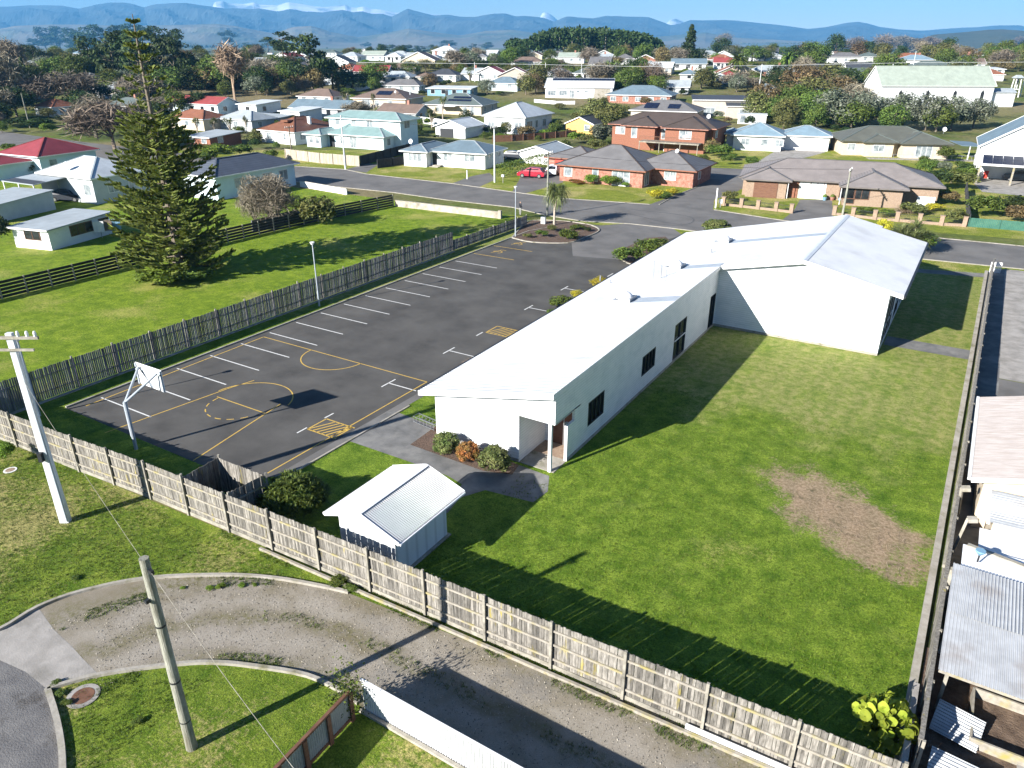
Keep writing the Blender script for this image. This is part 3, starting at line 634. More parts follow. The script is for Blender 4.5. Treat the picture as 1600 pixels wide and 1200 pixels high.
MB().slab([(ox-.12,ya-.02,rz+.115),(ox,ya-.02,rz+.135),(ox,yb+.02,rz+.135),(ox-.12,yb+.02,rz+.115)],.02).slab([(ox,ya-.02,rz+.135),(ox+.12,ya-.02,rz+.115),(ox+.12,yb+.02,rz+.115),(ox,yb+.02,rz+.135)],.02).build('ridge_cap', M['white_paint'], shed)
bg_ = MB()
for yv in (ya-.02, yb+.02):
    bg_.beam((xl_,yv,1.82),(ox,yv,rz+.06),.03,.16).beam((ox,yv,rz+.06),(xr_,yv,1.82),.03,.16)
bg_.beam((xr_+.04,ya,1.80),(xr_+.04,yb,1.80),.08,.08).beam((xl_-.04,ya,1.80),(xl_-.04,yb,1.80),.08,.08).build('barge_board', M['white_paint'], shed)
# ------------------------------------------------------------------ fences
def paling_fence(name, label, posts, h, m, side, rails=3, pitch=.09, wd=.087, plinth=None, cap=False, group=None, postm=None, jitter=.03, post_up=.1, h2=None, proud=True):
    """posts: list of (x,y); palings run along the line; rails and posts stand on the 'side' (+1 left of travel, -1 right)"""
    t = thing(name, label, 'fence', (posts[0][0], posts[0][1], 0), 0, group); O = Vector(posts[0])
    pm = MB(); rg = random.Random(len(posts)*7+len(label))
    P = [Vector(q)-O for q in posts]
    for i in range(len(P)-1):
        a, b = P[i], P[i+1]; L_ = (b-a).length; tt = (b-a)/L_; nr = Vector((-tt.y, tt.x))*side; n = int(L_/pitch); hh = h[i] if isinstance(h, list) else h
        for k in range(n):
            if rg.random() < .004: continue
            s0 = (k+.5)/n*L_+rg.uniform(-.008,.008); c0 = a+tt*s0; z1 = hh+rg.uniform(-jitter,jitter*.6); ln = rg.uniform(-.012,.012)
            q0 = c0-tt*wd/2; q1 = c0+tt*wd/2; t2 = tt*ln; th = nr*(-.02); off = nr*rg.uniform(-.006,.006)
            vs = [(q0+off,.05),(q1+off,.05),(q1+off+th,.05),(q0+off+th,.05)]; vt = [(q0+off+t2,z1),(q1+off+t2,z1),(q1+off+th+t2,z1),(q0+off+th+t2,z1)]
            pm.hexa([(v.x,v.y,z) for v,z in vs]+[(v.x,v.y,z) for v,z in vt])
        zs = {3:(.35,.85,1.32),2:(.4,1.15)}[rails] if hh > 1.2 else (.25,.75)
        for zz in zs:
            zz = zz*hh/1.55 if hh > 1.2 else zz
            e0 = a+nr*.03; e1 = b+nr*.03
            MB().beam((e0.x,e0.y,zz),(e1.x,e1.y,zz),.045,.075).build('rail', M['rail_wood'] if postm is None else M[postm], t)
        if cap:
            e0 = a; e1 = b; MB().beam((e0.x,e0.y,hh+.03),(e1.x,e1.y,hh+.03),.12,.035).build('capping', M[m], t)
        if plinth:
            e0 = a+nr*.02; e1 = b+nr*.02; MB().beam((e0.x,e0.y,.08),(e1.x,e1.y,.08),.045,.2).build('plinth_board', M[plinth], t)
    pm.build('palings', M[m], t)
    for i, p in enumerate(P):
        tt = (P[min(i+1,len(P)-1)]-P[max(i-1,0)]).normalized(); nr = Vector((-tt.y, tt.x))*side; c0 = p+nr*.075; hh = (h[min(i,len(h)-1)] if isinstance(h, list) else h)+post_up
        d = tt*.045; e = nr*.04
        MB().hexa([(v.x,v.y,z) for z in (0,hh+rg.uniform(-.03,.03)) for v in (c0-d-e,c0+d-e,c0+d+e,c0-d+e)]).build('post', M[postm or 'weathered'], t)
    return t
near = [(-1.5+2.51*k, float(np.interp(-1.5+2.51*k, [-34,-19,-14.6,-1.5,8.5,17], [-12.6,-11.76,-11.42,-10.93,-10.6,-10.36]))) for k in range(-13,7)]+[(16.15,-10.38)]
paling_fence('paling_fence', 'long weathered grey paling fence with lichen-yellow rails running behind the gravel lane', near, 1.88, 'grey_paling', -1, plinth='weathered', post_up=.14)
MB().beam((-7,-11.42,.06),(16.2,-10.66,.06),.10,.12).build('timber_edging', M['rail_wood'])
tag(bpy.data.objects['timber_edging'], 'long low timber edging lying along the foot of the paling fence beside the gravel lane', 'edging')
MB().beam((10.6,-10.72,.17),(14.6,-10.60,.17),.06,.2).build('timber_plank', M['white_paint'])
tag(bpy.data.objects['timber_plank'], 'long pale plank leaning on the foot of the paling fence near its right end', 'plank')
lf = [(-28.45+.002*i,-13.9+2.52*i) for i in range(19)]+[(-28.35,33.9),(-28.33,36.3),(-28.3,38.7),(-28.25,41.1),(-28.2,43.5),(-28.15,45.3)]
paling_fence('paling_fence', 'long dark grey paling fence between the car park and the grass field', lf, [1.9]*18+[1.1]*7, 'dark_paling', 1, rails=2, pitch=.11, plinth=None, postm='weathered')
MB().beam((-28.22,-11.2,.03),(-28.2,31.3,.03),.26,.06).build('concrete_edge', M['kerb_concrete'])
tag(bpy.data.objects['concrete_edge'], 'pale concrete strip along the foot of the dark fence beside the car park', 'edging')
rfp = [(16.45+.009*(y+10), y) for y in [-8.9+2.45*i for i in range(25)]]
paling_fence('paling_fence', 'grey paling fence running away along the right edge of the big lawn', rfp, 1.42, 'grey_paling', -1, rails=2, cap=True, plinth=None, post_up=.05)
MB().box(-.12,.12,0,59.4,0,.16).build('mowing_strip', M['kerb_concrete'], None, (16.15,-8.9,0), rad(-.52))
tag(bpy.data.objects['mowing_strip'], 'narrow concrete strip at the foot of the right-hand lawn fence', 'edging')
MB().box(0,.16,0,3.9,0,.95).box(-.02,.18,0,.3,.95,1.0).build('block_wall', M['concrete'], None, (16.12,-10.1,0))
tag(bpy.data.objects['block_wall'], 'short low concrete wall behind the big-leaved lime green plant', 'wall')
pen = paling_fence('paling_pen', 'small open pen of dark palings standing behind the near fence by the car park corner', [(G(283,744,1.9)[0],-11.25),G(340,713,1.9)[:2],G(412,741,1.9)[:2],(G(357,768,1.9)[0],-11.1)], 1.85, 'grey_paling', 1, rails=2)
# white picket pieces at the far end of the right fence
t = thing('picket_gate', 'short white picket end of the lawn fence beside the street', 'fence', (16.9,50.6,0), rad(10))
for k in range(9): MB().box(.1*k,.1*k+.06,0,.02,0,.95+.03*(k%2)).build('picket', M['white_paint'], t)
MB().box(0,.9,.02,.05,.3,.36).box(0,.9,.02,.05,.75,.81).build('rail', M['white_paint'], t)
# field rail fence: solid dark boards with pale posts
def rail_fence(name, label, pts, h, m, n=5, step=2.0, pm='weathered', gap=.35, bw=None, group=None):
    t = thing(name, label, 'fence', (pts[0][0], pts[0][1], 0), 0, group); O = Vector(pts[0]); P = [Vector(q)-O for q in pts]
    bw = bw or h/n*(1-gap); mb = MB()
    for i in range(len(P)-1):
        for k in range(n):
            z = h*(k+.6)/n; mb.beam((P[i].x,P[i].y,z),(P[i+1].x,P[i+1].y,z),.03,bw)
    mb.build('boards', M[m], t)
    for i in range(len(P)-1):
        L_ = (P[i+1]-P[i]).length; k_ = max(1, round(L_/step)); tt = (P[i+1]-P[i])/L_; nr = Vector((tt.y,-tt.x))*.06
        for k in range(k_+(i == len(P)-2)):
            q = P[i]+tt*(L_*k/k_)+nr; MB().box(q.x-.05,q.x+.05,q.y-.05,q.y+.05,0,h+.05).build('post', M[pm], t)
    return t
rail_fence('rail_fence', 'dark five-board rail fence along the far side of the grass field', [(-50.2,-12),(-50.2,-2),(-50.2,8),(-50.3,18),(-50.0,28),(-49.0,38),(-48,45.6)], 1.45, 'black_fence', 5, 2.2, gap=.22)
# low walls by the street
def low_wall(name, label, a, b, h, m, th=.2, cat='wall'):
    a, b = Vector(a), Vector(b); t = thing(name, label, cat, (a.x, a.y, 0), math.atan2(b.y-a.y, b.x-a.x)); L_ = (b-a).length
    MB().box(0,L_,-th/2,th/2,0,h).build('wall', M[m], t); MB().box(-.02,L_+.02,-th/2-.02,th/2+.02,h,h+.05).build('coping', M['kerb_concrete'], t); return t
low_wall('block_wall', 'low mottled concrete wall along the street end of the grass field', (-47.6,45.7), (-32.6,46.5), .75, 'block_wall', .22)
MB().box(-.18,.18,-.18,.18,0,.95).build('pillar', M['block_wall'], bpy.data.objects['block_wall.001'], (15.1,0,0))
low_wall('block_wall', 'low white wall in front of the blue house beside the street', (-68.5,49.6), (-58.3,48.3), .8, 'white_paint', .2)
# ------------------------------------------------------------------ basketball hoop
hp = thing('basketball_hoop', 'grey steel basketball post with white backboard at the near end of the court', 'basketball hoop', (-18.77,-9.08,0))
MB().tube([(0,0,0),(0,0,2.68)], .085, 12).build('post', M['steel_grey'], hp)
MB().tube([(-.02,0,.75),(-.02,0,2.62)], .1, 12).build('sleeve', M['flashing'], hp)
for dx, z in ((-.62,3.86),(.78,3.78)):
    MB().tube([(0,0,2.62),(dx,1.42,z)], .065, 10).build('arm', M['flashing'], hp)
bbd = MB().box(-1.0,1.08,1.5,1.54,2.84,4.02).build('backboard', M['white_paint'], hp)
MB().box(-.98,1.06,1.44,1.5,3.72,3.8).box(-.98,-.9,1.44,1.5,2.86,3.98).box(.98,1.06,1.44,1.5,2.86,3.98).beam((-.6,1.47,3.7),(.2,1.47,2.9),.05).build('frame', M['flashing'], bbd)
rg_ = [(.04+.23*math.cos(2*math.pi*k/20), 1.8+.23*math.sin(2*math.pi*k/20), 3.05) for k in range(21)]
MB().tube(rg_, .012, 6, False).box(.0,.08,1.54,1.6,3.0,3.08).build('ring', M['red_paint'], bbd)
# ------------------------------------------------------------------ poles and lamps
def wire(name, label, pts, r=.02, sag=.5, n=14, m='black_fence'):
    mb = MB()
    for i in range(len(pts)-1):
        a, b = Vector(pts[i]), Vector(pts[i+1]); q = []
        for k in range(n+1):
            t = k/n; p = a.lerp(b, t); p.z -= sag*4*t*(1-t); q.append(p)
        mb.tube(q, r, 5, False)
    return tag(mb.build(name, M[m]), label, 'cable')
x, y, _ = G(103,815); HP = HT((x,y,0), 520)
p1 = thing('utility_pole', 'tall pale concrete utility pole with crossarm and insulators on the near left grass', 'utility pole', (x,y,0), rad(32))
MB().hexa([(-.19,-.13,0),(.19,-.13,0),(.19,.13,0),(-.19,.13,0),(-.12,-.09,HP),(.12,-.09,HP),(.12,.09,HP),(-.12,.09,HP)]).build('shaft', M['pole_concrete'], p1)
MB().box(.13,.17,-.17,-.13,.1,HP-.6).build('conduit', M['flashing'], p1)
MB().box(.17,.2,-.1,-.06,1.,HP-.8).build('conduit', M['white_paint'], p1)
ca_ = MB().beam((-.9,-.14,HP-.15),(1.15,-.14,HP-.15),.09,.11).beam((-.7,-.2,HP-.62),(.9,-.2,HP-.62),.07,.09).build('crossarm', M['weathered'], p1)
for dx in (-.8,-.4,.4,.75,1.05): MB().tube([(dx,-.14,HP-.1),(dx,-.14,HP+.02),(dx,-.14,HP+.12)], [.05,.06,.035], 10).build('insulator', M['white_paint'], ca_)
MB().box(-.16,.0,-.30,-.13,3.1,3.5).build('fuse_box', M['dark_frame'], p1)
for k in range(9): MB().box(-.24,-.1,-.02,.02,2+.55*k,2.03+.55*k).build('step', M['dark_frame'], p1)
P1T = Vector((x,y,HP))
x, y, _ = G(300,1168); H2_ = HT((x,y,0), 872)
p2 = thing('wooden_pole', 'weathered round timber pole on the grass inside the near kerb', 'utility pole', (x,y,0))
MB().tube([(0,0,0),(0,0,.4),(.0,0,H2_*.5),(0,0,H2_)], [.165,.15,.135,.12], 16).build('shaft', M['pole_wood'], p2, smooth=False)
MB().tube([(0,0,2.6),(0,0,2.65)], .15, 16).tube([(0,0,H2_-2.2),(0,0,H2_-2.15)], .14, 16).tube([(0,0,1.1),(0,0,1.13)], .158, 16).build('band', M['dark_frame'], p2)
MB().box(.1,.26,-.04,.04,H2_-.42,-.3+H2_).box(-.05,.05,-.24,-.1,H2_-1.3,H2_-1.2).build('bracket', M['dark_frame'], p2)
P2T = Vector((x,y,H2_))
e = raydir(470,1215); tt_ = 13.
wire('service_cable', 'thin grey cable from the concrete pole to the timber pole and off towards the bottom', [tuple(P1T+Vector((0,-.1,-1.6))), tuple(P2T+Vector((.15,0,-.35))), (CX+e[0]*tt_, CY+e[1]*tt_, CZ+e[2]*tt_)], .006, .12, 18, 'weathered')
def lamp(px, top, label, head='ball'):
    x, y, _ = G(*px); h = HT((x,y,0), top); t = thing('lamp_post', label, 'lamp post', (x,y,0), rad(30), 'car park lamp posts')
    MB().tube([(0,0,0),(0,0,1.2),(0,0,1.22),(0,0,h-.15)], [.075,.07,.05,.045], 10).build('pole', M['steel_grey'], t)
    MB().tube([(0,0,h-.2),(0,0,h-.02),(0,0,h)], [.1,.19,.15], 12).build('lamp_head', M['white_paint'], t)
lamp((499,478),378,'grey lamp post in front of the dark fence midway along the car park')
lamp((62,650),527,'grey lamp post at the near corner of the car park behind the tall concrete pole')
lamp((805.5,370),291,'slim lamp post at the far end of the car park beside the planted bed')
# bike rack, red box, meter box
t = thing('bike_rack', 'low galvanised bicycle rack on the path by the white building', 'bike rack', (*G(646,660)[:2],.011), rad(-8))
for k in range(7): MB().tube([(.26*k,0,0),(.26*k,0,.38),(.26*k,.45,.38),(.26*k,.45,0)], .013, 6).build('hoop', M['chrome'], t)
MB().beam((0,0,.36),(1.56,0,.36),.025).beam((0,.45,.36),(1.56,.45,.36),.025).beam((0,0,.06),(1.56,0,.06),.025).beam((0,.45,.06),(1.56,.45,.06),.025).build('frame', M['chrome'], t)
x, y, _ = G(680,664); t = thing('red_box', 'small red box against the corner of the white building by the bike rack', 'box', (-6.95,1.6,0))
MB().box(-.18,.18,-.22,.22,0,.72).build('cabinet', M['red_paint'], t); MB().box(-.2,.2,-.24,.24,.72,.77).build('lid', M['red_brick'], t)
x, y, _ = G(849,350); t = thing('utility_cabinet', 'small white utility cabinet at the back of the planted bed', 'cabinet', (x,y,0), rad(5))
MB().box(-.25,.25,-.15,.15,.05,.75).build('cabinet', M['white_paint'], t); MB().box(-.28,.28,-.18,.18,.75,.8).box(-.22,.22,-.12,.12,0,.05).build('lid', M['galv'], t)
# ------------------------------------------------------------------ white iron fence, brown panel fence (bottom)
wf = thing('white_iron_fence', 'white corrugated iron fence beside the gravel lane at the bottom', 'fence', (2.0,-15.2,0), rad(-.5))
m_ = MB(); corrugated(m_, (0,0,.02),(12,0,.02),(12,0,1.26),(0,0,1.26), .09, .022); m_.build('sheet', M['white_iron'], wf)
MB().beam((-.03,0,1.28),(12,0,1.28),.07,.05).build('capping', M['white_paint'], wf)
for k in range(6): MB().box(2.3*k,2.3*k+.09,.03,.12,0,1.22).build('post', M['weathered'], wf)
MB().box(-.1,12,-.14,-.03,0,.1).build('mowing_edge', M['kerb_concrete'], wf)
A = Vector(G(545,1080,1.2)[:2]); B = Vector(G(430,1200,1.2)[:2]); B = A+(B-A)*1.6
bf = thing('panel_fence', 'brown timber fence with silver corrugated panels at the bottom edge', 'fence', (A.x,A.y,0), math.atan2(B.y-A.y, B.x-A.x)); L_ = (B-A).length
n_ = int(L_/.95)+1
MB().box(0,n_*.95,-.05,.05,1.14,1.22).build('top_rail', M['brown_stain'], bf); MB().box(0,n_*.95,-.03,.03,.08,.2).build('bottom_rail', M['brown_stain'], bf)
for k in range(n_+1): MB().box(.95*k-.07,.95*k+.07,-.07,.07,0,1.14).build('post', M['brown_stain'], bf)
for k in range(n_):
    m_ = MB(); corrugated(m_, (.95*k+.07,0,.2),(.95*k+.88,0,.2),(.95*k+.88,0,1.14),(.95*k+.07,0,1.14), .08, .02); m_.build('panel', M['galv'], bf)
# ------------------------------------------------------------------ neighbours on the right: sheds and yard
nb = thing('neighbour_house', 'pale house with pinkish white corrugated roof at the right edge beyond the lawn fence', 'house', (17.0,5.3,0))
MB().box(.35,11,.25,8.6,0,2.4).hexa([(.35,.25,2.4),(11,.25,2.4),(11,8.6,2.4),(.35,8.6,2.4),(5.6,.25,3.95),(5.75,.25,3.95),(5.75,8.6,3.95),(5.6,8.6,3.95)]).build('wall', M['cream_wall'], nb)
m_ = MB(); corrugated(m_, (-.15,-.15,2.42),(-.15,8.9,2.42),(5.7,8.9,4.1),(5.7,-.15,4.1), .09, .022); corrugated(m_, (11.4,-.15,2.42),(11.4,8.9,2.42),(5.7,8.9,4.1),(5.7,-.15,4.1), .09, .022); m_.build('roof', M['streaked_roof'], nb)
g_ = MB().beam((-.22,-.15,2.38),(-.22,8.9,2.38),.12,.11).build('gutter', M['white_paint'], nb)
MB().beam((-.15,-.2,2.36),(5.7,-.2,4.05),.04,.2).beam((5.7,-.2,4.05),(11.4,-.2,2.36),.04,.2).build('barge_board', M['white_paint'], nb)
MB().box(.3,.345,2.2,3.4,1.,2.1).box(.3,.345,5.2,6.4,1.,2.1).build('window', M['dark_glass'], nb)
def leanto(name, label, x0, x1, y0, y1, za, zb, rm, wm, pitch=.1, depth=.03, axis='y', oh=.12, gut=True):
    t = thing(name, label, 'shed', (x0,y0,0)); w_, d_ = x1-x0, y1-y0
    MB().hexa([(0,0,0),(w_,0,0),(w_,d_,0),(0,d_,0),(0,0,za-.05),(w_,0,(zb if axis == 'x' else za)-.05),(w_,d_,zb-.05),(0,d_,(za if axis == 'x' else zb)-.05)]).build('wall', M[wm], t)
    m_ = MB()
    if axis == 'x': corrugated(m_, (-oh,d_+oh,za),(-oh,-oh,za),(w_+oh,-oh,zb),(w_+oh,d_+oh,zb), pitch, depth)
    else: corrugated(m_, (-oh,-oh,za),(w_+oh,-oh,za),(w_+oh,d_+oh,zb),(-oh,d_+oh,zb), pitch, depth)
    m_.build('roof', M[rm], t)
    if gut: MB().beam((-oh-.05,-oh,za-.06),(-oh-.05,d_+oh,za-.06),.1,.09).build('gutter', M['white_paint'], t)
    return t
leanto('lean_to', 'cream lean-to with ribbed silver roof against the pinkish-roofed house', 17.75, 22.5, 2.6, 5.0, 2.15, 2.35, 'ribbed_x', 'cream_wall', .19, .05, 'x')
leanto('lean_to', 'plain white flat-roofed lean-to between the ribbed roof and the streaked white shed', 17.5, 22.5, .95, 2.45, 1.75, 1.9, 'white_paint', 'cream_wall', .5, .004, 'x', gut=False)
s2 = leanto('iron_shed', 'white streaked flat iron shed roof with a plank lying on it', 17.0, 22.5, -.75, .7, 1.9, 2.0, 'white_roof', 'old_iron', .4, .006, 'x', gut=False)
MB().beam((17.0,.62,2.06),(19.2,.05,2.12),.16,.05).build('plank', M['weathered']); tag(bpy.data.objects['plank'], 'weathered plank lying across the top of the streaked white iron roof', 'plank')
leanto('iron_shed', 'large silver corrugated iron shed roof sloping to the dug garden on the right', 16.75, 22.5, -3.3, -.95, 1.85, 2.05, 'ribbed_iron', 'old_iron', .10, .03, 'y', gut=False)
t = bpy.data.objects['iron_shed.001']; m_ = MB(); corrugated(m_, (-.12,-2.75,1.60),(5.9,-2.75,1.60),(5.9,-.05,1.83),(-.12,-.05,1.83), .10, .03); m_.build('lower_roof', M['ribbed_iron'], t)
for k in range(3): MB().box(.1+2.7*k,.2+2.7*k,-2.6,-2.5,0,1.56).build('post', M['weathered'], t)
MB().beam((-.1,-2.7,1.53),(5.9,-2.7,1.53),.05,.1).build('edge_board', M['rail_wood'], t)
# blue lidded vent and dish on the roof
x, y, _ = G(1528,875,2.1); t = thing('blue_funnel', 'small blue funnel standing on the streaked white iron roof', 'funnel', (x,y,2.02))
MB().tube([(0,0,0),(0,0,.35)], .03, 8).build('stem', M['dark_frame'], t); MB().tube([(0,0,.3),(0,0,.45),(0,0,.5)], [.05,.17,.16], 14).build('cone', M['blue_wall'], t)
# leaning timbers behind the fence
def pxline(name, label, a, za, b, zb, wd, ht, m, cat='post'):
    A, B = G(*a, z=za), G(*b, z=zb); return tag(MB().beam(A, B, wd, ht).build(name, M[m]), label, cat)
pxline('timber_beam', 'long timber beam lying just behind the lawn fence beside the paved gap', (1497,757),.9,(1476,885),.75,.16,.14,'weathered','beam')
for (a, b, lb) in (((1503,762),(1497,803),'broken concrete post leaning behind the fence nearest the cream lean-to'),((1513,810),(1487,866),'broken concrete post with a rough head leaning behind the fence beside the paved gap'),((1487,890),(1472,950),'broken concrete post with a rough head leaning against the large corrugated shed')):
    A = Vector(G(*a, z=1.9)); B = Vector(G(*b, z=.5)); t = thing('concrete_post', lb, 'post', tuple(B), 0, 'leaning concrete posts behind the fence')
    D_ = A-B; MB().beam((0,0,0), tuple(D_), .1, .1).build('shaft', M['weathered'], t)
    MB().beam(tuple(D_-D_.normalized()*.05), tuple(D_+Vector((.3,.06,.02))), .26, .16).build('head', M['kerb_concrete'], t)
# garden beds
def frame_bed(label, x0, y0, x1, y1, h=.3):
    t = thing('garden_bed_frame', label, 'garden bed', (x0,y0,0)); w_, d_ = x1-x0, y1-y0
    for (a, b) in (((0,0),(w_,0)),((w_,0),(w_,d_)),((w_,d_),(0,d_)),((0,d_),(0,0))): MB().beam((a[0],a[1],h/2),(b[0],b[1],h/2),.06,h).build('board', M['rail_wood'], t)
frame_bed('timber-edged garden bed of bare soil at the right edge', 17.8,-6.9,21.5,-4.75,.35); frame_bed('small timber-edged bed at the bottom right corner', 19.3,-9.6,21.5,-8.0,.35)
for lb, (x, y, w_, d_), a_ in (('loose corrugated iron sheet lying against the fence next to the garden bed', (16.75,-7.0,1.25,1.0), 0),('second loose corrugated sheet lying nearest the bottom right corner', (16.8,-8.9,1.5,.9), .1)):
    m_ = MB(); corrugated(m_, (0,0,.15),(0,d_,.5),(w_,d_,.42),(w_,0,.08), .1, .03); tag(m_.build('iron_sheet', M['galv'], None, (x,y,.03), -.15+a_), lb, 'iron sheet')
for k, (x, y) in enumerate(((19.2,-7.0),(19.9,-6.0))): tag(MB().box(-.2,.2,-.2,.2,0,.05).build('paving_slab', M['concrete'], None, (x,y,.01)), ('square paving slab on the soil between the two timber beds','square paving slab inside the larger timber bed')[k], 'paving slab')
# ------------------------------------------------------------------ foliage prototypes
NP = np.random.default_rng(11)
def fastmesh(name, V, k, mats, fm=None):                  # V: (n*k,3) verts of separate k-gons
    n = len(V)//k; me = bpy.data.meshes.new(name); me.vertices.add(len(V)); me.vertices.foreach_set('co', np.asarray(V, np.float32).ravel())
    me.loops.add(len(V)); me.loops.foreach_set('vertex_index', np.arange(len(V), dtype=np.int32))
    me.polygons.add(n); me.polygons.foreach_set('loop_start', np.arange(0, len(V), k, dtype=np.int32))
    for q in mats: me.materials.append(M[q])
    if fm is not None: me.polygons.foreach_set('material_index', np.asarray(fm, np.int32))
    me.update(calc_edges=True); me.validate(); return me
def leafquads(P, size, nrm=None, flat=.0, asp=.55, rng=NP, ksz=.5):
    n = len(P); s = size*(1+ksz*(rng.random(n)-.5)*2); a = rng.normal(size=(n,3))
    if nrm is not None: b = nrm+rng.normal(size=(n,3))*.55
    else: b = rng.normal(size=(n,3))
    b[:,2] += flat; b /= np.linalg.norm(b, axis=1)[:,None]+1e-9
    a -= (a*b).sum(1)[:,None]*b; a /= np.linalg.norm(a, axis=1)[:,None]+1e-9; c_ = np.cross(a, b)
    a *= s[:,None]; c_ *= (s*asp)[:,None]
    return np.stack([P-a-c_*.5, P+a*.2-c_, P+a+c_*.4, P-a*.1+c_], 1).reshape(-1,3)
def clumpcloud(nc, R, ctr, cr, per, rng=NP, shape='ell', top=.0, cvar=.45, zmin=-1, shell=.6):
    """clump centres spread through an ellipsoid (denser near its surface), leaves on each clump's shell"""
    out = []; nr = []
    for _ in range(nc):
        d = rng.normal(size=3); d /= np.linalg.norm(d); rr = (shell+(1-shell)*rng.random())
        if shape == 'cone':
            h = rng.random()**1.35; an = rng.random()*6.283; q = (1-h)*.95*(.55+.45*rng.random())
            c_ = np.array([math.cos(an)*q*R[0], math.sin(an)*q*R[1], (h*2-1)*R[2]])
            k = cr*(.55+.8*(1-h))
        elif shape == 'flat':                              # layered horizontal plates (old pines, macrocarpa)
            h = rng.random(); an = rng.random()*6.283; q = math.sqrt(rng.random())*(1-abs(h-.45)**1.6*1.3)
            c_ = np.array([math.cos(an)*q*R[0], math.sin(an)*q*R[1], (h*2-1)*R[2]]); k = cr*(.7+.6*rng.random())
        else:
            if d[2] < zmin: d[2] = abs(d[2])
            c_ = d*rr*np.array(R); k = cr*(1-cvar/2+cvar*rng.random())
        v = rng.normal(size=(per,3)); v /= np.linalg.norm(v, axis=1)[:,None]; v *= (.55+.45*rng.random(per))[:,None]
        if shape == 'flat': v[:,2] *= .45
        out.append(np.array(ctr)+c_+v*k); nr.append(v+c_/np.linalg.norm(np.array(R))*.8)
    return np.concatenate(out), np.concatenate(nr)
def tubes_fast(segs, n=5):                                 # segs: (p0,p1,r0,r1) -> quads
    out = []
    for p0, p1, r0, r1 in segs:
        p0 = np.array(p0, float); p1 = np.array(p1, float); t = p1-p0; L_ = np.linalg.norm(t)
        if L_ < 1e-6: continue
        t /= L_; a = np.cross(t, [0,0,1.] if abs(t[2]) < .9 else [1.,0,0]); a /= np.linalg.norm(a); b = np.cross(t, a)
        for k in range(n):
            a0, a1 = 6.283185*k/n, 6.283185*(k+1)/n
            e0 = a*math.cos(a0)+b*math.sin(a0); e1 = a*math.cos(a1)+b*math.sin(a1)
            out += [p0+e0*r0, p0+e1*r0, p1+e1*r1, p1+e0*r1]
    return np.array(out)
def trunk_mesh(h, r, lean=0, limbs=5, h1=.95, spread=.3, rng=NP, m='bark', seed=0):
    segs = []; z = 0; p = np.zeros(3); n = 5
    for i in range(n):
        q = p+np.array([rng.normal()*.01+lean/n, rng.normal()*.01, h*h1/n]); segs.append((p, q, r*(1-.75*i/n), r*(1-.75*(i+1)/n))); 
        if i >= 1:
            for _ in range(limbs//2):
                an = rng.random()*6.283; e = q+np.array([math.cos(an)*spread*(.5+.5*rng.random()), math.sin(an)*spread*(.5+.5*rng.random()), h*.16*rng.random()+.03])
                mid = (q+e)/2+np.array([0,0,-.01]); segs += [(q, mid, r*.35, r*.22), (mid, e, r*.22, r*.06)]
        p = q
    return fastmesh('trunk', tubes_fast(segs, 6), 4, [m])
def bare_mesh(name, h, r, spread, up, depth, m, rng, kids=4, tw=.004, leafp=0):
    segs = []; tips = []
    def grow(p, d, L_, rr, k):
        q = p+d*L_; segs.append((p, q, rr, rr*.65))
        if k == 0: tips.append(q); return
        for _ in range(kids if k < depth else kids+1):
            an = rng.normal(size=3)*spread; e = d+an; e[2] += up; e /= np.linalg.norm(e); t = .45+.55*rng.random()
            grow(p+d*L_*t, e, L_*(.62+.2*rng.random()), max(rr*.5, tw), k-1)
    grow(np.zeros(3), np.array([0,0,1.]), h*.17, r, depth)
    V = tubes_fast(segs, 3); tp = np.array(tips); c_ = tp[rng.integers(0, len(tp), 2600)]+rng.normal(size=(2600,3))*.035; V = np.concatenate([V, leafquads(c_, .04, None, 0, .07, rng)]); z = np.percentile(V[:,2], 99.5); V *= 1/z; V[:,:2] *= .48/np.percentile(np.hypot(V[:,0],V[:,1]), 95); return fastmesh(name, V, 4, [m])
PROTO = {}
def proto(kind, variants):                                 # variants: list of (crown mesh, trunk mesh or None), unit height, base at z=0
    PROTO[kind] = variants
def mk_broad(m, seeds, nc=42, per=75, size=.027, R=(.44,.44,.40), cz=.54, cr=.16, trunkr=.03, shell=.55):
    out = []
    for s in seeds:
        r = np.random.default_rng(s); P, Nn = clumpcloud(nc, R, (0,0,cz), cr, per, r, zmin=-.75, shell=shell)
        out.append((fastmesh('crown', leafquads(P, size, Nn, .2, rng=r), 4, [m]), trunk_mesh(.75, trunkr, rng=r)))
    return out
for kd, m in (('dark','leaf_dark'),('mid','leaf_mid'),('olive','leaf_olive'),('brown','leaf_brown'),('silver','leaf_silver'),('bright','leaf_bright'),('yellow','leaf_yellow')):
    proto(kd, mk_broad(m, (3,17,29)))
proto('ball', mk_broad('leaf_ball', (41,42), nc=70, per=80, size=.032, R=(.42,.42,.42), cz=.46, cr=.12, trunkr=.02, shell=.8)); proto('ball_rust', mk_broad('leaf_rust', (43,), nc=70, per=80, size=.032, R=(.42,.42,.42), cz=.46, cr=.12, trunkr=.02, shell=.8))
def mk_bush(m, seeds, nc=22, per=85, size=.04, R=(.4,.4,.42), cz=.42, cr=.2):
    out = []
    for s in seeds:
        r = np.random.default_rng(s); P, Nn = clumpcloud(nc, R, (0,0,cz), cr, per, r, zmin=-.2, shell=.6); P = P[P[:,2] > 0.0][:]; 
        out.append((fastmesh('foliage', leafquads(P, size, P-np.array([0,0,.3]), .2, rng=r), 4, [m]), None))
    return out
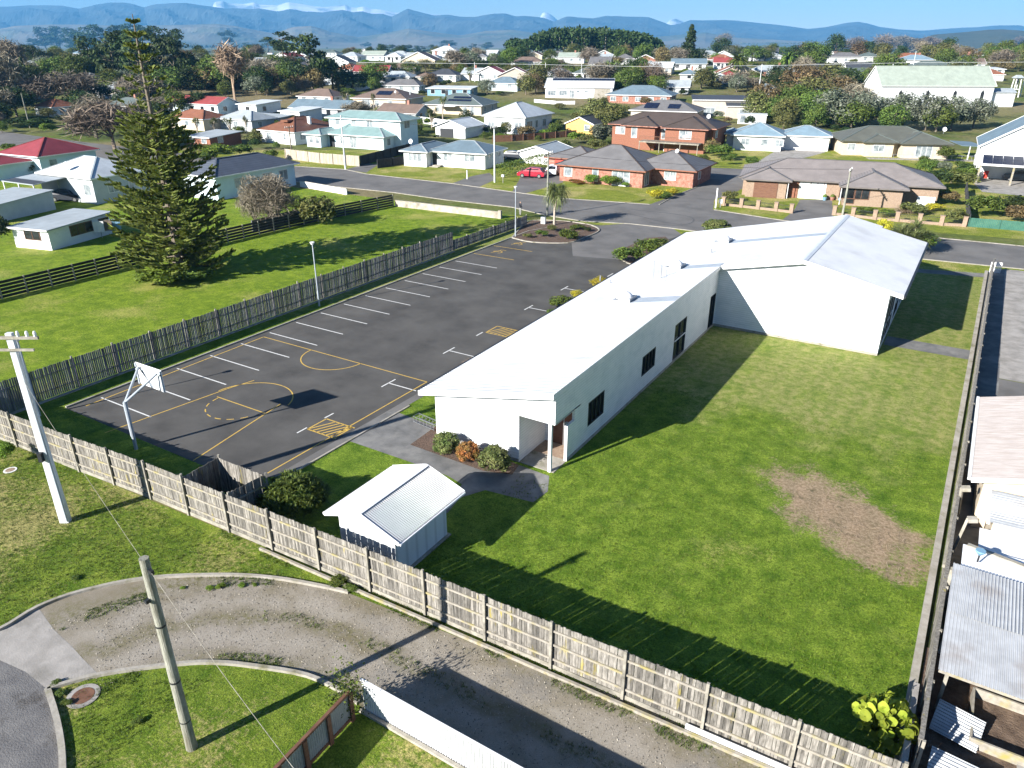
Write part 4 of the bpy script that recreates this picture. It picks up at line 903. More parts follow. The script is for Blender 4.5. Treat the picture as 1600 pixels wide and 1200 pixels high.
for kd, m in (('bush_dark','leaf_dark'),('bush_mid','leaf_mid'),('bush_olive','leaf_olive'),('bush_brown','leaf_brown'),('bush_bright','leaf_bright'),('bush_yellow','leaf_yellow'),('bush_rust','leaf_rust'),('bush_silver','leaf_silver')):
    proto(kd, mk_bush(m, (5,8)))
def mk_flat(m, seeds, nc=26, per=90, size=.03, R=(.42,.4,.38), cz=.58, cr=.17, base=.03):
    out = []
    for s in seeds:
        r = np.random.default_rng(s); P, Nn = clumpcloud(nc, R, (0,0,cz), cr, per, r, shape='flat'); out.append((fastmesh('crown', leafquads(P, size, Nn, .3, rng=r), 4, [m]), trunk_mesh(.8, base, rng=r, limbs=6)))
    return out
proto('pine', mk_flat('leaf_dark', (2,9,21)))
proto('umbrella', mk_flat('leaf_dark', (4,14), nc=20, R=(.45,.42,.26), cz=.7, cr=.15))
proto('cypress', [(fastmesh('crown', leafquads(*(lambda a: (a[0], .035, a[1]))(clumpcloud(60, (.3,.3,.5), (0,0,.52), .13, 55, np.random.default_rng(s), shape='cone')), .2, rng=np.random.default_rng(s)), 4, ['leaf_dark']), trunk_mesh(.6,.025)) for s in (1,6)])
proto('norfolk_far', [(fastmesh('crown', leafquads(*(lambda a: (a[0], .03, a[1]))(clumpcloud(80, (.36,.36,.5), (0,0,.53), .1, 50, np.random.default_rng(s), shape='cone')), .4, rng=np.random.default_rng(s)), 4, ['leaf_dark']), trunk_mesh(.98,.02,limbs=2)) for s in (1,)])
def bare_proto(kind, m, bushy=1.0, **k):
    out = []
    for s in (2,5,9):
        r = np.random.default_rng(s); out.append((bare_mesh('crown', 1, .013, rng=r, m=m, **k), None))
    PROTO[kind] = out
bare_proto('bare', 'twig', spread=.42, up=.18, depth=4, kids=4, tw=.002)
bare_proto('bare_pink', 'twig_pink', spread=.42, up=.15, depth=4, kids=4, tw=.002)
bare_proto('poplar', 'twig_straw', spread=.16, up=.5, depth=4, kids=4, tw=.0022)
def twig_dome(m, s):
    r = np.random.default_rng(s); P, Nn = clumpcloud(60, (.42,.42,.44), (0,0,.46), .14, 110, r, zmin=-.6, shell=.35); Nn = np.cross(Nn, r.normal(size=Nn.shape)); V = leafquads(P, .06, Nn, 0, .06, r)
    b_ = tubes_fast([((0,0,0),tuple(r.normal(size=3)*np.array([.16,.16,.08])+np.array([0,0,.6])),.012,.004) for _ in range(22)], 4); return fastmesh('crown', np.concatenate([V, b_]), 4, [m]), None
PROTO['twigs'] = [twig_dome('twig_pink', 3), twig_dome('twig', 4)]
def frond(r, L_, n=7, w_=.05, droop=.5, an=0, el=.9, tilt=0):
    """arching frond as paired leaflets"""
    q = []; p = np.zeros(3); d = np.array([math.cos(an)*math.cos(el), math.sin(an)*math.cos(el), math.sin(el)]); side = np.array([-math.sin(an), math.cos(an), 0]); st = L_/n
    for i in range(n):
        e = p+d*st; ww = w_*(1-.55*i/n)
        for sg in (-1, 1):
            s2 = side*sg*ww+np.array([0,0,-ww*.5])+d*st*.6; q += [p, e, e+s2*.8, p+s2]
        p = e; d = d+np.array([0,0,-droop/n*1.6]); d /= np.linalg.norm(d)
    return q
def spiky(r, nf, L_, wd, ctr, droopy=.4, el0=-.5):            # cabbage-tree head: strap leaves
    q = []
    for _ in range(nf):
        an = r.random()*6.283; el = el0+(1.45-el0)*r.random(); d = np.array([math.cos(an)*math.cos(el), math.sin(an)*math.cos(el), math.sin(el)]); s = np.array([-math.sin(an), math.cos(an), 0])*wd
        L2 = L_*(.7+.3*r.random()); a = np.array(ctr); b = a+d*L2*.55; c_ = b+(d+np.array([0,0,-droopy]))*L2*.45
        q += [a-s*.6, a+s*.6, b+s, b-s, b-s, b+s, c_+s*.15, c_-s*.15]
    return q
def palm():
    r = np.random.default_rng(4); q = []
    for i in range(70): 
        f = frond(r, .42, 7, .055, 1.1, r.random()*6.283, -.2+1.5*r.random()); q += [np.array(v)+np.array([0,0,.68]) for v in f]
    segs = [((0,0,0),(0,0,.4),.035,.03),((0,0,.4),(0,0,.62),.03,.05),((0,0,.62),(0,0,.7),.06,.05)]
    return fastmesh('fronds', np.array(q), 4, ['leaf_mid']), fastmesh('trunk', tubes_fast(segs, 8), 4, ['bark'])
PROTO['palm'] = [palm()]
def cabbage(seed, heads, th=.55, L_=.2, el0=-.5, dr=.4, nl=90):
    r = np.random.default_rng(seed); q = []; segs = [((0,0,0),(0,0,th*.6),.03,.024)]
    for i in range(heads):
        an = 6.283*i/heads+r.random()*.6; sp = (.05+.18*r.random()) if heads > 1 else 0; c_ = np.array([math.cos(an)*sp, math.sin(an)*sp, th+.22*r.random()+(.1 if heads > 1 else .25)])
        segs += [((0,0,th*.6), tuple(c_*np.array([.7,.7,1])-np.array([0,0,.06])), .022, .017), (tuple(c_*np.array([.7,.7,1])-np.array([0,0,.06])), tuple(c_), .017, .014)]; q += spiky(r, nl, L_, .006, c_, dr, el0)
    return fastmesh('leaves', np.array(q), 4, ['leaf_cabbage']), fastmesh('trunk', tubes_fast(segs, 7), 4, ['bark_pale'])
PROTO['cabbage'] = [cabbage(3, 7), cabbage(6, 5)]; PROTO['cabbage_single'] = [cabbage(9, 4, .58, .34, -1.3, .9, 150)]; PROTO['cabbage_low'] = [cabbage(12, 9, .30, .34, -.9, .5, 120)]
def tussock(m, seed=1):
    r = np.random.default_rng(seed); return fastmesh('leaves', np.array(spiky(r, 260, 1.0, .012, (0,0,.0), .7, .15)), 4, [m]), None
PROTO['flax'] = [tussock('leaf_mid')]; PROTO['tussock'] = [tussock('twig_straw')]
KIND = {'dark':'evergreen_tree','mid':'broadleaf_tree','olive':'garden_tree','brown':'autumn_tree','silver':'silver_tree','bright':'broadleaf_tree','yellow':'golden_shrub','pine':'pine_tree','umbrella':'pine_tree','cypress':'cypress_tree','norfolk_far':'norfolk_pine','bare':'bare_tree','bare_pink':'bare_tree','poplar':'poplar_tree','twigs':'bare_shrub','palm':'palm_tree','cabbage':'cabbage_tree','cabbage_single':'cabbage_tree','cabbage_low':'cabbage_tree','flax':'flax_bush','tussock':'tussock'}
DESC = {'dark':'dark green leafy tree','mid':'mid green leafy tree','olive':'olive green leafy tree','brown':'brown autumn-leaved tree','silver':'silvery green spreading tree','bright':'bright green leafy tree','yellow':'golden yellow shrub','pine':'very dark pine tree','umbrella':'dark flat-topped pine','cypress':'dark pointed conifer','norfolk_far':'tall conical dark conifer','bare':'leafless brown winter tree','bare_pink':'leafless pinkish twiggy tree','twigs':'leafless twiggy shrub','poplar':'upswept leafless straw-coloured poplar','palm':'date palm with arching fronds','cabbage':'spiky-headed cabbage tree','cabbage_single':'small spiky cabbage tree','flax':'green flax-like clump','tussock':'pale dry tussock',
 'bush_dark':'dark green rounded bush','bush_mid':'mid green bush','bush_olive':'olive green bush','bush_brown':'brownish bush','bush_bright':'bright green bush','bush_yellow':'golden yellow bush','ball':'round bush','ball_rust':'rusty round bush','bush_rust':'rust-red bush','bush_silver':'grey-green bush'}
_cnt = {}
AUTO = []                                                  # things whose label gets its place words at the end
def plant(kind, loc, w_, h, label=None, group=None, var=None, rz=None, cat=None):
    i = _cnt.get(kind, 0); _cnt[kind] = i+1; vs = PROTO[kind]; cr, tr = vs[(i if var is None else var) % len(vs)]
    nm = KIND.get(kind, 'bush'); sx_ = w_ if kind in ('flax','tussock') else w_
    t = link(nm, None if tr else cr, None, loc, R_.uniform(0, 6.28) if rz is None else rz)
    t.scale = (w_, w_, h)
    if tr: link(cr.name.split('.')[0], cr, t); link('trunk', tr, t)
    tag(t, label or DESC[kind], cat or {'palm':'palm','bush':'bush','yellow':'shrub'}.get(nm if kind != 'yellow' else 'yellow', 'tree' if 'tree' in nm or 'pine' in nm else 'bush'), group)
    if label is None: AUTO.append((t, loc, group))
    return t
def tree(kind, x, yb, yt, wpx, label=None, group=None, **k):   # by picture position: foot (x,yb), top row yt, width in picture px
    p = G(x, yb); D = max(5, dep(p[0], p[1])); h = HT(p, yt); w_ = wpx*math.hypot(D, 0)/F
    return plant(kind, p, w_*1.12, h*1.0, label, group, **k)
# ------------------------------------------------------------------ houses
FOOT = []
def rect_roof(mb, caps, fas, x0, x1, y0, y1, eh, typ, pitch, oh):
    X0, X1, Y0, Y1_ = x0-oh, x1+oh, y0-oh, y1+oh; W_, D_ = X1-X0, Y1_-Y0; th = .14
    if typ == 'hip':
        s = min(W_, D_)/2; rh = s*pitch
        if W_ >= D_: r0, r1 = (X0+s, (Y0+Y1_)/2, eh+rh), (X1-s, (Y0+Y1_)/2, eh+rh)
        else: r0, r1 = ((X0+X1)/2, Y0+s, eh+rh), ((X0+X1)/2, Y1_-s, eh+rh)
        a, b, c_, d = (X0,Y0,eh), (X1,Y0,eh), (X1,Y1_,eh), (X0,Y1_,eh)
        if W_ >= D_: mb.add([a,b,c_,d,r0,r1], [(0,1,5,4),(1,2,5),(2,3,4,5),(3,0,4),(0,3,2,1)]); hips = [(a,r0),(d,r0),(b,r1),(c_,r1)]
        else: mb.add([a,b,c_,d,r0,r1], [(0,1,4),(1,2,5,4),(2,3,5),(3,0,4,5),(0,3,2,1)]); hips = [(a,r0),(b,r0),(d,r1),(c_,r1)]
        for p, q in hips: caps.beam((p[0],p[1],p[2]+.03), (q[0],q[1],q[2]+.03), .2, .06)
        if (Vector(r1)-Vector(r0)).length > .05: caps.beam((r0[0],r0[1],r0[2]+.03), (r1[0],r1[1],r1[2]+.03), .22, .06)
        fas.beam((X0,Y0-.02,eh-.08),(X1,Y0-.02,eh-.08),.05,.16).beam((X0,Y1_+.02,eh-.08),(X1,Y1_+.02,eh-.08),.05,.16).beam((X0-.02,Y0,eh-.08),(X0-.02,Y1_,eh-.08),.05,.16).beam((X1+.02,Y0,eh-.08),(X1+.02,Y1_,eh-.08),.05,.16)
        return rh
    if typ in ('gx','gy'):
        if typ == 'gx':
            s = D_/2; rh = s*pitch; ym = (Y0+Y1_)/2
            mb.slab([(X0,Y0,eh),(X1,Y0,eh),(X1,ym,eh+rh),(X0,ym,eh+rh)], .1).slab([(X0,ym,eh+rh),(X1,ym,eh+rh),(X1,Y1_,eh),(X0,Y1_,eh)], .1)
            caps.beam((X0,ym,eh+rh+.02),(X1,ym,eh+rh+.02),.3,.05)
            for X in (X0-.015, X1+.015): fas.beam((X,Y0,eh-.06),(X,ym,eh+rh-.06),.04,.2).beam((X,ym,eh+rh-.06),(X,Y1_,eh-.06),.04,.2)
            fas.beam((X0,Y0-.03,eh-.08),(X1,Y0-.03,eh-.08),.08,.12).beam((X0,Y1_+.03,eh-.08),(X1,Y1_+.03,eh-.08),.08,.12)
        else:
            s = W_/2; rh = s*pitch; xm = (X0+X1)/2
            mb.slab([(X0,Y0,eh),(xm,Y0,eh+rh),(xm,Y1_,eh+rh),(X0,Y1_,eh)], .1).slab([(xm,Y0,eh+rh),(X1,Y0,eh),(X1,Y1_,eh),(xm,Y1_,eh+rh)], .1)
            caps.beam((xm,Y0,eh+rh+.02),(xm,Y1_,eh+rh+.02),.3,.05)
            for Y in (Y0-.015, Y1_+.015): fas.beam((X0,Y,eh-.06),(xm,Y,eh+rh-.06),.04,.2).beam((xm,Y,eh+rh-.06),(X1,Y,eh-.06),.04,.2)
            fas.beam((X0-.03,Y0,eh-.08),(X0-.03,Y1_,eh-.08),.08,.12).beam((X1+.03,Y0,eh-.08),(X1+.03,Y1_,eh-.08),.08,.12)
        return rh
    if typ == 'mono':                                      # rises away from the front
        mb.slab([(X0,Y0,eh),(X1,Y0,eh),(X1,Y1_,eh+D_*pitch),(X0,Y1_,eh+D_*pitch)], .12)
        fas.beam((X0,Y0-.03,eh-.06),(X1,Y0-.03,eh-.06),.06,.18); return D_*pitch
def hbox(p0, hd, name, label, cat, wall, roof, rects, wins=(), xwins=(), fas='white_paint', capm=None, frm='white_paint', pane='pale_glass', extra=None, group=None, auto=False):
    """rects: (x0,x1,y0,y1,eave,type,pitch,overhang[,z0]); wins on -y faces: (x,y,z,w,h); xwins on +x faces: (x,y,z,w,h)"""
    t = thing(name, label, cat, p0, hd, group); wm = MB(); rm_ = MB(); cp = MB(); fs = MB()
    for r in rects:
        x0, x1, y0, y1, eh, typ, pt, oh = r[:8]; z0 = r[8] if len(r) > 8 else -.3
        wm.box(x0,x1,y0,y1,z0,eh)
        if typ == 'gx': s = (y1-y0)/2+oh; k = (s-oh)*pt; wm.add([(x0,y0,eh),(x0,y1,eh),(x0,(y0+y1)/2,eh+k+oh*pt-.1),(x1,y0,eh),(x1,y1,eh),(x1,(y0+y1)/2,eh+k+oh*pt-.1)],[(0,2,1),(3,4,5)])
        if typ == 'gy': s = (x1-x0)/2+oh; wm.add([(x0,y0,eh),(x1,y0,eh),((x0+x1)/2,y0,eh+s*pt-.1),(x0,y1,eh),(x1,y1,eh),((x0+x1)/2,y1,eh+s*pt-.1)],[(0,1,2),(4,3,5)])
        if typ == 'mono': wm.add([(x0,y0,eh),(x0,y1,eh),(x0,y1,eh+(y1-y0+oh)*pt-.12),(x1,y0,eh),(x1,y1,eh),(x1,y1,eh+(y1-y0+oh)*pt-.12)],[(0,1,2),(3,5,4),(1,4,5,2)])
        rect_roof(rm_, cp, fs, x0, x1, y0, y1, eh+.02, typ, pt, oh)
    wm.build('wall', M[wall], t); r_o = rm_.build('roof', M[roof], t)
    if cp.v: cp.build('ridge_cap', M[capm or roof], t)
    fs.build('fascia', M[fas], t)
    for (x, y, z, w_, h) in wins:
        f = .07; n = max(1, round(w_/.9)); mb = MB().box(x,x+w_,y-.05,y+.02,z-f,z).box(x,x+w_,y-.05,y+.02,z+h,z+h+f).box(x-f,x,y-.05,y+.02,z-f,z+h+f).box(x+w_,x+w_+f,y-.05,y+.02,z-f,z+h+f)
        for k in range(1, n): mb.box(x+w_*k/n-.025,x+w_*k/n+.025,y-.045,y+.02,z,z+h)
        o = mb.build('window', M[frm], t); MB().box(x,x+w_,y-.02,y-.012,z,z+h).build('pane', M[pane], o)
    for (x, y, z, w_, h) in xwins:
        f = .07; n = max(1, round(w_/.9)); mb = MB().box(x-.02,x+.05,y,y+w_,z-f,z).box(x-.02,x+.05,y,y+w_,z+h,z+h+f).box(x-.02,x+.05,y-f,y,z-f,z+h+f).box(x-.02,x+.05,y+w_,y+w_+f,z-f,z+h+f)
        for k in range(1, n): mb.box(x-.02,x+.045,y+w_*k/n-.025,y+w_*k/n+.025,z,z+h)
        o = mb.build('window', M[frm], t); MB().box(x+.012,x+.02,y,y+w_,z,z+h).build('pane', M[pane], o)
    if extra: extra(t)
    c_, s_ = math.cos(hd), math.sin(hd); xs = [q for r in rects for q in r[:2]]; ysx = [q for r in rects for q in r[2:4]]
    cxm, cym = (min(xs)+max(xs))/2, (min(ysx)+max(ysx))/2
    FOOT.append((p0[0]+cxm*c_-cym*s_, p0[1]+cxm*s_+cym*c_, math.hypot(max(xs)-min(xs), max(ysx)-min(ysx))/2, label))
    if auto: AUTO.append((t, (p0[0]+cxm*c_-cym*s_, p0[1]+cxm*s_+cym*c_, p0[2]), group))
    return t
def frame(corner, xl, xr, head):                           # solve width and depth from picture columns; corner = front-right foot
    P = G(*corner); c_, s_ = math.cos(head), math.sin(head)
    def solve(dx, dy, target, sgn):
        lo, hi = .5, 60
        for _ in range(40):
            m_ = (lo+hi)/2; q = PJ(P[0]+dx*m_, P[1]+dy*m_, P[2])[0]
            if (q-target)*sgn > 0: hi = m_
            else: lo = m_
        return lo
    w_ = solve(-c_, -s_, xl, -1); d = solve(-s_, c_, xr, 1) if xr else 8
    return P, w_, d
def house(corner, xl, xr, head, label, wall, roof, eave=2.55, typ='hip', pitch=.36, oh=.5, build=None, wins='auto', cat='house', name='house', dmax=14, dmin=5, **k):
    """rectangular house; build(w,d) may return its own rects"""
    hd = rad(head); P, w_, d = frame(corner, xl, xr, hd); d = min(max(d, dmin), dmax)
    o = (P[0]-w_*math.cos(hd), P[1]-w_*math.sin(hd), P[2])
    rects = build(w_, d) if build else [(0,w_,0,d,eave,typ,pitch,oh)]
    W_, X_ = [], []
    if wins == 'auto':
        nwin = max(1, int(w_/3.6)); W_ = [((i+.5)*w_/nwin-.75, 0 if not build else rects[0][2], .95, 1.5, 1.1) for i in range(nwin)]
        nx = max(1, int(d/4)); X_ = [(w_, (i+.5)*d/nx-.6, .95, 1.2, 1.1) for i in range(nx)]
    elif wins: W_, X_ = wins(w_, d)
    return hbox(o, hd, name, label, cat, wall, roof, rects, W_, X_, **k), w_, d
# ------------------------------------------------------------------ the houses across the street (near and middle distance)
def chimney(t, x, y, z0, z1, m='red_brick', s=.35): MB().box(x-s,x+s,y-s*.7,y+s*.7,z0,z1).box(x-s-.05,x+s+.05,y-s*.7-.05,y+s*.7+.05,z1,z1+.08).build('chimney', M[m], t)
def dish(t, x, y, z, r=.38):
    o = MB().tube([(x,y,z),(x,y,z+.7)], .03, 6).build('dish_mast', M['galv'], t); q = MB()
    for k in range(16):
        a0, a1 = 6.283*k/16, 6.283*(k+1)/16; q.add([(x,y-.1,z+.85),(x+r*math.cos(a0),y-.25+.1*math.sin(a0),z+.85+r*math.sin(a0)),(x+r*math.cos(a1),y-.25+.1*math.sin(a1),z+.85+r*math.sin(a1))],[(0,1,2)])
    q.build('satellite_dish', M['white_paint'], o)
def solar(t, x0, x1, y0, y1, z0, z1, nx=4, ny=1, rf=None):          # tilted panel array lying on a roof slope that rises with y
    fr = MB(); g = (x1-x0)/nx; h = 1.0/ny
    if rf: z0 = rf[0]+.12+(y0+rf[1])*rf[2]; z1 = rf[0]+.12+(y1+rf[1])*rf[2]
    for i in range(nx):
        for j in range(ny):
            ya, yb = y0+(y1-y0)*(j*h), y0+(y1-y0)*((j+1)*h-.03*h); za, zb = z0+(z1-z0)*(j*h), z0+(z1-z0)*((j+1)*h-.03*h)
            fr.slab([(x0+i*g,ya,za),(x0+i*g+g*.96,ya,za),(x0+i*g+g*.96,yb,zb),(x0+i*g,yb,zb)], .04)
    fr.build('solar_panels', M['solar'], t)
# H1 white bungalow with blue-grey roof
def b(w_, d): return [(4.3,w_,0,d*.82,2.5,'hip',.34,.55),(0,4.3,-1.7,d*.82-.01,2.49,'hip',.34,.55)]
def wf_(w_, d): return [(1.0,-1.7,.9,2.4,1.3),(6.6,0,1.1,1.6,1.1),(10.6,0,1.1,1.8,1.1)], [(w_,1.2,1.7,.9,.4),(w_,5,1.5,.9,.6)]
def ex(t):
    MB().box(4.55,5.4,-.04,.03,0,2.1).build('door', M['dark_frame'], t); MB().box(4.5,6.2,-1.3,0,-.1,.14).box(5,6.4,-1.0,0,.14,.3).build('doorstep', M['kerb_concrete'], t)
    dish(t, .2, .6, 2.9)
house((758,265), 640, 793, 8, 'white bungalow with low blue-grey hip roof on the corner lawn across the street', 'white_wall', 'roof_bluegrey', build=b, wins=wf_, extra=ex, capm='roof_silver')
# H2 two-storey pale blue house
def b(w_, d): return [(3.5,w_,0,6,2.5,'hip',.36,.6),(0,3.5,-2.2,5.5,2.49,'hip',.36,.6),(1.2,w_+1.6,3.6,9.6,5.2,'hip',.34,.6)]
def wf_(w_, d): return [(.7,-2.2,.8,.9,1.2),(2.2,-2.2,.8,.9,1.2),(6.6,0,.8,.9,1.2),(9,0,.2,1.6,1.9),(3,3.6,3.9,1,1),(7,3.6,3.9,1.1,1),(10.6,3.6,3.8,1.6,1.2)], [(w_,1.2,.8,1,1.2),(w_+1.6,5,3.7,1.8,1.3)]
def ex(t): 
    MB().box(4.0,5.2,-.06,.02,0,2.1).build('door', M['dark_frame'], t)
    MB().add([(4.6,-.2,2.7),(6.4,3.6,4.3),(8.4,3.6,2.9),(6.6,-.0,2.62),(4.4,3.6,2.9)],[(0,1,3),(1,2,3),(0,4,1)]).build('porch_roof', M['roof_teal'], t)
    MB().box(5.2,5.28,.2,.28,2.6,2.61).build('vent', M['galv'], t)
house((600,235), 492, 640, 5, 'pale blue two-storey house with sea green lower roofs behind the blonde timber fence', 'pale_blue_wall', 'roof_teal', build=b, wins=wf_, extra=ex, capm='roof_silver')
# H3 white house with brown tiles
def ex(t): chimney(t, 8, 6.3, 3.2, 4.9, 'white_wall'); MB().box(4.2,6.2,2,6.5,4.1,4.45).build('roof_box', M['roof_brown_tile'], t)
house((462,227), 409, 531, 0, 'white house with brown tiled hip roof and a tall chimney left of the two-storey house', 'white_wall', 'roof_brown_tile', pitch=.42, dmax=13, extra=ex)
# H4 big white house
def ex(t):
    MB().box(8.6,10.2,-1.3,-.05,2.15,2.25).build('porch_roof', M['white_paint'], t)
    for x in (8.65,10.1): MB().box(x,x+.08,-1.3,-1.22,0,2.15).build('porch_post', M['white_paint'], t)
house((820,211), 757, 865, 2, 'tall white house with broad white hipped roof beside the dark picket fence', 'white_wall', 'roof_white', eave=3.7, pitch=.46, oh=.5, dmax=13, wins=lambda w_, d: ([(1,0,1.1,1.6,1.5),(4.4,0,1.1,1.6,1.5),(8,0,1.1,1.8,1.5)], [(w_,1,1.2,2.4,1.5),(w_,5,1.2,1,1.5),(w_,8.5,1.2,1.6,1.5)]), capm='roof_silver')
# H5 red brick house, front right of the crossing
def b(w_, d): return [(-4.4,w_,0,11.5,2.4,'hip',.40,.6),(w_-3,w_+6.2,3.6,12.5,2.39,'hip',.40,.6),(-9.6,-2,6.4,14,2.38,'hip',.34,.5)]
def wf_(w_, d): return [(-3.6,0,.8,1.2,1.2),(1.0,0,.4,.8,1.8),(w_-4.6,0,.1,2.6,1.95),(w_+2,3.6,.9,1.6,1.1)], [(w_,.8,.2,1.6,1.9),(w_+6.2,6,.9,1,1)]
def ex(t):
    MB().box(-8.4,-6.0,6.32,6.4,0,2.05).build('garage_door', M['red_paint'], t); MB().box(.6,3.4,-.02,.0,2.1,2.35).build('lintel', M['red_paint'], t)
    dish(t, 11, 7.5, 3.6, .28)
house((1003,294), 916, 1050, 2, 'red brick house with dark grey tiled hips and orange fascia at the street crossing', 'red_brick', 'roof_grey_tile', build=b, wins=wf_, fas='orange_brick', extra=ex, capm='roof_darkbrown')
# H6 two-storey brick house with balcony
def b(w_, d): return [(-3.2,w_+1.6,1.4,11,4.4,'hip',.38,.7),(0,6,0,8,4.39,'hip',.38,.7),(w_-7,w_+.6,-.6,8,4.38,'hip',.38,.7)]
def wf_(w_, d): return [(-2.4,1.4,2.6,1.8,1.3),(1.4,0,2.2,1,1.9),(7,1.4,2.1,2,2),(w_-4.2,-.6,2.5,2.2,1.4)], [(w_+1.6,3,2.6,1.4,1.2)]
def ex(t):
    MB().box(4,15.5,-3,-.05,1.75,1.95).build('balcony_floor', M['weathered'], t)
    r = MB().box(4,15.5,-3.0,-2.94,2.85,2.93)
    for i in range(47): r.box(4+.25*i-.015,4+.25*i+.015,-2.99,-2.95,1.95,2.85)
    r.build('balustrade', M['brown_stain'], t)
    for x in (4.1,8,12,15.3): MB().box(x-.06,x+.06,-2.95,-2.83,0,1.75).build('balcony_post', M['weathered'], t)
    MB().box(8,14,-.1,-.02,0,1.6).build('garage_wall', M['white_wall'], t); dish(t, 14.5, 6, 5.3)
house((1095,240), 975, 1112, 3, 'orange brick upper-storey house with dark brown roof and long balcony', 'orange_brick', 'roof_darkbrown', build=b, wins=wf_, fas='red_brick', extra=ex, capm='roof_darkbrown')
# H7 white house with light blue roof
def b(w_, d): return [(0,w_,0,9,2.8,'hip',.40,.6),(w_,w_+8.5,3.5,11,2.7,'hip',.36,.5),(-1.4,0,1.8,8,2.79,'hip',.40,.6)]
def wf_(w_, d): return [(1.5,0,1.0,1.6,1.1),(5.2,0,1.0,1.2,1.1),(7.8,0,1,1.4,1.1)], [(w_,.8,1,1.2,1.1)]
def ex(t): MB().box(10.4,15.6,3.42,3.5,0,2.2).build('garage_door', M['white_paint'], t); MB().tube([(8,3,4.2),(8,3,5.1),(9,3.2,5.0)], .03, 6).build('aerial', M['dark_frame'], t)
house((1219,237), 1144, 1245, 12, 'white house with light blue hipped roof and a wide garage beside the pale concrete driveway', 'white_wall', 'roof_blue', build=b, wins=wf_, extra=ex, capm='roof_silver')
# H8 long taupe-roofed brick house
def b(w_, d): return [(-12.5,w_+4.4,3.2,13.5,2.4,'hip',.34,.6),(0,w_,0,10,2.39,'hip',.34,.6),(-12.0,-6.9,1.9,10,2.38,'hip',.34,.6)]
def wf_(w_, d): return [(w_-7.2,0,.9,3.4,1.2),(-3.9,3.2,.7,1.6,1.6),(.4,0,.3,.9,1.8)], [(w_,1,.3,1.8,1.8),(w_+4.4,5,.9,1.4,1.2)]
def ex(t):
    g = MB().box(-11.0,-8.0,1.83,1.9,0,2.05).build('garage_door', M['brown_stain'], t); MB().box(-6.6,-5.5,3.12,3.2,0,2.05).build('door', M['orange_brick'], t)
    MB().box(-5.3,-2.0,3.16,3.2,.0,2.3).build('wall_panel', M['white_wall'], t); MB().tube([(-.35,-.4,.1),(-.35,-.4,2.3)], .05, 6).build('downpipe', M['white_paint'], t); MB().tube([(-6.7,1.7,.1),(-6.7,1.7,2.3)], .05, 6).build('downpipe', M['white_paint'], t)
    MB().box(w_h8+1.2,w_h8+3.2,1.9,2.0,0,1.3).build('screen_wall', M['white_wall'], t)
w_h8 = 7.5
house((1406,326), 1315, 1425, 12, 'long tan brick house with taupe tiled roofs behind the low pillared fence', 'tan_brick', 'roof_taupe', build=b, wins=wf_, fas='roof_taupe', frm='brown_stain', pane='dark_glass', extra=ex, capm='roof_grey_tile')
# H9 cream house with dark green-grey roof
def b(w_, d): return [(-9.5,w_,3,13.5,2.6,'hip',.36,.6),(0,w_,0,9,2.59,'hip',.36,.6),(-6,-1.2,1.4,9,2.58,'hip',.36,.6)]
def wf_(w_, d): return [(2.2,0,.3,2.6,1.9),(-4.6,1.4,.9,1.8,1.1),(-8.6,3,.9,1.2,1.1)], []
def ex(t):
    MB().slab([(9.5,-.3,2.45),(13.2,-.3,2.35),(13.2,6,2.45),(9.5,6,2.6)], .1).build('verandah_roof', M['roof_bluegrey'], t)
    for x, y in ((13.1,-.2),(13.1,5.8),(10.9,-.2)): MB().box(x-.06,x+.06,y-.06,y+.06,0,2.35).build('verandah_post', M['white_paint'], t)
    MB().box(-6,13.2,-2.2,-.05,-.2,.05).build('terrace', M['kerb_concrete'], t); r = MB().box(-6,13.2,-2.2,-2.16,.9,.95)
    for i in range(25): r.box(-6+.8*i-.02,-6+.8*i+.02,-2.2,-2.16,.05,.95)
    r.build('railing', M['galv'], t); dish(t, 8.5, 7, 3.6)
house((1478,249), 1408, 1510, 22, 'cream rendered house with dark green-grey hip roof on a raised terrace', 'cream_wall', 'roof_green_tile', build=b, wins=wf_, fas='roof_green_tile', extra=ex, capm='roof_darkgreen')
# H10 white gabled house with carport and solar panels at right edge
def b(w_, d): return [(0,11,3.2,16,4.6,'gy',.62,.4)]
def wf_(w_, d): return [(6.2,3.2,3.6,1.2,.9),(7.6,3.2,3.6,1.2,.9)], []
def ex(t):
    MB().slab([(-.6,-3.2,2.75),(11,-3.2,2.75),(11,3.1,3.35),(-.6,3.1,3.35)], .14).build('carport_roof', M['white_paint'], t)
    solar(t, .4, 10.6, -2.5, .3, 2.90, 3.75, 8, 2)
    for x in (.2,4.4,8.6): MB().box(x-.12,x+.12,-3.0,-2.76,-.3,2.62).build('carport_post', M['rail_wood'], t)
    MB().box(-.1,.0,-2.6,3.1,-.2,1.1).build('side_wall', M['red_brick'], t)
house((1640,290), 1522, None, 3, 'white gabled house with a double carport carrying solar panels at the right edge', 'white_wall', 'roof_bluegrey', build=b, wins=wf_, extra=ex, capm='roof_bluegrey', frm='dark_frame', pane='dark_glass')
# H11 blue-grey house, slate tiles, left
def b(w_, d): return [(0,w_,0,d,3.1,'hip',.40,.6)]
house((342,314), 288, 463, 2, 'pale blue house with dark slate-tiled hip roof behind the bare grey shrub', 'pale_blue_wall', 'roof_slate_tile', eave=3.1, wins=lambda w_, d: ([(2.5,0,1.2,1.6,1.2)],[(w_,3,1.2,1.5,1.2),(w_,d-6,1.2,1.5,1.2),(w_,d-3,1.1,1.5,1.3)]), pitch=.40, oh=.6, dmin=8, dmax=19, capm='roof_slate_tile')
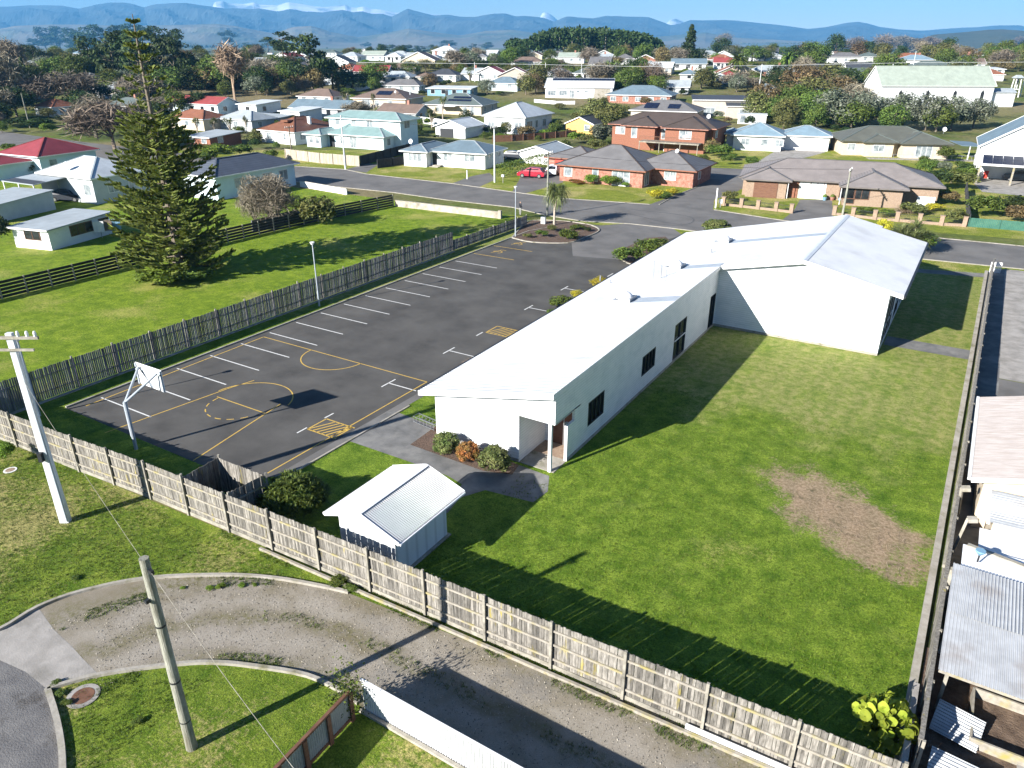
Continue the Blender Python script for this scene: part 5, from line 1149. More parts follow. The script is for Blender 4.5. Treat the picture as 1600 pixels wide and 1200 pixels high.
# H12 white hip-roofed house with verandah (behind the tall conifer)
def b(w_, d): return [(0,w_,0,d,3.3,'hip',.42,.4)]
def ex(t):
    MB().slab([(-1.2,-4.4,2.75),(5.4,-4.4,2.75),(5.4,-.02,3.05),(-1.2,-.02,3.05)], .1).build('verandah_roof', M['roof_silver'], t)
    MB().slab([(-1.1,-4.3,2.775),(5.3,-4.3,2.775),(5.3,-2.7,2.885),(-1.1,-2.7,2.885)], .02).build('roof_sheet', M['roof_dark'], t)
    for x in (-1.1,2.1,5.2): MB().box(x-.06,x+.06,-4.3,-4.18,0,2.65).build('verandah_post', M['white_paint'], t)
    dish(t, 5.2, .7, 3.6, .45); MB().box(3.4,3.5,-2.2,-.1,0,2.7).build('screen_wall', M['grey_wall'], t)
house((152,320), 72, 222, 4, 'pale grey house with white metal hip roof, dish and verandah behind the tall conifer', 'grey_wall', 'roof_white', build=b, wins=lambda w_, d: ([(w_-1.9,0,1.1,1.3,1.3)],[(w_,2,1.2,1.4,1.3),(w_,5,1.2,1.4,1.3)]), extra=ex, dmin=8, dmax=12, capm='roof_silver')
# H13 red tile house
def b(w_, d): return [(0,w_,0,d,3.0,'hip',.40,.5),(-5,w_*.8,-6.0,.02,2.3,'hip',.25,.4)]
house((68,276), 8, 155, 6, 'pale blue-walled house with red tiled roofs at the left edge', 'pale_blue_wall', 'roof_red_tile', build=b, wins=lambda w_, d: ([(2,0,1,1.4,1.2)],[(w_,1.5,1.1,1.2,1.2)]), dmin=9, dmax=16, capm='roof_red')
# H14 small white flat-roofed shed with things along its wall
def ex(t):
    MB().box(2.9,5.6,-.06,.02,1.0,2.0).build('window', M['brown_stain'], t); MB().box(6.6,7.3,-.62,-.06,.02,.9).build('washing_machine', M['white_paint'], t)
def b(w_, d): return [(0,w_,0,d,2.15,'gx',.12,.35)]
house((82,392), 26, 176, 14, 'low white shed with shallow pale roof beside the dark rail fence', 'white_wall', 'roof_silver', build=lambda w_, d: [(0,w_,0,d,2.1,'mono',.03,.35)], wins=lambda w_, d: ([(1.6,0,1.0,1.9,.9)],[(w_,2.6,.9,2.7,.95),(w_,6.3,1.1,1.2,.7)]), dmin=7, dmax=12, name='shed', cat='shed', frm='brown_stain', pane='dark_glass')
house((-18,352), -80, 88, 14, 'long low shed with corrugated silver roof behind the small white shed', 'grey_wall', 'roof_silver', build=lambda w_, d: [(0,w_,0,d,1.9,'mono',.05,.2)], wins=None, dmax=18, name='shed', cat='shed')
# sheds and garages
house((727,217), 681, None, 4, 'small white gabled garage with dark door beside the cabbage tree', 'white_wall', 'roof_white', eave=2.3, typ='gy', pitch=.34, oh=.4, dmin=7, wins=None, name='garage', cat='garage', extra=lambda t: MB().box(1.2,4.6,-.05,.02,0,1.9).build('garage_door', M['dark_frame'], t))
house((863,258), 812, None, 4, 'grey-roofed white gabled garage behind the clipped hedge', 'white_wall', 'roof_silver', eave=1.9, typ='gy', pitch=.3, oh=.3, dmin=8, wins=None, name='garage', cat='garage', extra=lambda t: MB().box(1,3.4,-.05,.02,0,1.8).build('garage_door', M['white_paint'], t))
house((926,211), 884, None, 4, 'small yellow-ochre gabled house behind the grey-green bushes', 'yellow_wall', 'roof_dark', eave=2.2, typ='gy', pitch=.42, oh=.3, dmin=8, wins=lambda w_, d: ([(w_-2,0,.9,1.1,1.1)],[]))
# behind: white workshop with black solar strip
def ex(t): solar(t, 1.6, 20.5, 4.6, 6.2, 4.33, 4.86, 14, 1, (3.22,.35,.34)); MB().box(14.8,19.6,-.06,.02,0,2.9).build('garage_door', M['kerb_concrete'], t)
house((956,155), 852, 972, 22, 'long white hall with a black solar strip along its roof ridge', 'white_wall', 'roof_white', eave=3.2, typ='gx', pitch=.34, oh=.35, dmin=12, dmax=13, wins=lambda w_, d: ([(.8,0,.9,2.4,1.4),(4.2,0,.9,2.4,1.4),(7.3,0,.2,1.4,2.2),(9.4,0,1.8,1,.6),(12,0,1.8,1,.6)],[]), name='hall', cat='building', extra=ex)
def b(w_, d): return [(0,w_,0,d,2.5,'hip',.36,.6)]
def ex(t): solar(t, 6.5, 11, 1.6, 4, 3.25, 4.1, 3, 2, (2.57,.5,.36)); dish(t, 12.5, 2, 3.4, .3); chimney(t, 16, 4, 3.4, 4.8, 'galv', .15)
house((634,170), 552, 672, 14, 'long brown-tiled bungalow with cream walls and dark solar panels', 'cream_wall', 'roof_brown', extra=ex, dmax=12, wins=lambda w_, d: ([(3,0,.3,2.4,1.8),(7,0,.8,1.2,1.2),(11,0,.8,1.2,1.2)],[(w_,2,.9,1.6,1.2)]), capm='roof_brown')
def ex(t): solar(t, 6, 12.5, 1.6, 2.6, 0, 0, 5, 1, (2.57,.5,.36)); solar(t, 7, 12, 3.2, 4.3, 0, 0, 4, 1, (2.57,.5,.36)); MB().slab([(4.5,-2.4,2.3),(9.5,-2.4,2.3),(9.5,0,2.45),(4.5,0,2.45)],.06).build('pergola', M['white_paint'], t)
house((752,181), 664, 779, 14, 'peach-walled bungalow with dark green roof and two rows of solar panels', 'cream_wall', 'roof_darkgreen', extra=ex, dmax=13, wins=lambda w_, d: ([(3.4,0,.9,.8,1),(11,0,.3,1,1.8),(13,0,.3,1,1.8)],[(w_,2,.9,1.6,1.2),(w_,8,.9,1.6,1.2)]), capm='roof_silver')
def ex(t): solar(t, 3, 6.5, .6, 3.6, 0, 0, 2, 2, (2.57,.5,.36)); solar(t, 9, 12, .8, 3.2, 0, 0, 2, 2, (2.57,.5,.36))
house((1085,192), 985, 1108, 8, 'dark grey-roofed house with blue-black solar panels behind the balcony house', 'beige_wall', 'roof_grey_tile', extra=ex, dmin=9, dmax=11, wins=None)
house((1046,165), 948, 1072, 12, 'long low house with blue-grey hip roof and white fascia', 'red_brick', 'roof_bluegrey', dmin=9, dmax=12, eave=2.6)
def b(w_, d): return [(0,w_,4,12,4.2,'mono',.08,.4),(w_*.55,w_,0,4,3.0,'mono',.16,.3)]
house((1178,186), 1083, None, 22, 'beige flat-roofed modern house with dark standing-seam lower roof', 'beige_wall', 'roof_dark', build=b, wins=lambda w_, d: ([(w_*.75,0,1.1,2.6,1.2),(1.5,4,.3,4,2)],[]), frm='white_paint', pane='pale_glass')
house((1196,195), 1152, None, 15, 'small white glazed porch building among the shrubs beside the beige house', 'white_wall', 'roof_white', eave=2.2, typ='mono', pitch=.05, oh=.2, dmin=3, dmax=3, wins=lambda w_, d: ([(.5,0,.3,1.2,1.7),(2.4,0,.3,1.2,1.7)],[]), name='sunroom', cat='sunroom')
# church
def ex(t):
    w_ = CH_W
    MB().slab([(w_+.02,1.0,3.9),(w_+7.2,1.0,3.9),(w_+7.2,3.6,4.9),(w_+.02,3.6,4.9)], .12).slab([(w_+.02,3.6,4.9),(w_+7.2,3.6,4.9),(w_+7.2,6.4,3.8),(w_+.02,6.4,3.8)], .12).build('porch_roof', M['roof_silver'], t)
    MB().box(w_,w_+7,1.3,6.1,-.5,3.9).build('porch_wall', M['white_wall'], t)
    for k in range(4):
        x = 5+k*7.5; o = MB().box(x,x+.9,-.06,.02,2.2,3.9).add([(x,-.06,3.9),(x+.9,-.06,3.9),(x+.45,-.06,4.6)],[(0,1,2)]).build('window', M['dark_frame'], t)
    MB().slab([(10.5,-1.6,3.2),(11.6,-1.6,3.2),(11.6,.6,4.5),(10.5,.6,4.5)],.3).box(10.5,11.6,-1.5,0,0,3.0).build('buttress', M['grey_wall'], t)
CH_W = frame((1546,168), 1372, None, rad(30))[1]
house((1546,168), 1372, None, 30, 'white wooden church with steep pale green roof behind the silver trees', 'white_wall', 'roof_palegreen', eave=5.6, typ='gx', pitch=.78, oh=.4, dmin=12, dmax=12, wins=None, name='church', cat='church', extra=ex)
x, y, z = G(1583,152); t = thing('bell_tower', 'small white open bell tower with little grey roof beside the church', 'bell tower', (x,y,z), rad(30))
for a, b_ in ((-.9,-.9),(.9,-.9),(.9,.9),(-.9,.9)): MB().beam((a,b_,0),(a*.75,b_*.75,5.6),.22,.22).build('leg', M['white_paint'], t)
MB().box(-1,1,-1,1,5.3,5.5).box(-.85,.85,-.85,.85,2.2,2.4).build('platform', M['white_paint'], t); MB().hexa([(-1.3,-1.3,5.5),(1.3,-1.3,5.5),(1.3,1.3,5.5),(-1.3,1.3,5.5),(-.5,-.5,6.3),(.5,-.5,6.3),(.5,.5,6.3),(-.5,.5,6.3)]).build('roof', M['roof_silver'], t)
MB().tube([(0,0,4.2),(0,0,4.3),(0,0,4.9),(0,0,5.1)], [.5,.45,.28,.08], 12).build('bell', M['dark_frame'], t)
# street fences, hedges
def px_fence(label, pts, h, m, name='timber_fence', th=.08, cat='fence', n=0):
    P = [Vector(G(*q)[:2]) for q in pts]; O = P[0]; z0 = T(*O); t = thing(name, label, cat, (O.x,O.y,z0)); mb = MB(); ps = MB(); 
    for i in range(len(P)-1):
        a, b_ = P[i]-O, P[i+1]-O; L_ = (b_-a).length; tt = (b_-a)/L_; k = int(L_/.16)
        for j in range(k):
            c0 = a+tt*(L_*(j+.5)/k); d = tt*.075; e = Vector((-tt.y,tt.x))*.012; z1 = h+R_.uniform(-.015,.015); zz = T(c0.x+O.x,c0.y+O.y)-z0
            mb.hexa([(v.x,v.y,z) for z in (zz,zz+z1) for v in (c0-d-e,c0+d-e,c0+d+e,c0-d+e)])
        k = max(1, int(L_/2.4))
        for j in range(k+1):
            q = a+tt*(L_*j/k)+Vector((tt.y,-tt.x))*.06; zz = T(q.x+O.x,q.y+O.y)-z0; MB().box(q.x-.05,q.x+.05,q.y-.05,q.y+.05,zz,zz+h+.05).build('post', M[m], t)
    mb.build('palings', M[m], t); return t
px_fence('blonde vertical board fence along the verge in front of the pale blue two-storey house', [(447,248),(500,255),(562,260)], 1.7, 'blonde_fence')
px_fence('black board fence beside the pale blue house driveway', [(563,259),(600,249),(640,238)], 1.6, 'black_fence')
px_fence('short black fence at the left of the corner bungalow lawn', [(590,263),(638,256)], 1.4, 'black_fence')
px_fence('dark picket fence running right of the tall white house towards the yellow house', [(770,222),(800,221),(900,213)], 1.3, 'brown_stain')
px_fence('white board fence behind the garage and cabbage trees', [(655,192),(700,198),(722,200)], 1.5, 'white_paint')
px_fence('black screen fence right of the small white garage', [(718,212),(750,210)], 1.9, 'black_fence')
px_fence('pale curved wall fence by the brick house driveway corner', [(1078,268),(1090,282),(1092,289)], 1.4, 'kerb_concrete')
px_fence('green picket fence along the verge at the right edge', [(1512,354),(1560,358),(1660,366)], 1.0, 'green_fence')
px_fence('dark side fence between the cream house garden and the carport driveway', [(1508,300),(1511,340),(1513,354)], 1.3, 'black_fence')
px_fence('dark timber fence below the slate-roofed pale blue house', [(395,362),(430,352),(478,341)], 1.2, 'dark_paling')
t = px_fence('white picket retaining fence in front of the white hall', [(835,160),(868,163),(898,163)], .9, 'white_paint')
# pillared fence in front of the taupe-roofed house
pil = [(1130,321),(1158,324),(1184,327),(1212,330),(1236,333)]; pil2 = [(1303,336),(1332,339),(1366,343),(1401,346),(1436,349),(1470,352),(1506,354)]
for P_, lb in ((pil,'tan brick pillar fence with black railings left of the driveway'),(pil2,'tan brick pillar fence with black railings right of the driveway')):
    O = G(*P_[0]); t = thing('pillar_fence', lb, 'fence', (O[0],O[1],0), 0, 'brick pillar fences of the long house')
    Q = [Vector(G(*q)[:2])-Vector(O[:2]) for q in P_]
    for q in Q: MB().box(q.x-.22,q.x+.22,q.y-.22,q.y+.22,0,1.05).box(q.x-.26,q.x+.26,q.y-.26,q.y+.26,1.05,1.12).build('pillar', M['tan_brick'], t)
    mb = MB(); wl_ = MB()
    for a, b_ in zip(Q, Q[1:]):
        L_ = (b_-a).length; tt = (b_-a)/L_; wl_.beam((a.x,a.y,.15),(b_.x,b_.y,.15),.2,.3); mb.beam((a.x,a.y,.85),(b_.x,b_.y,.85),.03,.04)
        for k in range(int(L_/.16)): q = a+tt*(.16*k+.08); mb.box(q.x-.012,q.x+.012,q.y-.012,q.y+.012,.3,.85)
    wl_.build('base_wall', M['tan_brick'], t); mb.build('railing', M['dark_frame'], t)
def hedge(label, pts, wd, h, m='leaf_dark', name='hedge', cat='hedge', dens=170, size=.09):
    P = [np.array(G(*q)) for q in pts]; O = P[0].copy(); out = []; r = np.random.default_rng(len(label))
    for a, b_ in zip(P, P[1:]):
        L_ = np.linalg.norm(b_-a); n = int(L_*dens*(wd+2*h)/4); t = r.random(n); s = r.random(n)*(wd+2*h)
        off = np.where(s < h, -wd/2, np.where(s > h+wd, wd/2, s-h-wd/2)); z = np.where(s < h, s, np.where(s > h+wd, s-h-wd, h)); d = (b_-a)/L_; nr = np.array([-d[1], d[0], 0])
        q = a+(b_-a)*t[:,None]+nr*(off+r.normal(size=n)*.05)[:,None]; q[:,2] += z+r.normal(size=n)*.05; out.append(q-O)
    out = np.concatenate(out); me = fastmesh('foliage', leafquads(out, size, None, 0, rng=r), 4, [m]); return tag(link(name, me, None, tuple(O)), label, cat)
hedge('tall clipped dark hedge beside the red car driveway', [(776,278),(800,272),(852,258)], 1.6, 1.8, 'leaf_mid')
# cars
def car(px, head, m, label, L_=4.3):
    x, y, z = G(*px); t = thing('parked_car', label, 'car', (x,y,z+.01), rad(head)); h = L_/2
    prof = [(-h,.45),(-h+.05,.8),(-h+.3,.95),(-h+.75,1.42),(-.1,1.5),(.55,1.42),(1.15,.98),(h-.25,.85),(h,.62),(h,.35),(h-.1,.28),(-h+.1,.28)]
    mb = MB(); n = len(prof); W_ = .86
    def hw(zz): return W_-(max(0,zz-.85)*.28)
    mb.v = [(a, -hw(b_), b_) for a, b_ in prof]+[(a, hw(b_), b_) for a, b_ in prof]
    mb.f = [tuple(range(n)), tuple(range(2*n-1,n-1,-1))]+[(i,n+i,n+(i+1)%n,(i+1)%n) for i in range(n)]
    mb.build('body', M[m], t)
    g = MB()
    for s in (-1,1): g.add([(-h+.7,s*.79,.98),(.95,s*.80,.98),(.5,s*.71,1.36),(-h+.95,s*.71,1.36)],[(0,1,2,3)])
    g.add([(1.14,-.66,1.0),(1.14,.66,1.0),(.6,.6,1.4),(.6,-.6,1.4)],[(0,1,2,3)]).add([(-h+.33,-.66,1.0),(-h+.33,.66,1.0),(-h+.74,.6,1.38),(-h+.74,-.6,1.38)],[(3,2,1,0)])
    for i, v in enumerate(g.v): g.v[i] = (v[0]+(.02 if abs(v[0]-1.14) < .01 or abs(v[0]-.6) < .01 else -.02 if v[0] < -1.2 and i >= 8 else 0), v[1]*1.02, v[2]+.01)
    g.build('windows', M['dark_glass'], t)
    for wx in (-h+.8, h-.85):
        for s in (-1,1): wo = MB().tube([(wx,s*.70,.32),(wx,s*.88,.32)], .32, 16).build('wheel', M['tyre'], t); MB().tube([(wx,s*.88,.32),(wx,s*.895,.32)], .19, 12).build('rim', M['chrome'], wo)
    for s in (-1,1): MB().box(h-.05,h+.01,s*.6-.15,s*.6+.15,.6,.74).build('headlight', M['white_paint'], t); MB().box(-h-.01,-h+.06,s*.62-.13,s*.62+.13,.72,.88).build('tail_light', M['red_paint'], t)
    return t
car((831,277), 195, 'car_red', 'dark red parked car on the driveway by the clipped hedge')
car((867,272), 100, 'car_white', 'pale parked car beside the red brick house garage')
car((804,249), 12, 'car_dark', 'dark blue car behind the clipped hedge by the grey-roofed garage')
car((1592,283), 185, 'car_dark', 'dark grey car under the solar carport at the right edge')
car((1147,112), 20, 'car_dark', 'dark car in the open carport beside the distant blue-grey roofed house')
car((108,314), 30, 'car_dark', 'dark car under the verandah roof of the white hip-roofed house')
def simple(name, label, cat, px, parts, hd=0):
    x, y, z = G(*px); t = thing(name, label, cat, (x,y,z), rad(hd))
    for nm, fn, m in parts: fn(MB()).build(nm, M[m], t)
    return t
simple('wheelie_bin', 'red wheelie bin beside the solar carport post', 'bin', (1539,278), [('body', lambda b: b.hexa([(-.25,-.25,0),(.25,-.25,0),(.25,.25,0),(-.25,.25,0),(-.32,-.32,1),(.32,-.32,1),(.32,.32,1),(-.32,.32,1)]), 'red_paint'),('lid', lambda b: b.box(-.35,.35,-.38,.35,1,1.07), 'red_paint')])
simple('blue_bucket', 'small blue tub inside the solar carport', 'tub', (1555,276), [('tub', lambda b: b.tube([(0,0,0),(0,0,.45)], [.3,.38], 12), 'blue_wall'),('rim', lambda b: b.tube([(0,0,.42),(0,0,.46)], .41, 12), 'white_paint')])
simple('mailbox', 'small white mailbox on a post beside the corner driveway', 'mailbox', (786,286), [('post', lambda b: b.box(-.04,.04,-.04,.04,0,.9), 'weathered'),('box', lambda b: b.box(-.2,.2,-.15,.15,.9,1.2), 'white_paint')])
simple('marker_post', 'thin white marker post on the corner bungalow lawn', 'post', (730,280), [('post', lambda b: b.box(-.06,.06,-.06,.06,0,1.3), 'white_paint'),('cap', lambda b: b.box(-.09,.09,-.09,.09,1.3,1.36), 'galv')])
simple('street_sign', 'leaning white sign post at the shared driveway mouth', 'sign', (1118,325), [('post', lambda b: b.box(-.07,.07,-.07,.07,0,2.4), 'white_paint'),('blade', lambda b: b.box(-.1,.1,-.1,.1,2.4,2.46), 'galv')])
simple('street_sign', 'small pale sign on a thin post in front of the planted bed lamp', 'sign', (1125,324), [('post', lambda b: b.box(-.05,.05,-.05,.05,0,.9), 'galv'),('panel', lambda b: b.box(-.2,.2,-.03,.03,.5,1.0), 'white_paint')])
for k_, (px_, m1, m2, lb_) in enumerate(((1288,'blue_wall','bush','blue glazed pot with a small plant beside the long house drive'),(1300,'red_brick','bush','terracotta pot beside the blue pots in front of the long house'),(1312,'blue_wall','bush','blue pot nearest the front window of the long house'),(1259,'orange_brick','bush','orange flower pot next to the brown garage door'))):
    simple('planter_pot', lb_, 'plant pot', (px_, 313 if k_ < 3 else 309), [('pot', lambda b: b.tube([(0,0,0),(0,0,.45)], [.2,.32], 10), m1),('plant', lambda b: b.dome((0,0,.45),.32,.32,.35,10,4), 'leaf_mid')])
# clothes on a line by the small shed
t = simple('clothes_line', 'washing line behind the white shed', 'clothes line', (160,372), [('post', lambda b: b.tube([(0,0,0),(0,0,1.9)], .04, 6).tube([(4.2,3,0),(4.2,3,1.9)], .04, 6), 'galv'),('line', lambda b: b.tube([(0,0,1.85),(4.2,3,1.85)], .008, 4), 'white_paint')], 20)
for k, (m, lb) in enumerate((('white_paint','white sheet hanging on the washing line'),('twig_pink','pink towel hanging on the washing line'),('blue_wall','blue cloth hanging furthest right on the washing line'))):
    x, y, z = G(150+13*k, 374-2*k); mb = MB(); n_ = 8
    for i in range(n_+1): mb.v += [(i*.13, .05*math.sin(i*1.4+k), .75), (i*.13, .0, 1.85)]
    mb.f = [(2*i, 2*i+2, 2*i+3, 2*i+1) for i in range(n_)]; tag(mb.build('laundry', M[m], None, (x,y,z), .8), lb, 'laundry')
# the person by the far lamp
def person(px, label):
    x, y, z = G(*px); me = bpy.data.meshes.new('person'); V = [(0,0,.95),(0,0,1.2),(0,0,1.42),(0,0,1.52),(0,0,1.66),(.1,0,.9),(.12,.03,.5),(.12,0,.08),(.12,-.12,.04),(-.1,0,.9),(-.13,.0,.5),(-.13,.06,.08),(-.13,-.07,.04),(.2,0,1.4),(.26,.02,1.14),(.16,-.18,1.02),(.12,-.24,1.02),(-.2,0,1.4),(-.27,.02,1.14),(-.14,-.18,1.03),(-.1,-.24,1.03)]
    E_ = [(0,1),(1,2),(2,3),(3,4),(0,5),(5,6),(6,7),(7,8),(0,9),(9,10),(10,11),(11,12),(2,13),(13,14),(14,15),(15,16),(2,17),(17,18),(18,19),(19,20)]
    me.from_pydata(V, E_, []); R2 = [.15,.14,.16,.06,.10,.10,.075,.05,.045,.10,.075,.05,.045,.07,.05,.035,.03,.07,.05,.035,.03]
    o = link('person', me, None, (x,y,z+.01), rad(150)); sk = o.modifiers.new('skin', 'SKIN'); ss = o.modifiers.new('sub', 'SUBSURF'); ss.levels = ss.render_levels = 1
    for i, v in enumerate(me.skin_vertices[0].data): v.radius = (R2[i], R2[i]*.8)
    me.skin_vertices[0].data[0].use_root = True
    mm = bpy.data.materials.new('clothes'); mm.use_nodes = True; n_ = mm.node_tree; p_ = n_.nodes['Principled BSDF']; g = n_.nodes.new('ShaderNodeTexCoord'); s = n_.nodes.new('ShaderNodeSeparateXYZ'); cr = n_.nodes.new('ShaderNodeValToRGB')
    n_.links.new(g.outputs['Object'], s.inputs[0]); dv = n_.nodes.new('ShaderNodeMath'); dv.operation = 'DIVIDE'; dv.inputs[1].default_value = 2; n_.links.new(s.outputs[2], dv.inputs[0]); n_.links.new(dv.outputs[0], cr.inputs[0])
    cr.color_ramp.interpolation = 'CONSTANT'; el = cr.color_ramp.elements; el[0].color = (.03,.03,.03,1); el[1].position = .06; el[1].color = (.3,.3,.28,1)
    for ps_, cc in ((.46,(.02,.022,.03,1)),(.745,(.38,.22,.15,1)),(.82,(.05,.035,.02,1))): e = el.new(ps_); e.color = cc
    n_.links.new(cr.outputs[0], p_.inputs[0]); me.materials.append(mm); tag(o, label, 'person')
person((813,337), 'person in black top and pale trousers standing on the verge by the far lamp post')
# power poles and wires in the street
def spole(px, top, label, m='pole_concrete', arm=True, hd=90):
    x, y, z = G(*px); h = HT((x,y,z), top); t = thing('power_pole', label, 'power pole', (x,y,z), rad(hd))
    MB().tube([(0,0,0),(0,0,h)], [.14,.09], 8).build('shaft', M[m], t)
    if arm:
        a = MB().beam((-1,0,h-.25),(1,0,h-.25),.1,.1).build('crossarm', M['weathered'], t)
        for q in (-.9,-.45,.45,.9): MB().tube([(q,0,h-.2),(q,0,h+.02)], .04, 6).build('insulator', M['white_paint'], a)
    return (x, y, z+h-.1)
t1 = spole((540,265), 180, 'pale slim power pole on the verge before the blonde fence', arm=False)
t2 = spole((457,247), 197, 'dark timber power pole with crossarm beside the slate-roofed house', 'bark')
t3 = spole((773,285), 197, 'pale tapered power pole beside the clipped hedge')
t4 = spole((855,337), 237, 'tall power pole on the near verge in front of the red brick house', 'pole_wood')
t5 = spole((1316,338), 263, 'grey power pole with dark fittings behind the hall roof ridge', 'pole_wood')
t6 = spole((47,200), 145, 'plain grey power pole at the far left of the street', 'pole_wood', False)
for k, (a, b_) in enumerate(((t2,t1),(t1,t3),(t3,t4),(t4,t5))):
    wire('power_line', ('thin wire from the timber pole to the slim pole','thin wire from the slim pole to the tapered pole','thin wire from the tapered pole to the tall pole','thin wire from the tall pole to the ridge-side pole')[k], [a,b_], .018, .5)
# ------------------------------------------------------------------ plants near the camera
# Norfolk pine
def norfolk():
    r = np.random.default_rng(7); x, y, _ = G(284,428); H = HT((x,y,0), 22); segs = []; L = []
    prof = [(0,5.2),(.06,5.6),(.12,5.9),(.2,6.0),(.27,5.4),(.34,5.0),(.42,4.5),(.5,3.7),(.56,2.9),(.62,2.4),(.68,2.1),(.74,1.8),(.8,1.45),(.86,1.15),(.92,.6),(.96,.3),(1,.12)]
    z = .5
    while z < H-.15:
        f = z/H; R = np.interp(f, [p[0] for p in prof], [p[1] for p in prof]); nb = 7 if f < .62 else 5; a0 = r.random()*6.28; low = f < .62
        for i in range(nb):
            an = a0+6.283*i/nb+r.normal()*.12; Rr = R*.84*(.74+.36*r.random()); ns = max(3, int(Rr/.45)); p = np.array([0,0,z]); el = .16+.25*f if low else .5
            d = np.array([math.cos(an), math.sin(an), 0]); side = np.array([-d[1], d[0], 0]); prev = p
            for k in range(1, ns+1):
                t = k/ns; q = np.array([0,0,z])+d*Rr*t+np.array([0,0,Rr*(el*t*t-(.16 if low else .0)*t*(1-t)*2)])
                segs.append((prev, q, .05*(1-t)*(1.3-f)+.012, .05*(1-t-1/ns if t < 1 else 0)*(1.3-f)+.012)); prev = q
                if t > (.22 if low else .55):      # branchlets: upturned sprays either side
                    for sgn in ((-1,1,-1,1) if k % 2 else (-1,1)):
                        bl = (.42+.55*(1-abs(t-.55)))*(1.0 if low else .45)*(.7+.5*r.random()); e = (side*sgn*(.75+.3*r.random())+d*.75+np.array([0,0,.05+.5*r.random()])); e /= np.linalg.norm(e)
                        base = q-d*Rr/ns*r.random(); m = 4
                        for j in range(m):
                            pa = base+e*bl*j/m; pb = base+e*bl*(j+1)/m+np.array([0,0,.03*j]); w_ = .12*(1-.1*j); up = np.array([0,0,w_]); sd = np.cross(e,[0,0,1.]); sd = sd/np.linalg.norm(sd)*w_
                            L.extend([pa-up, pb-up*.8, pb+up*.8, pa+up, pa-sd, pb-sd*.8, pb+sd*.8, pa+sd])
                if t == 1:
                    for j in range(3): e = d+np.array([0,0,.5])+r.normal(size=3)*.2; e /= np.linalg.norm(e); w_ = .09; up = np.cross(e, side)*w_; L.extend([q-up, q+e*.4-up*.6, q+e*.4+up*.6, q+up])
        z += (.62 if low else .95)*(.9+.2*r.random())
    t = thing('norfolk_pine', 'tall Norfolk pine with tiered branches and sparse pointed top standing in the grass field', 'tree', (x,y,0))
    n = 14; tr = [((0,0,H*i/n),(0.04*math.sin(i),0,H*(i+1)/n), .32*(1-i/n)**.8+.03, .32*(1-(i+1)/n)**.8+.03) for i in range(n)]
    link('trunk', fastmesh('trunk', tubes_fast(tr, 8), 4, ['bark']), t); link('branches', fastmesh('branches', tubes_fast(segs, 4), 4, ['bark']), t)
    link('needles', fastmesh('needles', np.array(L), 4, ['leaf_norfolk']), t)
norfolk()
def strap_bush(name, label, cat, loc, n, L_, wd, h0, m, seed=3, spread=1., cup=.5):          # rosettes of broad straps
    r = np.random.default_rng(seed); q = []
    for _ in range(n):
        a = r.random()*6.283; rr = math.sqrt(r.random())*spread; hh = h0*(1-.55*(rr/spread)**2)*(.6+.4*r.random()); c_ = (math.cos(a)*rr, math.sin(a)*rr, hh)
        q += spiky(r, 14, L_, wd, c_, .5, .1)
    return tag(link(name, fastmesh('foliage', np.array(q), 4, [m]), None, loc), label, cat)
x, y, _ = G(462,800); strap_bush('strap_leaf_shrub', 'large dark glossy strap-leaved shrub behind the fence between the pen and the small shed', 'shrub', (x,y,0), 330, .42, .028, 1.75, 'leaf_mid', 3, 1.45)
# big-leaved plant
def bigleaf(loc):
    r = np.random.default_rng(12); q = MB(); st = MB()
    for i in range(120):
        a = r.random()*6.283; rr = .10+.72*math.sqrt(r.random()); h = .55+1.35*r.random()*(1.15-rr); c_ = np.array([math.cos(a)*rr, math.sin(a)*rr, h]); st.tube([(c_[0]*.2,c_[1]*.2,0),(c_[0]*.6,c_[1]*.6,h*.6),tuple(c_)], [.02,.014,.008], 5)
        s = .075+.10*r.random(); nrm = np.array([math.cos(a)*.7+r.normal()*.3-.2, math.sin(a)*.7+r.normal()*.3-.5, .9]); nrm /= np.linalg.norm(nrm); u = np.cross(nrm,[0,0,1.]); u /= np.linalg.norm(u); v = np.cross(nrm,u); o = len(q.v); k = 12
        q.v.append(tuple(c_-nrm*.05))
        for j in range(k): th = 6.283*j/k; rad_ = s*(1-.22*math.cos(th)+.06*math.sin(5*th)); q.v.append(tuple(c_+u*math.sin(th)*rad_+v*math.cos(th)*rad_+nrm*(.04*math.cos(2*th))))
        q.f += [(o, o+1+j, o+1+(j+1)%k) for j in range(k)]
    t = thing('big_leaf_plant', 'lime green plant with huge rounded leaves in the corner of the lawn', 'plant', loc); q.build('leaves', M['leaf_lime'], t); st.build('stems', M['leaf_bright'], t)
bigleaf((*G(1374,1158)[:2],0)); 
tree('ball_rust', 731, 719, 690, 42, 'rust-orange round bush between two green ones by the white wall', 'round bushes in the mulch bed')
tree('ball', 773, 736, 697, 58, 'green round bush nearest the porch against the white wall', 'round bushes in the mulch bed')
tree('ball', 697, 706, 676, 48, 'leftmost round green bush in the mulch bed at the building corner', 'round bushes in the mulch bed')
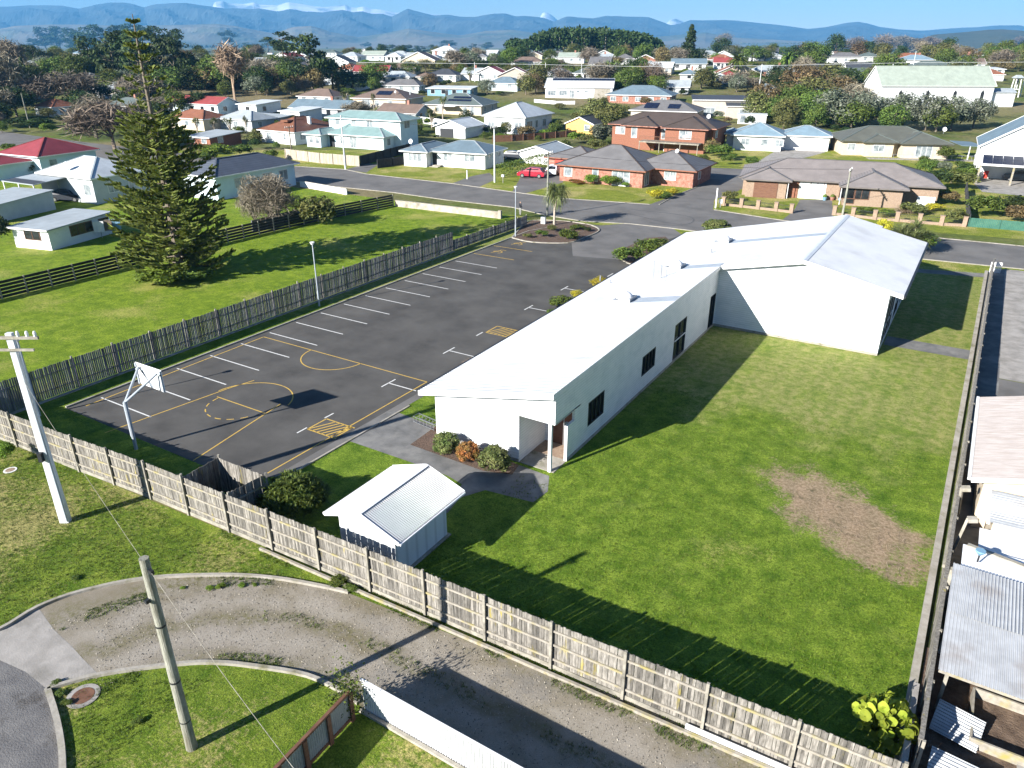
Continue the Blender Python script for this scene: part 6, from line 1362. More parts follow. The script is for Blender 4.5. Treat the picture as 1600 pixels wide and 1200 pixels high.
for (k, x, yb, yt, w_, lb) in (('bush_mid',888,377,356,32,'green bush at the front of the planted bed'),('bush_olive',862,362,350,16,'small olive bush beside the cabbage tree trunk'),('bush_mid',847,371,358,18,'small green clump at the left of the planted bed'),('bush_mid',903,359,350,22,'low dark bush at the back of the planted bed'),('bush_olive',824,372,364,14,'tiny pale bush at the kerb of the planted bed'),('bush_dark',918,362,354,12,'small dark bush at the right tip of the planted bed'),
    ('bush_mid',982,413,382,46,'green bush at the left of the bed beside the hall'),('bush_mid',1010,398,372,48,'large green bush in the bed beside the hall'),('bush_mid',1030,388,370,26,'olive topped bush at the back of the bed beside the hall'),('bush_silver',972,407,394,20,'small dark grey-green bush at the kerb of the hall bed'),
    ('yellow',936,447,432,30,'golden variegated bush against the hall eave'),('bush_mid',880,482,462,44,'green bush growing along the hall eave in the middle'),('yellow',901,465,453,20,'small golden bush touching the green bush by the hall eave'),('bush_mid',862,492,482,16,'low green tuft by the hall eave'),
    ('ball',1119,366,342,44,'round clipped golden-green bush behind the hall roof'),('bush_mid',1432,392,355,54,'spiky bush behind the far end of the hall roof'),('yellow',1378,365,341,26,'yellow bush beside the hall ridge end'),
    ('bush_dark',400,354,324,0,None)):
    if lb: tree(k, x, yb, yt, w_, lb)
tree('cabbage_single', 866, 352, 282, 60, 'tall cabbage tree with shaggy skirt in the planted bed', cat='tree')
tree('cabbage_low', 1415, 392, 334, 92, 'broad cabbage tree cluster behind the hall roof', cat='tree'); tree('tussock', 737, 573, 552, 24, 'dry straw-coloured tuft at the edge of the hall roof', cat='tussock')
tree('bush_bright', 250, 448, 418, 70, 'rough pale green bush at the foot of the Norfolk pine'); tree('bush_mid', 300, 440, 418, 60, 'dark scrubby bush under the Norfolk pine')
tree('twigs', 428, 350, 268, 98, 'dense leafless greyish shrub in front of the slate-roofed house', cat='bush', var=1); tree('twigs', 398, 346, 288, 52, 'leafless shrub left of the dense grey one beside the slate-roofed house', cat='bush'); tree('bush_olive', 497, 352, 300, 56, 'olive and rust coloured bush beside the rail fence near the street')
tree('bush_bright', 14, 722, 690, 34, 'small lime green bush at the left edge against the paling fence')
for (x, y, s) in ((328,921,18),(345,918,20),(378,916,16),(398,915,12),(286,920,12),(530,912,40),(548,922,30),(388,865,0)):
    if s: 
        p = G(x, y); w_ = s*dep(p[0],p[1])/F; plant('bush_bright' if s < 25 else 'bush_mid', (p[0],p[1],.0), w_, w_*.4, None, 'weeds along the outer kerb')
for (x, y) in ((95,1085),(105,1100),(88,1070),(215,1130),(118,905)): 
    p = G(x, y); plant('bush_mid', (p[0],p[1],0), .35, .16, None, 'weeds by the manhole kerb')
r = np.random.default_rng(2)
def vine(loc, h, w_, label):
    t = thing('climbing_plant', label, 'climber', loc); P = r.normal(size=(950,3))*np.array([w_*.33,w_*.33,h*.24])+np.array([0,0,h*.52]); P = P[P[:,2] > .05]
    link('foliage', fastmesh('foliage', leafquads(P, .045, None, .3, rng=r), 4, ['leaf_mid']), t)
    sg = [((0,0,0),(0,0,h*.9),.025,.015)]+[((0,0,h*.1*i),(r.normal()*w_*.5,r.normal()*w_*.5,h*.1*i+h*.35),.012,.004) for i in range(1,8)]; link('stems', fastmesh('stems', tubes_fast(sg, 4), 4, ['bark']), t)
vine((1.75,-15.55,0), 1.9, .8, 'leafy climber on the corner where the white iron fence meets the brown fence')
# fine litter on the bare patch and grass tufts that break the lawn up near the fence
def scatter_stuff(name, label, cat, n, area, mesh_fn, m):
    rr_ = np.random.default_rng(31); q = []
    while len(q) < n:
        p = area(rr_)
        if p is not None: q.append(p)
    return tag(link(name, fastmesh(name, mesh_fn(np.array(q), rr_), 4, [m])), label, cat, kind='stuff')
def tufts(P, rr_):
    out = []
    for p in P:
        for _ in range(5):
            a = rr_.random()*6.283; d = np.array([math.cos(a)*.4, math.sin(a)*.4, 1])*(.03+.05*rr_.random()); s = np.array([-math.sin(a), math.cos(a), 0])*.009; b_ = p+np.array([rr_.normal()*.03, rr_.normal()*.03, 0]); out += [b_-s, b_+s, b_+d+s*.2, b_+d-s*.2]
    return np.array(out)
def near_area(rr_):
    x, y = rr_.uniform(-26,-3), rr_.uniform(-22,-11.9); px, py = PJ(x, y, 0)
    ok = (-20 < px < 560 and 640 < py < 1210) and (py > 1062 and px > 100 or py < (985-.62*px if px < 130 else 905-.0*px))
    return np.array([x, y, 0]) if ok else None
scatter_stuff('grass_tufts', 'short grass tufts on the near verge and the grass inside the kerb', 'grass', 5200, near_area, tufts, 'leaf_mid')
def lawn_area(rr_):
    x, y = rr_.uniform(-1,16), rr_.uniform(-9.7,12)
    if x < .8 and y > -1: return None
    if ((x-12.7)/4)**2+((y-3.3)/3)**2 < 1: return None
    return np.array([x, y, 0])
scatter_stuff('lawn_tufts', 'longer tufts of grass in the big lawn', 'grass', 9000, lawn_area, tufts, 'leaf_bright')
def twigs(P, rr_):
    out = []
    for p in P:
        a = rr_.random()*3.14; d = np.array([math.cos(a), math.sin(a), 0])*(.05+.12*rr_.random()); s = np.array([-d[1], d[0], 0])*.06; u = np.array([0,0,.015]); out += [p-d+u-s, p-d+u+s, p+d+u*2+s, p+d+u*2-s]
    return np.array(out)
def patch_area(rr_):
    u, v = rr_.normal()*.5, rr_.normal()*.5; x = 12.75+u*4*ca-v*2*sa; y = 3.35+u*4*sa+v*2*ca; return np.array([x, y, .004]) if u*u+v*v < 1.1 else None
scatter_stuff('raked_litter', 'dry twigs and stalks littering the bare earth patch', 'litter', 420, patch_area, twigs, 'twig_straw')

def lane_s(x, y): return math.hypot(min(x, 0.), y+21)-5.9
def lane_area(rr_):
    x, y = rr_.uniform(-11,15.5), rr_.uniform(-21,-10.9); s_ = lane_s(x, y); px, py = PJ(x, y, 0)
    return np.array([x, y, .012]) if .1 < s_ < 4.3 and py < 1215 and not (px < 150 and py > 985) and y < -11.3+.045*x-.15 else None
def stones(P, rr_):
    out = []
    for p in P:
        a = rr_.random()*3.14; q = .007+.013*rr_.random()**2; u = np.array([math.cos(a), math.sin(a), .15])*q; v = np.array([-math.sin(a), math.cos(a), .3])*q*.7; w_ = np.array([0,0,q*.8]); out += [p-u-v, p+u-v, p+u*.8+v+w_, p-u*.8+v+w_]
    return np.array(out)
leafmat('stone_chips', (.17,.15,.12), (.30,.268,.22), 0, 0)
scatter_stuff('gravel_stones', 'loose stones scattered over the curved gravel lane', 'gravel', 9000, lane_area, stones, 'stone_chips')
def weed_area(rr_):
    x, y = rr_.uniform(-11,15.8), rr_.uniform(-21,-10.6); s_ = lane_s(x, y); px, py = PJ(x, y, 0); h = math.sin(x*1.9)+math.sin(x*.83+y)+math.sin(y*2.3+1)
    if py > 1215 or (px < 150 and py > 985) or h < .1: return None
    edge = -.15 < s_ < .3 or 3.75 < s_ < 4.35 or (1.85 < s_ < 2.35 and x > -4 and rr_.random() < .3); foot = -11.32+.045*x-.15 < y < -11.0+.04*x
    return np.array([x, y, .01]) if edge or foot else None
scatter_stuff('lane_weeds', 'low weeds and grass creeping in along the kerbs and fence foot of the gravel lane', 'weeds', 2600, weed_area, tufts, 'leaf_mid')
# ------------------------------------------------------------------ background town: more houses
BG = [ # corner x,y, xl, xr, head, wall, roof, eave, type, words
(545,108,507,None,20,'white_wall','roof_dark',2.8,'gy','white gabled house with black roof'),(425,106,386,None,25,'white_wall','roof_silver',2.2,'gx','long white low house'),
(600,95,566,None,20,'grey_wall','roof_palegreen',3.,'gx','pale greenish warehouse'),(626,97,602,None,20,'white_wall','roof_white',2.6,'hip','white house with white roof'),
(662,99,635,None,25,'white_wall','roof_silver',2.8,'gx','white house with pale roof'),(712,96,676,720,20,'white_wall','roof_white',5.,'hip','white two-storey house'),(684,98,668,None,20,'white_wall','roof_silver',2.4,'hip','low white wing'),
(760,97,742,None,20,'white_wall','roof_grey_tile',2.4,'hip','small grey-roofed white house'),(640,132,592,650,12,'white_wall','roof_silver',2.6,'hip','white house with silver hip roof'),
(672,131,650,None,15,'beige_wall','roof_brown',2.4,'hip','small brown-roofed house'),(712,128,668,None,15,'white_wall','roof_dark',2.4,'hip','white house with dark pyramid roof'),
(748,126,722,None,15,'white_wall','roof_silver',2.4,'gx','low white house with grey gable'),(784,127,744,790,15,'white_wall','roof_red',2.8,'gy','white gabled house with red roof'),
(808,143,762,820,12,'pale_blue_wall','roof_bluegrey',2.6,'hip','pale blue house with slate roof'),(850,125,816,None,18,'white_wall','roof_dark',2.6,'hip','white house with dark hip roof'),
(886,127,854,892,18,'white_wall','roof_silver',2.8,'hip','white villa with pale hip roof'),(934,126,896,None,20,'white_wall','roof_darkgreen',2.6,'hip','green-roofed white house'),(970,124,938,None,20,'white_wall','roof_white',2.4,'hip','low white house with white roof'),
(846,106,798,None,22,'white_wall','roof_brown',2.4,'hip','low white house with brown roof'),(912,99,873,None,22,'white_wall','roof_palegreen',2.8,'gx','white house with pale green gable roof'),
(955,101,926,None,22,'white_wall','roof_silver',2.6,'gx','white house with silver gable roof'),(990,101,960,None,22,'white_wall','roof_grey_tile',2.6,'hip','white house with grey tiles'),(1024,103,992,None,22,'red_brick','roof_dark',2.6,'gy','brown gabled house with dark roof'),
(1102,110,1049,None,20,'white_wall','roof_bluegrey',2.6,'gx','white house with blue-grey roof'),(1142,108,1115,None,20,'white_wall','roof_red',2.6,'gx','white house with faded red roof'),
(1090,127,1062,None,18,'grey_wall','roof_bluegrey',2.4,'hip','small blue-grey roofed house'),(1245,122,1172,None,20,'red_brick','roof_silver',2.5,'hip','long low brick house with grey roof'),
(1344,99,1297,None,24,'white_wall','roof_grey_tile',2.8,'hip','white house with grey gabled roof'),(1372,97,1344,None,24,'white_wall','roof_darkgreen',2.6,'hip','white house with green roof'),(1368,117,1322,None,22,'white_wall','roof_dark',2.6,'gx','white house with dark long roof'),
(1457,106,1410,None,28,'white_wall','roof_blue',3.2,'hip','white villa with blue hip roof'),(1536,107,1494,1552,28,'white_wall','roof_dark',2.8,'hip','white house with charcoal roof and blue side'),(1532,85,1492,None,28,'white_wall','roof_grey_tile',2.8,'gy','white gabled house high on the right'),
(206,158,152,None,2,'white_wall','roof_silver',3.2,'hip','white villa with silver hip roof'),(85,183,57,100,2,'white_wall','roof_orange_tile',2.6,'hip','white house with faded orange tile roof'),(215,182,165,None,2,'grey_wall','roof_darkgreen',2.5,'hip','grey-green roofed house'),
(140,139,106,None,2,'beige_wall','roof_dark',3,'hip','dark-roofed house'),(320,205,268,345,2,'cream_wall','roof_orange_tile',2.8,'hip','cream house with bright orange tiled roof and white chimney'),(342,180,262,352,3,'pale_blue_wall','roof_red',2.8,'gx','pale house with long pinkish red roof'),
(402,180,374,440,4,'white_wall','roof_white',2.8,'mono','pair of white flat-roofed units'),(395,206,345,432,2,'grey_wall','roof_silver',2.7,'hip','grey bungalow with silver hip roof'),(520,165,467,None,8,'white_wall','roof_brown',2.5,'hip','white bungalow with brown hip roof'),
(540,186,455,None,8,'grey_wall','roof_bluegrey',2.5,'gx','long grey shed-like house with blue-grey roof'),(650,191,590,None,8,'grey_wall','roof_brown',2.2,'gx','low house with dark brown roof'),
(655,146,600,660,12,'grey_wall','roof_grey_tile',2.5,'hip','grey house with charcoal roof'),(735,152,668,745,16,'blue_wall','roof_white',2.6,'mono','dark blue modern house with white flat roof'),
(420,202,355,None,2,'beige_wall','roof_silver',2.3,'mono','open-sided beige carport'),(1075,147,1038,None,16,'grey_wall','roof_silver',2.2,'gx','long rusty-edged shed with silver roof'),(1130,135,1118,None,18,'blue_wall','roof_silver',3.4,'gy','narrow blue gabled shed'),
(498,100,478,None,22,'white_wall','roof_grey_tile',2.4,'hip','small white house among the pines'),(126,92,112,None,20,'white_wall','roof_blue',3,'hip','white and blue house on the far left rise'),(1568,118,1552,None,26,'white_wall','roof_white',2.4,'mono','white caravan-like cabin'),(25,160,-8,None,6,'grey_wall','roof_bluegrey',2.6,'hip','blue-grey roofed house at the far left'),
(1300,160,1262,None,10,'white_wall','roof_bluegrey',2.4,'gx','small grey roofed outbuilding'),(1208,150,1182,None,12,'white_wall','roof_bluegrey',2.4,'hip','small pale house among the autumn trees'),(470,195,440,None,4,'white_wall','roof_white',3.2,'mono','small white flat-roofed box house'),
(330,232,292,None,4,'orange_brick','roof_silver',2.2,'mono','orange brick garden building'),(62,108,42,None,10,'grey_wall','roof_silver',2.6,'hip','pale house in the trees'),(562,142,540,None,14,'white_wall','roof_white',2.2,'mono','white low units beside the dark trees')]
for (cx_, cy_, xl, xr, hd, wl__, rf__, ev, ty, words) in BG:
    hd_ = rad(hd); P, w_, d = frame((cx_,cy_), xl, xr, hd_); d = min(max(d if xr else 8, 7), 12); w_ = min(w_, 30); o = (P[0]-w_*math.cos(hd_), P[1]-w_*math.sin(hd_), P[2]-.2)
    nw = max(1, min(5, int(w_/3.4))); W_ = [((i+.5)*w_/nw-.6, 0, 1.1, 1.3, 1.1) for i in range(nw)]; X_ = [(w_, d*.25, 1.1, 1.2, 1.1)]
    if ev > 4.5: W_ += [(q[0],0,3.6,1.3,1.0) for q in W_]
    pt = .06 if ty == 'mono' else .42; ex = None
    def ex(t, w_=w_, d=d, ty=ty, ev=ev, hh=hash_(words)):
        if ty in ('hip','gx') and hh % 3 == 0: chimney(t, w_*.62, d*.5, ev+.6, ev+d*.21+1.0, ('red_brick','white_wall','galv')[hh % 3])
        if hh % 4 == 1: MB().box(w_*.42,w_*.42+.9,-.06,.02,.1,2.1).build('door', M['dark_frame'], t)
    hbox(o, hd_, 'house', words, 'house', wl__, rf__, [(0,w_,0,d,ev,ty,pt,.45)], W_, X_, extra=ex, pane='dark_glass' if hash_(words) % 2 else 'pale_glass', auto=True, capm='roof_silver' if ty == 'hip' and hash_(words) % 2 else rf__)
# small filler homes in the gaps of the far town
rh = random.Random(41); k = 0; tr_ = 0
rfs = ['roof_silver','roof_white','roof_grey_tile','roof_dark','roof_brown','roof_bluegrey','roof_darkgreen','roof_silver','roof_red','roof_orange_tile']
rnm = ['silver','white','grey tiled','dark','brown','blue-grey','dark green','pale silver','red','orange tiled']
while k < 46 and tr_ < 4000:
    tr_ += 1; px, py = rh.uniform(380,1640), rh.uniform(84,134)
    P = G(px, py); D = dep(P[0], P[1]); w_, d = rh.uniform(9,15), rh.uniform(7,9)
    if any(math.hypot(P[0]-f[0], P[1]-f[1]) < f[2]+8 for f in FOOT): continue
    if 790 < px < 1040 and py < 88: continue
    i = rh.randrange(10); hd_ = rad(rh.choice([12,18,22,26,100,108])); wl__ = rh.choice([('white_wall','white'),('white_wall','white'),('cream_wall','cream'),('grey_wall','grey'),('beige_wall','beige')])
    W_ = [((q+.5)*w_/3-.6, 0, 1.1, 1.3, 1.1) for q in range(3)]
    hbox((P[0]-w_/2,P[1],P[2]-.2), hd_, 'house', 'small %s house with %s roof' % (wl__[1], rnm[i]), 'house', wl__[0], rfs[i], [(0,w_,0,d,2.6,rh.choice(['hip','hip','gx','gy']),.42,.4)], W_, [(w_,2,1.1,1.2,1.1)], auto=True); k += 1
# ------------------------------------------------------------------ background trees placed from the picture
TR = [('bare',12,165,78,50),('bare',0,180,90,50),('dark',38,150,100,60),('cypress',44,140,92,26),('dark',8,150,100,40),('bare_pink',28,120,62,40),('bare',85,175,114,70),('bare',130,165,116,60),('bare_pink',60,160,120,40),
('pine',72,78,40,34),('pine',95,78,41,34),('pine',118,80,44,30),('pine',150,84,38,44),('pine',185,84,40,44),('pine',220,86,38,50),('pine',250,90,40,44),('pine',275,92,46,36),('pine',55,78,60,20),
('pine',150,130,56,56),('pine',185,134,50,60),('pine',222,138,48,64),('pine',255,140,50,60),('pine',280,140,60,50),('pine',300,130,82,30),('mid',120,135,84,44),('mid',92,128,88,44),('dark',160,130,85,50),('olive',110,112,80,30),
('dark',300,150,104,46),('mid',262,152,102,52),('dark',225,155,110,44),('bare',205,165,118,44),('mid',178,150,108,50),('dark',200,172,138,34),('dark',160,160,132,44),('mid',275,176,140,40),('dark',312,174,142,30),('bush_dark',240,180,158,44),
('mid',340,142,88,56),('poplar',368,160,70,36),('umbrella',354,78,47,28),('pine',386,78,66,16),('bare',395,135,95,50),('bare',425,130,92,50),('brown',450,110,86,40),
('umbrella',445,100,50,50),('umbrella',420,84,58,30),('pine',490,146,56,64),('dark',520,140,92,60),('dark',552,142,112,50),('mid',455,130,98,40),('olive',520,128,104,36),('pine',468,132,92,36),('dark',575,134,110,44),('mid',588,134,96,40),('dark',400,84,70,30),
('mid',610,118,97,30),('mid',640,116,94,34),('olive',665,112,92,30),('mid',560,92,76,20),('dark',580,90,72,14),('pine',597,86,68,18),('pine',615,86,70,22),('pine',635,86,70,24),('pine',655,86,71,22),('pine',675,84,70,14),('pine',700,78,63,28),('dark',720,92,80,24),('brown',733,104,87,26),('mid',745,112,94,30),('mid',775,114,95,30),('olive',695,112,92,30),('bush_dark',755,106,92,24),
('umbrella',575,76,66,12),('umbrella',568,76,68,10),('pine',740,80,68,14),('pine',760,78,66,22),('brown',718,116,98,26),
('mid',790,98,84,30),('olive',800,116,100,26),('mid',850,114,96,26),('mid',815,112,97,26),('bright',893,122,106,24),('mid',880,116,98,30),('mid',915,118,100,30),('olive',945,118,102,28),('mid',968,122,104,30),('brown',1000,140,100,34),('bare_pink',1020,140,98,44),('dark',985,126,102,30),('bright',1022,142,115,34),('brown',960,104,88,30),('brown',905,92,76,22),('mid',860,96,76,24),('olive',940,88,74,24),('brown',975,90,74,28),('brown',1035,104,72,26),
('norfolk_far',1076,100,41,44),('dark',1060,98,72,34),('dark',1092,100,76,30),('dark',1127,90,58,32),('bare_pink',1128,80,52,24),('mid',1160,92,72,30),('mid',1175,96,70,36),('mid',1195,96,78,30),('bright',1118,96,82,16),('mid',1101,134,108,34),('bare',1150,138,112,46),('bare',1168,142,118,30),('olive',1175,126,110,30),('mid',1140,126,108,30),
('palm',1150,124,82,38),('palm',1228,122,78,32),('mid',1210,112,92,26),('mid',1222,88,72,22),('olive',1200,90,70,26),('dark',1240,94,70,26),('brown',1255,94,66,30),('mid',1275,96,72,34),('dark',1303,90,52,32),('bare_pink',1330,86,58,34),('dark',1320,94,76,24),('brown',1345,88,62,30),('bare_pink',1378,86,54,36),('bare',1400,84,56,36),('brown',1422,84,58,32),('bare_pink',1445,86,58,30),('mid',1385,126,82,44),('mid',1376,118,88,30),('dark',1478,92,58,28),('bare_pink',1460,84,60,24),('mid',1500,90,78,20),('olive',1545,84,66,26),('brown',1572,88,66,30),('mid',1592,96,68,24),('bare_pink',1590,80,58,30),('brown',1565,112,92,30),
('brown',1250,150,100,60),('olive',1290,146,98,60),('mid',1320,150,104,50),('brown',1225,168,130,44),('olive',1268,176,118,64),('brown',1305,170,116,60),('mid',1240,184,130,50),('silver',1300,200,138,64),('silver',1338,200,142,56),('silver',1375,196,150,52),('silver',1410,200,144,56),('silver',1445,204,146,52),('silver',1485,204,148,52),('silver',1520,200,152,46),('mid',1392,206,162,44),('mid',1462,206,160,46),('dark',1345,150,128,34),('brown',1190,182,128,50),('olive',1178,188,140,44),('mid',1210,190,150,40),
('cabbage',675,204,168,36),('cabbage',692,188,146,28),('cabbage',540,172,140,24),('cabbage',585,178,142,18),('bare',562,186,158,40),('dark',730,206,170,26),('dark',665,140,118,20),('mid',735,124,104,16),('cabbage',734,128,112,14),
('olive',930,200,152,50),('olive',955,205,160,50),('bush_silver',945,225,190,40),('bush_olive',917,225,208,28),('bush_mid',985,222,214,26),('bush_mid',1010,223,215,24),('yellow',1098,238,205,30),('bush_brown',1112,245,215,26),('bush_mid',1122,248,222,36),('bush_rust',1104,252,244,10),('bush_bright',1122,200,190,22),('brown',1130,222,200,18),
('cabbage',310,215,180,28),('cabbage',337,212,182,26),('cabbage',362,216,180,30),('cabbage',386,208,180,18),('bush_bright',345,248,222,44),('bush_mid',322,250,236,30),('bush_olive',398,225,205,24),
('bare_pink',180,235,160,90),('bare_pink',215,225,160,60),('bare',150,215,150,60),('bush_bright',120,212,196,22),('bush_dark',25,200,182,30),('bush_dark',60,200,182,40),('yellow',102,172,150,5),('bush_mid',18,240,222,26),('bush_olive',60,274,254,26),('bush_dark',8,385,332,40),('dark',130,176,140,44),
('bush_bright',925,288,270,24),('bush_bright',945,290,272,14),('bush_bright',958,291,272,24),('bush_bright',977,292,283,16),('bush_rust',900,287,280,26),('bush_yellow',1025,310,294,28),('bush_yellow',1050,305,293,24),('bush_mid',1037,311,297,20),('bush_dark',1052,258,232,26),
('bush_olive',1425,335,315,40),('bush_yellow',1458,330,316,28),('bush_olive',1490,350,322,36),('bush_mid',1535,340,300,44),('bush_mid',1450,262,246,28),('bush_silver',1474,266,250,20),('bush_mid',1500,265,250,20),('bush_mid',1475,280,266,22),('bush_brown',1478,320,295,30),('bush_bright',1332,232,204,12),('bush_yellow',1342,236,226,20),('bush_brown',1280,234,217,24),('bush_mid',1350,334,322,26),('bush_mid',1385,338,326,24),('tussock',1412,332,312,30),('bush_olive',1140,315,296,26),('bush_mid',1218,258,252,10)]
PREF = {'weeds'}
for (k, x, yb, yt, w_) in TR: tree(k, x, yb, yt, w_)
# fill the gaps of the leafy town with more trees and bushes, clear of the houses
rf_ = random.Random(77); placed = [(p[1][0], p[1][1]) for p in AUTO]; n = 0; tries = 0
while n < 600 and tries < 26000:
    tries += 1; px, py = rf_.uniform(-60,1660), 76+rf_.random()**1.3*128
    if py > 152 and not (px < 60 or px > 1560 or 225 < px < 260 or 1215 < px < 1340): continue
    if px > 1505 and py > 112: continue
    p = G(px, py); D = dep(p[0], p[1])
    if any(math.hypot(p[0]-f[0], p[1]-f[1]) < f[2]*.8+2.0 for f in FOOT): continue
    if any(math.hypot(p[0]-q[0], p[1]-q[1]) < 3.0 for q in placed): continue
    if any(abs(PJ(f[0],f[1],T(f[0],f[1]))[0]-px) < f[2]*F/max(60,dep(f[0],f[1]))*1.0 and 0 < PJ(p[0],p[1],p[2])[1]-PJ(f[0],f[1],T(f[0],f[1]))[1] < 13 for f in FOOT): big = False
    else: big = True
    kd = rf_.choice(['mid','mid','olive','brown','bare','olive','dark','mid','dark','silver']) if big else rf_.choice(['bush_mid','bush_olive','bush_dark','bush_brown','bush_bright'])
    h = rf_.uniform(4,8.5) if big else rf_.uniform(1.4,2.6)
    if px > 1150 and big and py < 100: kd = rf_.choice(['brown','olive','bare','mid','olive','dark']); h *= 1.2
    plant(kd, p, h*(rf_.uniform(1.,1.6) if big else rf_.uniform(1.2,2.6)), h, None, None); placed.append((p[0],p[1])); n += 1
# garden shrubs, hedges and small trees between the nearer houses
YARDS = [(1112,176,1335,212,26),(1440,252,1512,330,10),(225,205,445,262,22),(470,188,655,214,22),(655,190,880,222,20),(1095,250,1180,262,4),(880,218,975,250,14),(385,186,480,205,10),(0,180,250,215,16),(1515,320,1600,350,5),(820,165,1120,200,24),(1060,262,1086,276,3),(200,268,290,300,6),(640,200,760,222,8)]
for x0_, y0_, x1_, y1_, cnt in YARDS:
    k = 0
    for _ in range(cnt*12):
        if k >= cnt: break
        px, py = rf_.uniform(x0_, x1_), rf_.uniform(y0_, y1_); p = G(px, py)
        if any(math.hypot(p[0]-f[0], p[1]-f[1]) < f[2]*.78+1.2 for f in FOOT) or any(math.hypot(p[0]-q[0], p[1]-q[1]) < 1.8 for q in placed): continue
        h = rf_.uniform(1.0,3.0); plant(rf_.choice(['bush_mid','bush_olive','bush_dark','bush_mid','bush_silver','bush_brown','bush_bright','mid','olive','bush_dark','bush_mid']), p, h*rf_.uniform(.9,1.9), h); placed.append((p[0],p[1])); k += 1
# pine plantation on the dune
def forest(name, label, xs, yb, yt, rows, m, dD=14, size=.9, per=160, dens=1., D0_=None):
    rr_ = np.random.default_rng(len(label)); V = []; Tk = []
    x0, x1 = xs; p = G((x0+x1)/2, yb); D0 = D0_ or dep(p[0], p[1])
    for j in range(rows):
        D = D0+dD*j; n_ = int((x1-x0)/F*D/5.2*dens)
        for i in range(n_):
            px = x0+(x1-x0)*(i+rr_.random()*.9)/n_; x, y, _ = ray_at(px, 69.7, D+rr_.normal()*4); z = T(x, y)
            f = (px-x0)/(x1-x0); top = np.interp(f, yt[0], yt[1]); hh = ray_at(px, top, D)[2]-z
            hh = max(4, hh*(.84+.16*rr_.random())); w_ = 3.2+rr_.random()*1.6
            q = rr_.normal(size=(per,3)); q /= np.linalg.norm(q, axis=1)[:,None]; q *= (.6+.4*rr_.random(per))[:,None]; q = q*np.array([w_, w_, hh*.34])+np.array([x, y, z+hh*.66]); V.append(leafquads(q, size, None, .2, rng=rr_)); Tk.append(((x,y,z),(x,y,z+hh*.7),.25,.12))
    t = tag(link(name, None, None, (0,0,0)), label, 'forest', kind='stuff'); link('crown', fastmesh('crown', np.concatenate(V), 4, [m]), t); link('trunk', fastmesh('trunk', tubes_fast(Tk, 5), 4, ['bark_pale']), t)
    return t
forest('pine_plantation', 'dense dark pine plantation on the rise behind the town centre', (845,1030), 82, ([0,.08,.3,.6,.85,1],[46,41,39.5,41,47,62]), 6, 'leaf_dark', D0_=470, dD=9, dens=1.25)
forest('pine_plantation', 'lower dark pine belt at the left of the plantation', (795,850), 80, ([0,.5,1],[60,55,48]), 4, 'leaf_dark', D0_=470, dD=9, dens=1.25)
forest('far_treeline', 'long dark line of trees on the far plain', (540,780), 74.5, ([0,1],[70.5,70]), 1, 'leaf_dark', size=5, per=40, dens=.35)
forest('far_treeline', 'long hazy line of trees on the far plain at the right', (1050,1640), 74.5, ([0,.5,1],[67,65.5,65]), 2, 'leaf_olive', dD=260, size=6, per=40, dens=.3)
forest('far_treeline', 'dark hedgerow behind the far left plain', (285,420), 76, ([0,1],[70,71]), 1, 'leaf_dark', size=3, per=40, dens=.4)
# long wires across the view
for k, yy in enumerate((92, 99)):
    a = Vector((*cam_xy(-150, 250), CZ+.0)); 
q = []
for px, py in ((560,97.5),(800,100),(1000,104),(1200,102.5),(1420,98),(1600,97)):
    q.append(ray_at(px, py, 175))
mb = MB(); mb.tube(q, .03, 5, False); tag(mb.build('overhead_line', M['pole_concrete']), 'long pale overhead line crossing above the middle of the town', 'cable')
for i, (px, yb, yt, lb) in enumerate(((742,128,97,'slim pole near the red gabled house'),(852,130,98,'slim pole at the left end of the white hall'),(908,126,100,'slim pole behind the white hall roof'),(1386,150,100,'slim pole near the church'),(1185,146,100,'slim pole near the brick bungalow'),(1594,150,95,'pole at the right edge beside the bell tower'),(590,120,112,'short pole among the trees'),(1425,112,80,'slim pole beside the blue-roofed villa'))): spole((px,yb), yt, 'distant pale power pole: '+lb, arm=False)
# ------------------------------------------------------------------ hills and mountains
def ridge(name, label, D0, D1, D2, sky_pts, m, seed, amp=.16, nx=420, ny=34, x0=-260, x1=1860):
    """range whose crest line is given by picture rows; foothills at D0, crest at D1, back at D2 (real distances in metres)"""
    rg = np.random.default_rng(seed); xs = np.linspace(x0, x1, nx); top = np.interp(xs, [p[0] for p in sky_pts], [p[1] for p in sky_pts]); V = []
    def fbm(u, v):
        s = 0; a_ = 1
        for o in range(6):
            k = 2**o; s = s+a_*(1-2*np.abs(np.sin(u*k*1.0+ph[o][0]+1.7*np.sin(v*k*.7+ph[o][1]))*np.cos(v*k*.8+ph[o][2]+.9*np.sin(u*k*.6)))); a_ *= .52
        return s
    ph = rg.random((6,3))*6.28
    for j in range(ny):
        t = j/(ny-1); D = D0+(D2-D0)*t; tc = (D1-D0)/(D2-D0)
        prof = (t/tc)**1.15 if t <= tc else max(0, 1-(t-tc)/(1-tc))
        hc = np.array([ray_at(a_, b_, D1)[2] for a_, b_ in zip(xs, top)])                                # height at the crest
        n_ = fbm(xs/60., np.full(nx, D/ (D1/14.))); h = hc*prof*(1+amp*(n_-.2)*min(1, 2.2*abs(1-t/tc)+.02)*(t < tc))
        for x_, hh in zip(xs, h): q_ = ray_at(x_, 69.7, D); V.append((q_[0], q_[1], max(-3, hh-6*(j == 0))))
    mb = MB(); mb.v = V; mb.f = [(j*nx+i, j*nx+i+1, (j+1)*nx+i+1, (j+1)*nx+i) for j in range(ny-1) for i in range(nx-1)]
    o = mb.build(name, M[m], smooth=False); o['kind'] = 'structure'; o['label'] = label; return o
mat('mountain_forest', (.02,.03,.035), (.065,.075,.07), .0022, .95, space='pos', detail=8)
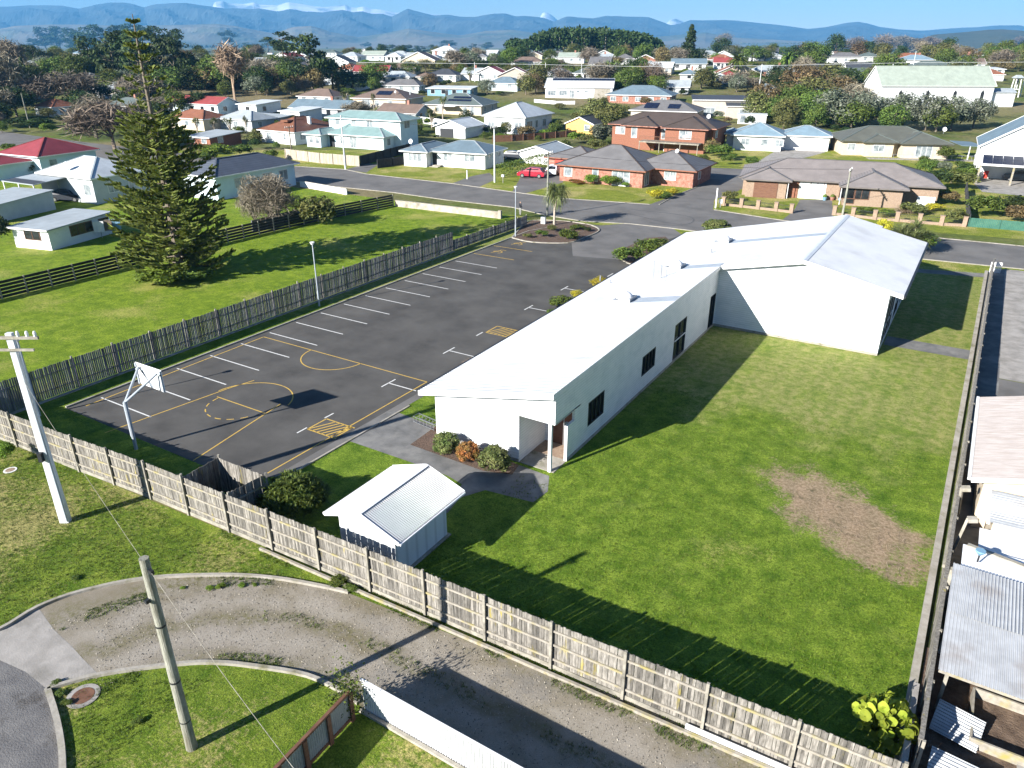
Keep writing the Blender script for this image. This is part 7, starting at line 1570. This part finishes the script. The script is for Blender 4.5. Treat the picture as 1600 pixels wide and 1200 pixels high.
mat('hill_grass', (.12,.105,.075), (.17,.15,.105), .002, .95, (.06,.08,.05), .0011, .52, .07, space='pos', detail=8)
mat('hill_forest', (.03,.045,.03), (.06,.07,.045), .01, .95, space='pos', detail=8)
# snow above a height, broken by noise
m = M['mountain_forest']; n = m.node_tree; N = n.nodes; L = n.links; p = N['Principled BSDF']; geo = nd('ShaderNodeNewGeometry'); sx = nd('ShaderNodeSeparateXYZ'); L.new(geo.outputs['Position'], sx.inputs[0])
base = p.inputs['Base Color'].links[0].from_socket; SNOW_Z = 9000.
hgt = mth('ADD', sx.outputs[2], mr(nz(.004, 6, .7), .3, .7, -60, 60)); 
L.new(mixc(mr(hgt, SNOW_Z, SNOW_Z+30), base, (.82,.84,.88)), p.inputs['Base Color'])
SK = [(-260,12),(0,11),(25,9),(60,6),(85,6),(110,6.5),(135,11.5),(160,6),(185,4),(205,3),(220,5),(235,10),(250,5),(275,3.5),(300,3),(345,1),(360,4),(400,4),(412,2),(440,7),(460,3),(480,7),(510,9),(540,6),(555,10),(570,8),(585,12),(600,12),(615,16),(640,12),(655,17),(680,23),(700,21),(725,25),(745,26),(770,20),(790,19),(805,24),(820,23),(850,17.5),(865,24),(885,24),(925,28.5),(945,24.5),(985,25),(1010,25.5),(1045,29),(1060,27),(1075,30),(1110,31),(1140,31.5),(1170,34),(1200,37),(1258,44.5),(1290,41),(1315,36),(1335,33),(1350,35.5),(1370,41),(1400,45),(1435,47),(1480,44),(1520,42),(1555,38.5),(1585,39),(1620,46),(1860,50)]
SK = [(x_, y_+(9 if 330 < x_ < 640 or 838 < x_ < 875 or 1030 < x_ < 1068 else 0)) for x_, y_ in SK]
SNW = [(-260,40),(330,30),(345,1),(358,-1),(366,3),(390,4),(405,1),(414,5),(440,6),(458,1),(470,3),(500,8),(515,9),(528,7),(545,5),(552,9),(562,10),(572,8),(584,12),(598,13),(620,18),(640,18),(655,20),(680,21),(700,22),(720,24),(735,40),(838,40),(846,19),(851,17),(858,20),(866,26),(880,40),(1035,40),(1045,29),(1052,27),(1062,31),(1075,40),(1860,60)]
mat('snow', (.42,.46,.52), (.62,.65,.7), .004, .9, (.14,.17,.2), .002, .56, .05, space='pos', detail=8)
ridge('snow_peaks', 'snow covered peaks showing behind the forested range', 8800, 10400, 10900, SNW, 'snow', 8, .05, nx=700, ny=14)
ridge('mountain_range', 'long blue forested mountain range with snow on its highest tops', 6200, 8600, 9400, SK, 'mountain_forest', 5, .22)
ridge('foothills', 'paler bare foothills in front of the mountains', 4700, 5900, 6600, [(-260,44),(0,46),(30,40),(90,37.5),(140,38),(200,40),(300,38),(345,36.5),(380,42),(430,52),(460,42),(490,40),(520,50),(560,58),(600,52),(640,44),(680,50),(720,55),(760,48),(800,46),(850,53),(900,58),(1000,60),(1060,54),(1100,50),(1140,58),(1250,64),(1400,66),(1860,66)], 'hill_grass', 9, .3)
ridge('dark_hill', 'low dark forested hill at the right', 2300, 2800, 3300, [(-260,69),(1360,69),(1430,62),(1455,53.5),(1470,52),(1500,49.5),(1540,45.5),(1560,45),(1600,47.5),(1700,48),(1860,50)], 'hill_forest', 3, .1, x0=1300, nx=200)
# dune grass hump below the plantation
# ------------------------------------------------------------------ labels that say where each automatic thing stands
LM = [(q['label'], PJ(*f[:2], T(f[0],f[1]))) for q, f in ()]
def place_labels():
    marks = [('the church',1460,150),('the white hall with the solar strip',905,145),('the tall white house',820,190),('the pale blue two-storey house',580,200),('the balcony house',1040,210),('the light blue roofed house',1215,205),('the cream terrace house',1430,215),('the long taupe-roofed house',1330,280),('the brown-tiled white house',470,200),('the brown solar bungalow',610,155),('the dark green solar bungalow',720,165),('the beige flat-roofed house',1125,165),('the Norfolk pine',260,300),('the red brick corner house',960,265),('the red tiled house',80,240),('the white garage by the cabbage trees',705,200),('the long grey-roofed brick bungalow',1210,112),('the big pine plantation',930,70),('the dark left-hand pines',215,100),('the round dark pine',490,100),('the far blue-roofed villa',1433,98),('the slate-roofed blue house',390,270),('the carport with solar panels',1560,260),('the outer kerb of the gravel lane',400,900),('the planted bed',870,360),('the corner bungalow',715,245),('the small white two-storey house',695,88),('the red gabled house',765,118),('the tall conical conifer',1076,95),('the date palm',1150,110),('the second date palm',1228,110),('the green-banded villa',1433,100),('the clipped round tree',1022,130),('the white villa at far left',180,150),('the bell tower',1583,140),('the dark hill',1540,72),('the straw-coloured poplar',368,130),('the blue modern house',700,148),('the row of white units',405,104),('the pale greenish warehouse',582,92)]
    seen = {}
    for t, loc, grp in AUTO:
        px, py = PJ(*loc); best = min(marks, key=lambda m_: math.hypot(m_[1]-px, (m_[2]-py)*1.8)); dx, dy = px-best[1], py-best[2]
        rel = ('left of ' if dx < 0 else 'right of ') if abs(dx) > abs(dy)*1.3 and abs(dx) > 12 else ('behind ' if dy < 0 else 'in front of ')
        far = 'well ' if abs(dx) > 110 and 't of' in rel else ''
        seen.setdefault((t['label'], far+rel+best[0]), []).append((px, py, t, grp))
    ordn = ['first','second','third','fourth','fifth','sixth','seventh','eighth','ninth','tenth','eleventh','twelfth','thirteenth','fourteenth','fifteenth','sixteenth','seventeenth','eighteenth']
    for (lb, pl_), it in seen.items():
        it.sort(key=lambda q: q[0])
        for i, (px, py, t, grp) in enumerate(it):
            w_ = ''
            if len(it) == 2: w_ = ('leftmost ','rightmost ')[i]
            elif len(it) > 2: w_ = ordn[min(i,17)]+'-from-left '
            t['label'] = w_+lb+' '+pl_
            wn = len(t['label'].split())
            if wn > 16: t['label'] = t['label'].replace(' with arching fronds','').replace('-coloured','').replace(' rounded','').replace('spreading ','').replace('long low ','long ').replace(' and white chimney','').replace(' with bright',' with').replace('pale house with long pinkish red roof','pale house with pinkish red roof').replace('white and blue house on the far left rise','white and blue house').replace('leafless pinkish twiggy tree','pinkish bare tree').replace(' and blue side','').replace('upswept leafless ','').replace('cream house with bright orange tiled roof and white chimney','cream house with orange tiled roof')
            if len(t['label'].split()) > 16: print('LONG', t['label'], flush=True)
            if 'group' not in t and t.get('category') in ('tree','bush','shrub','palm'): t['group'] = 'trees and bushes of the town gardens'
place_labels()
# ------------------------------------------------------------------ haze: one closed box of even thin air round everything
mh = bpy.data.materials.new('haze_air'); mh.use_nodes = True; n = mh.node_tree
for q in list(n.nodes):
    if q.type != 'OUTPUT_MATERIAL': n.nodes.remove(q)
v = n.nodes.new('ShaderNodeVolumePrincipled'); v.inputs['Color'].default_value = (.15,.52,1,1); v.inputs['Density'].default_value = HAZE; v.inputs['Anisotropy'].default_value = 0.0
n.links.new(v.outputs[0], n.nodes['Material Output'].inputs['Volume'])
hz = MB(); q0, q1 = [cam_xy(r, d) for r, d in ((-9500,-200),(9500,-200),(9500,11500),(-9500,11500))], 0
hz.hexa([(x, y, -5) for x, y in q0]+[(x, y, 620) for x, y in q0]); hz.build('haze', mh)['kind'] = 'stuff'
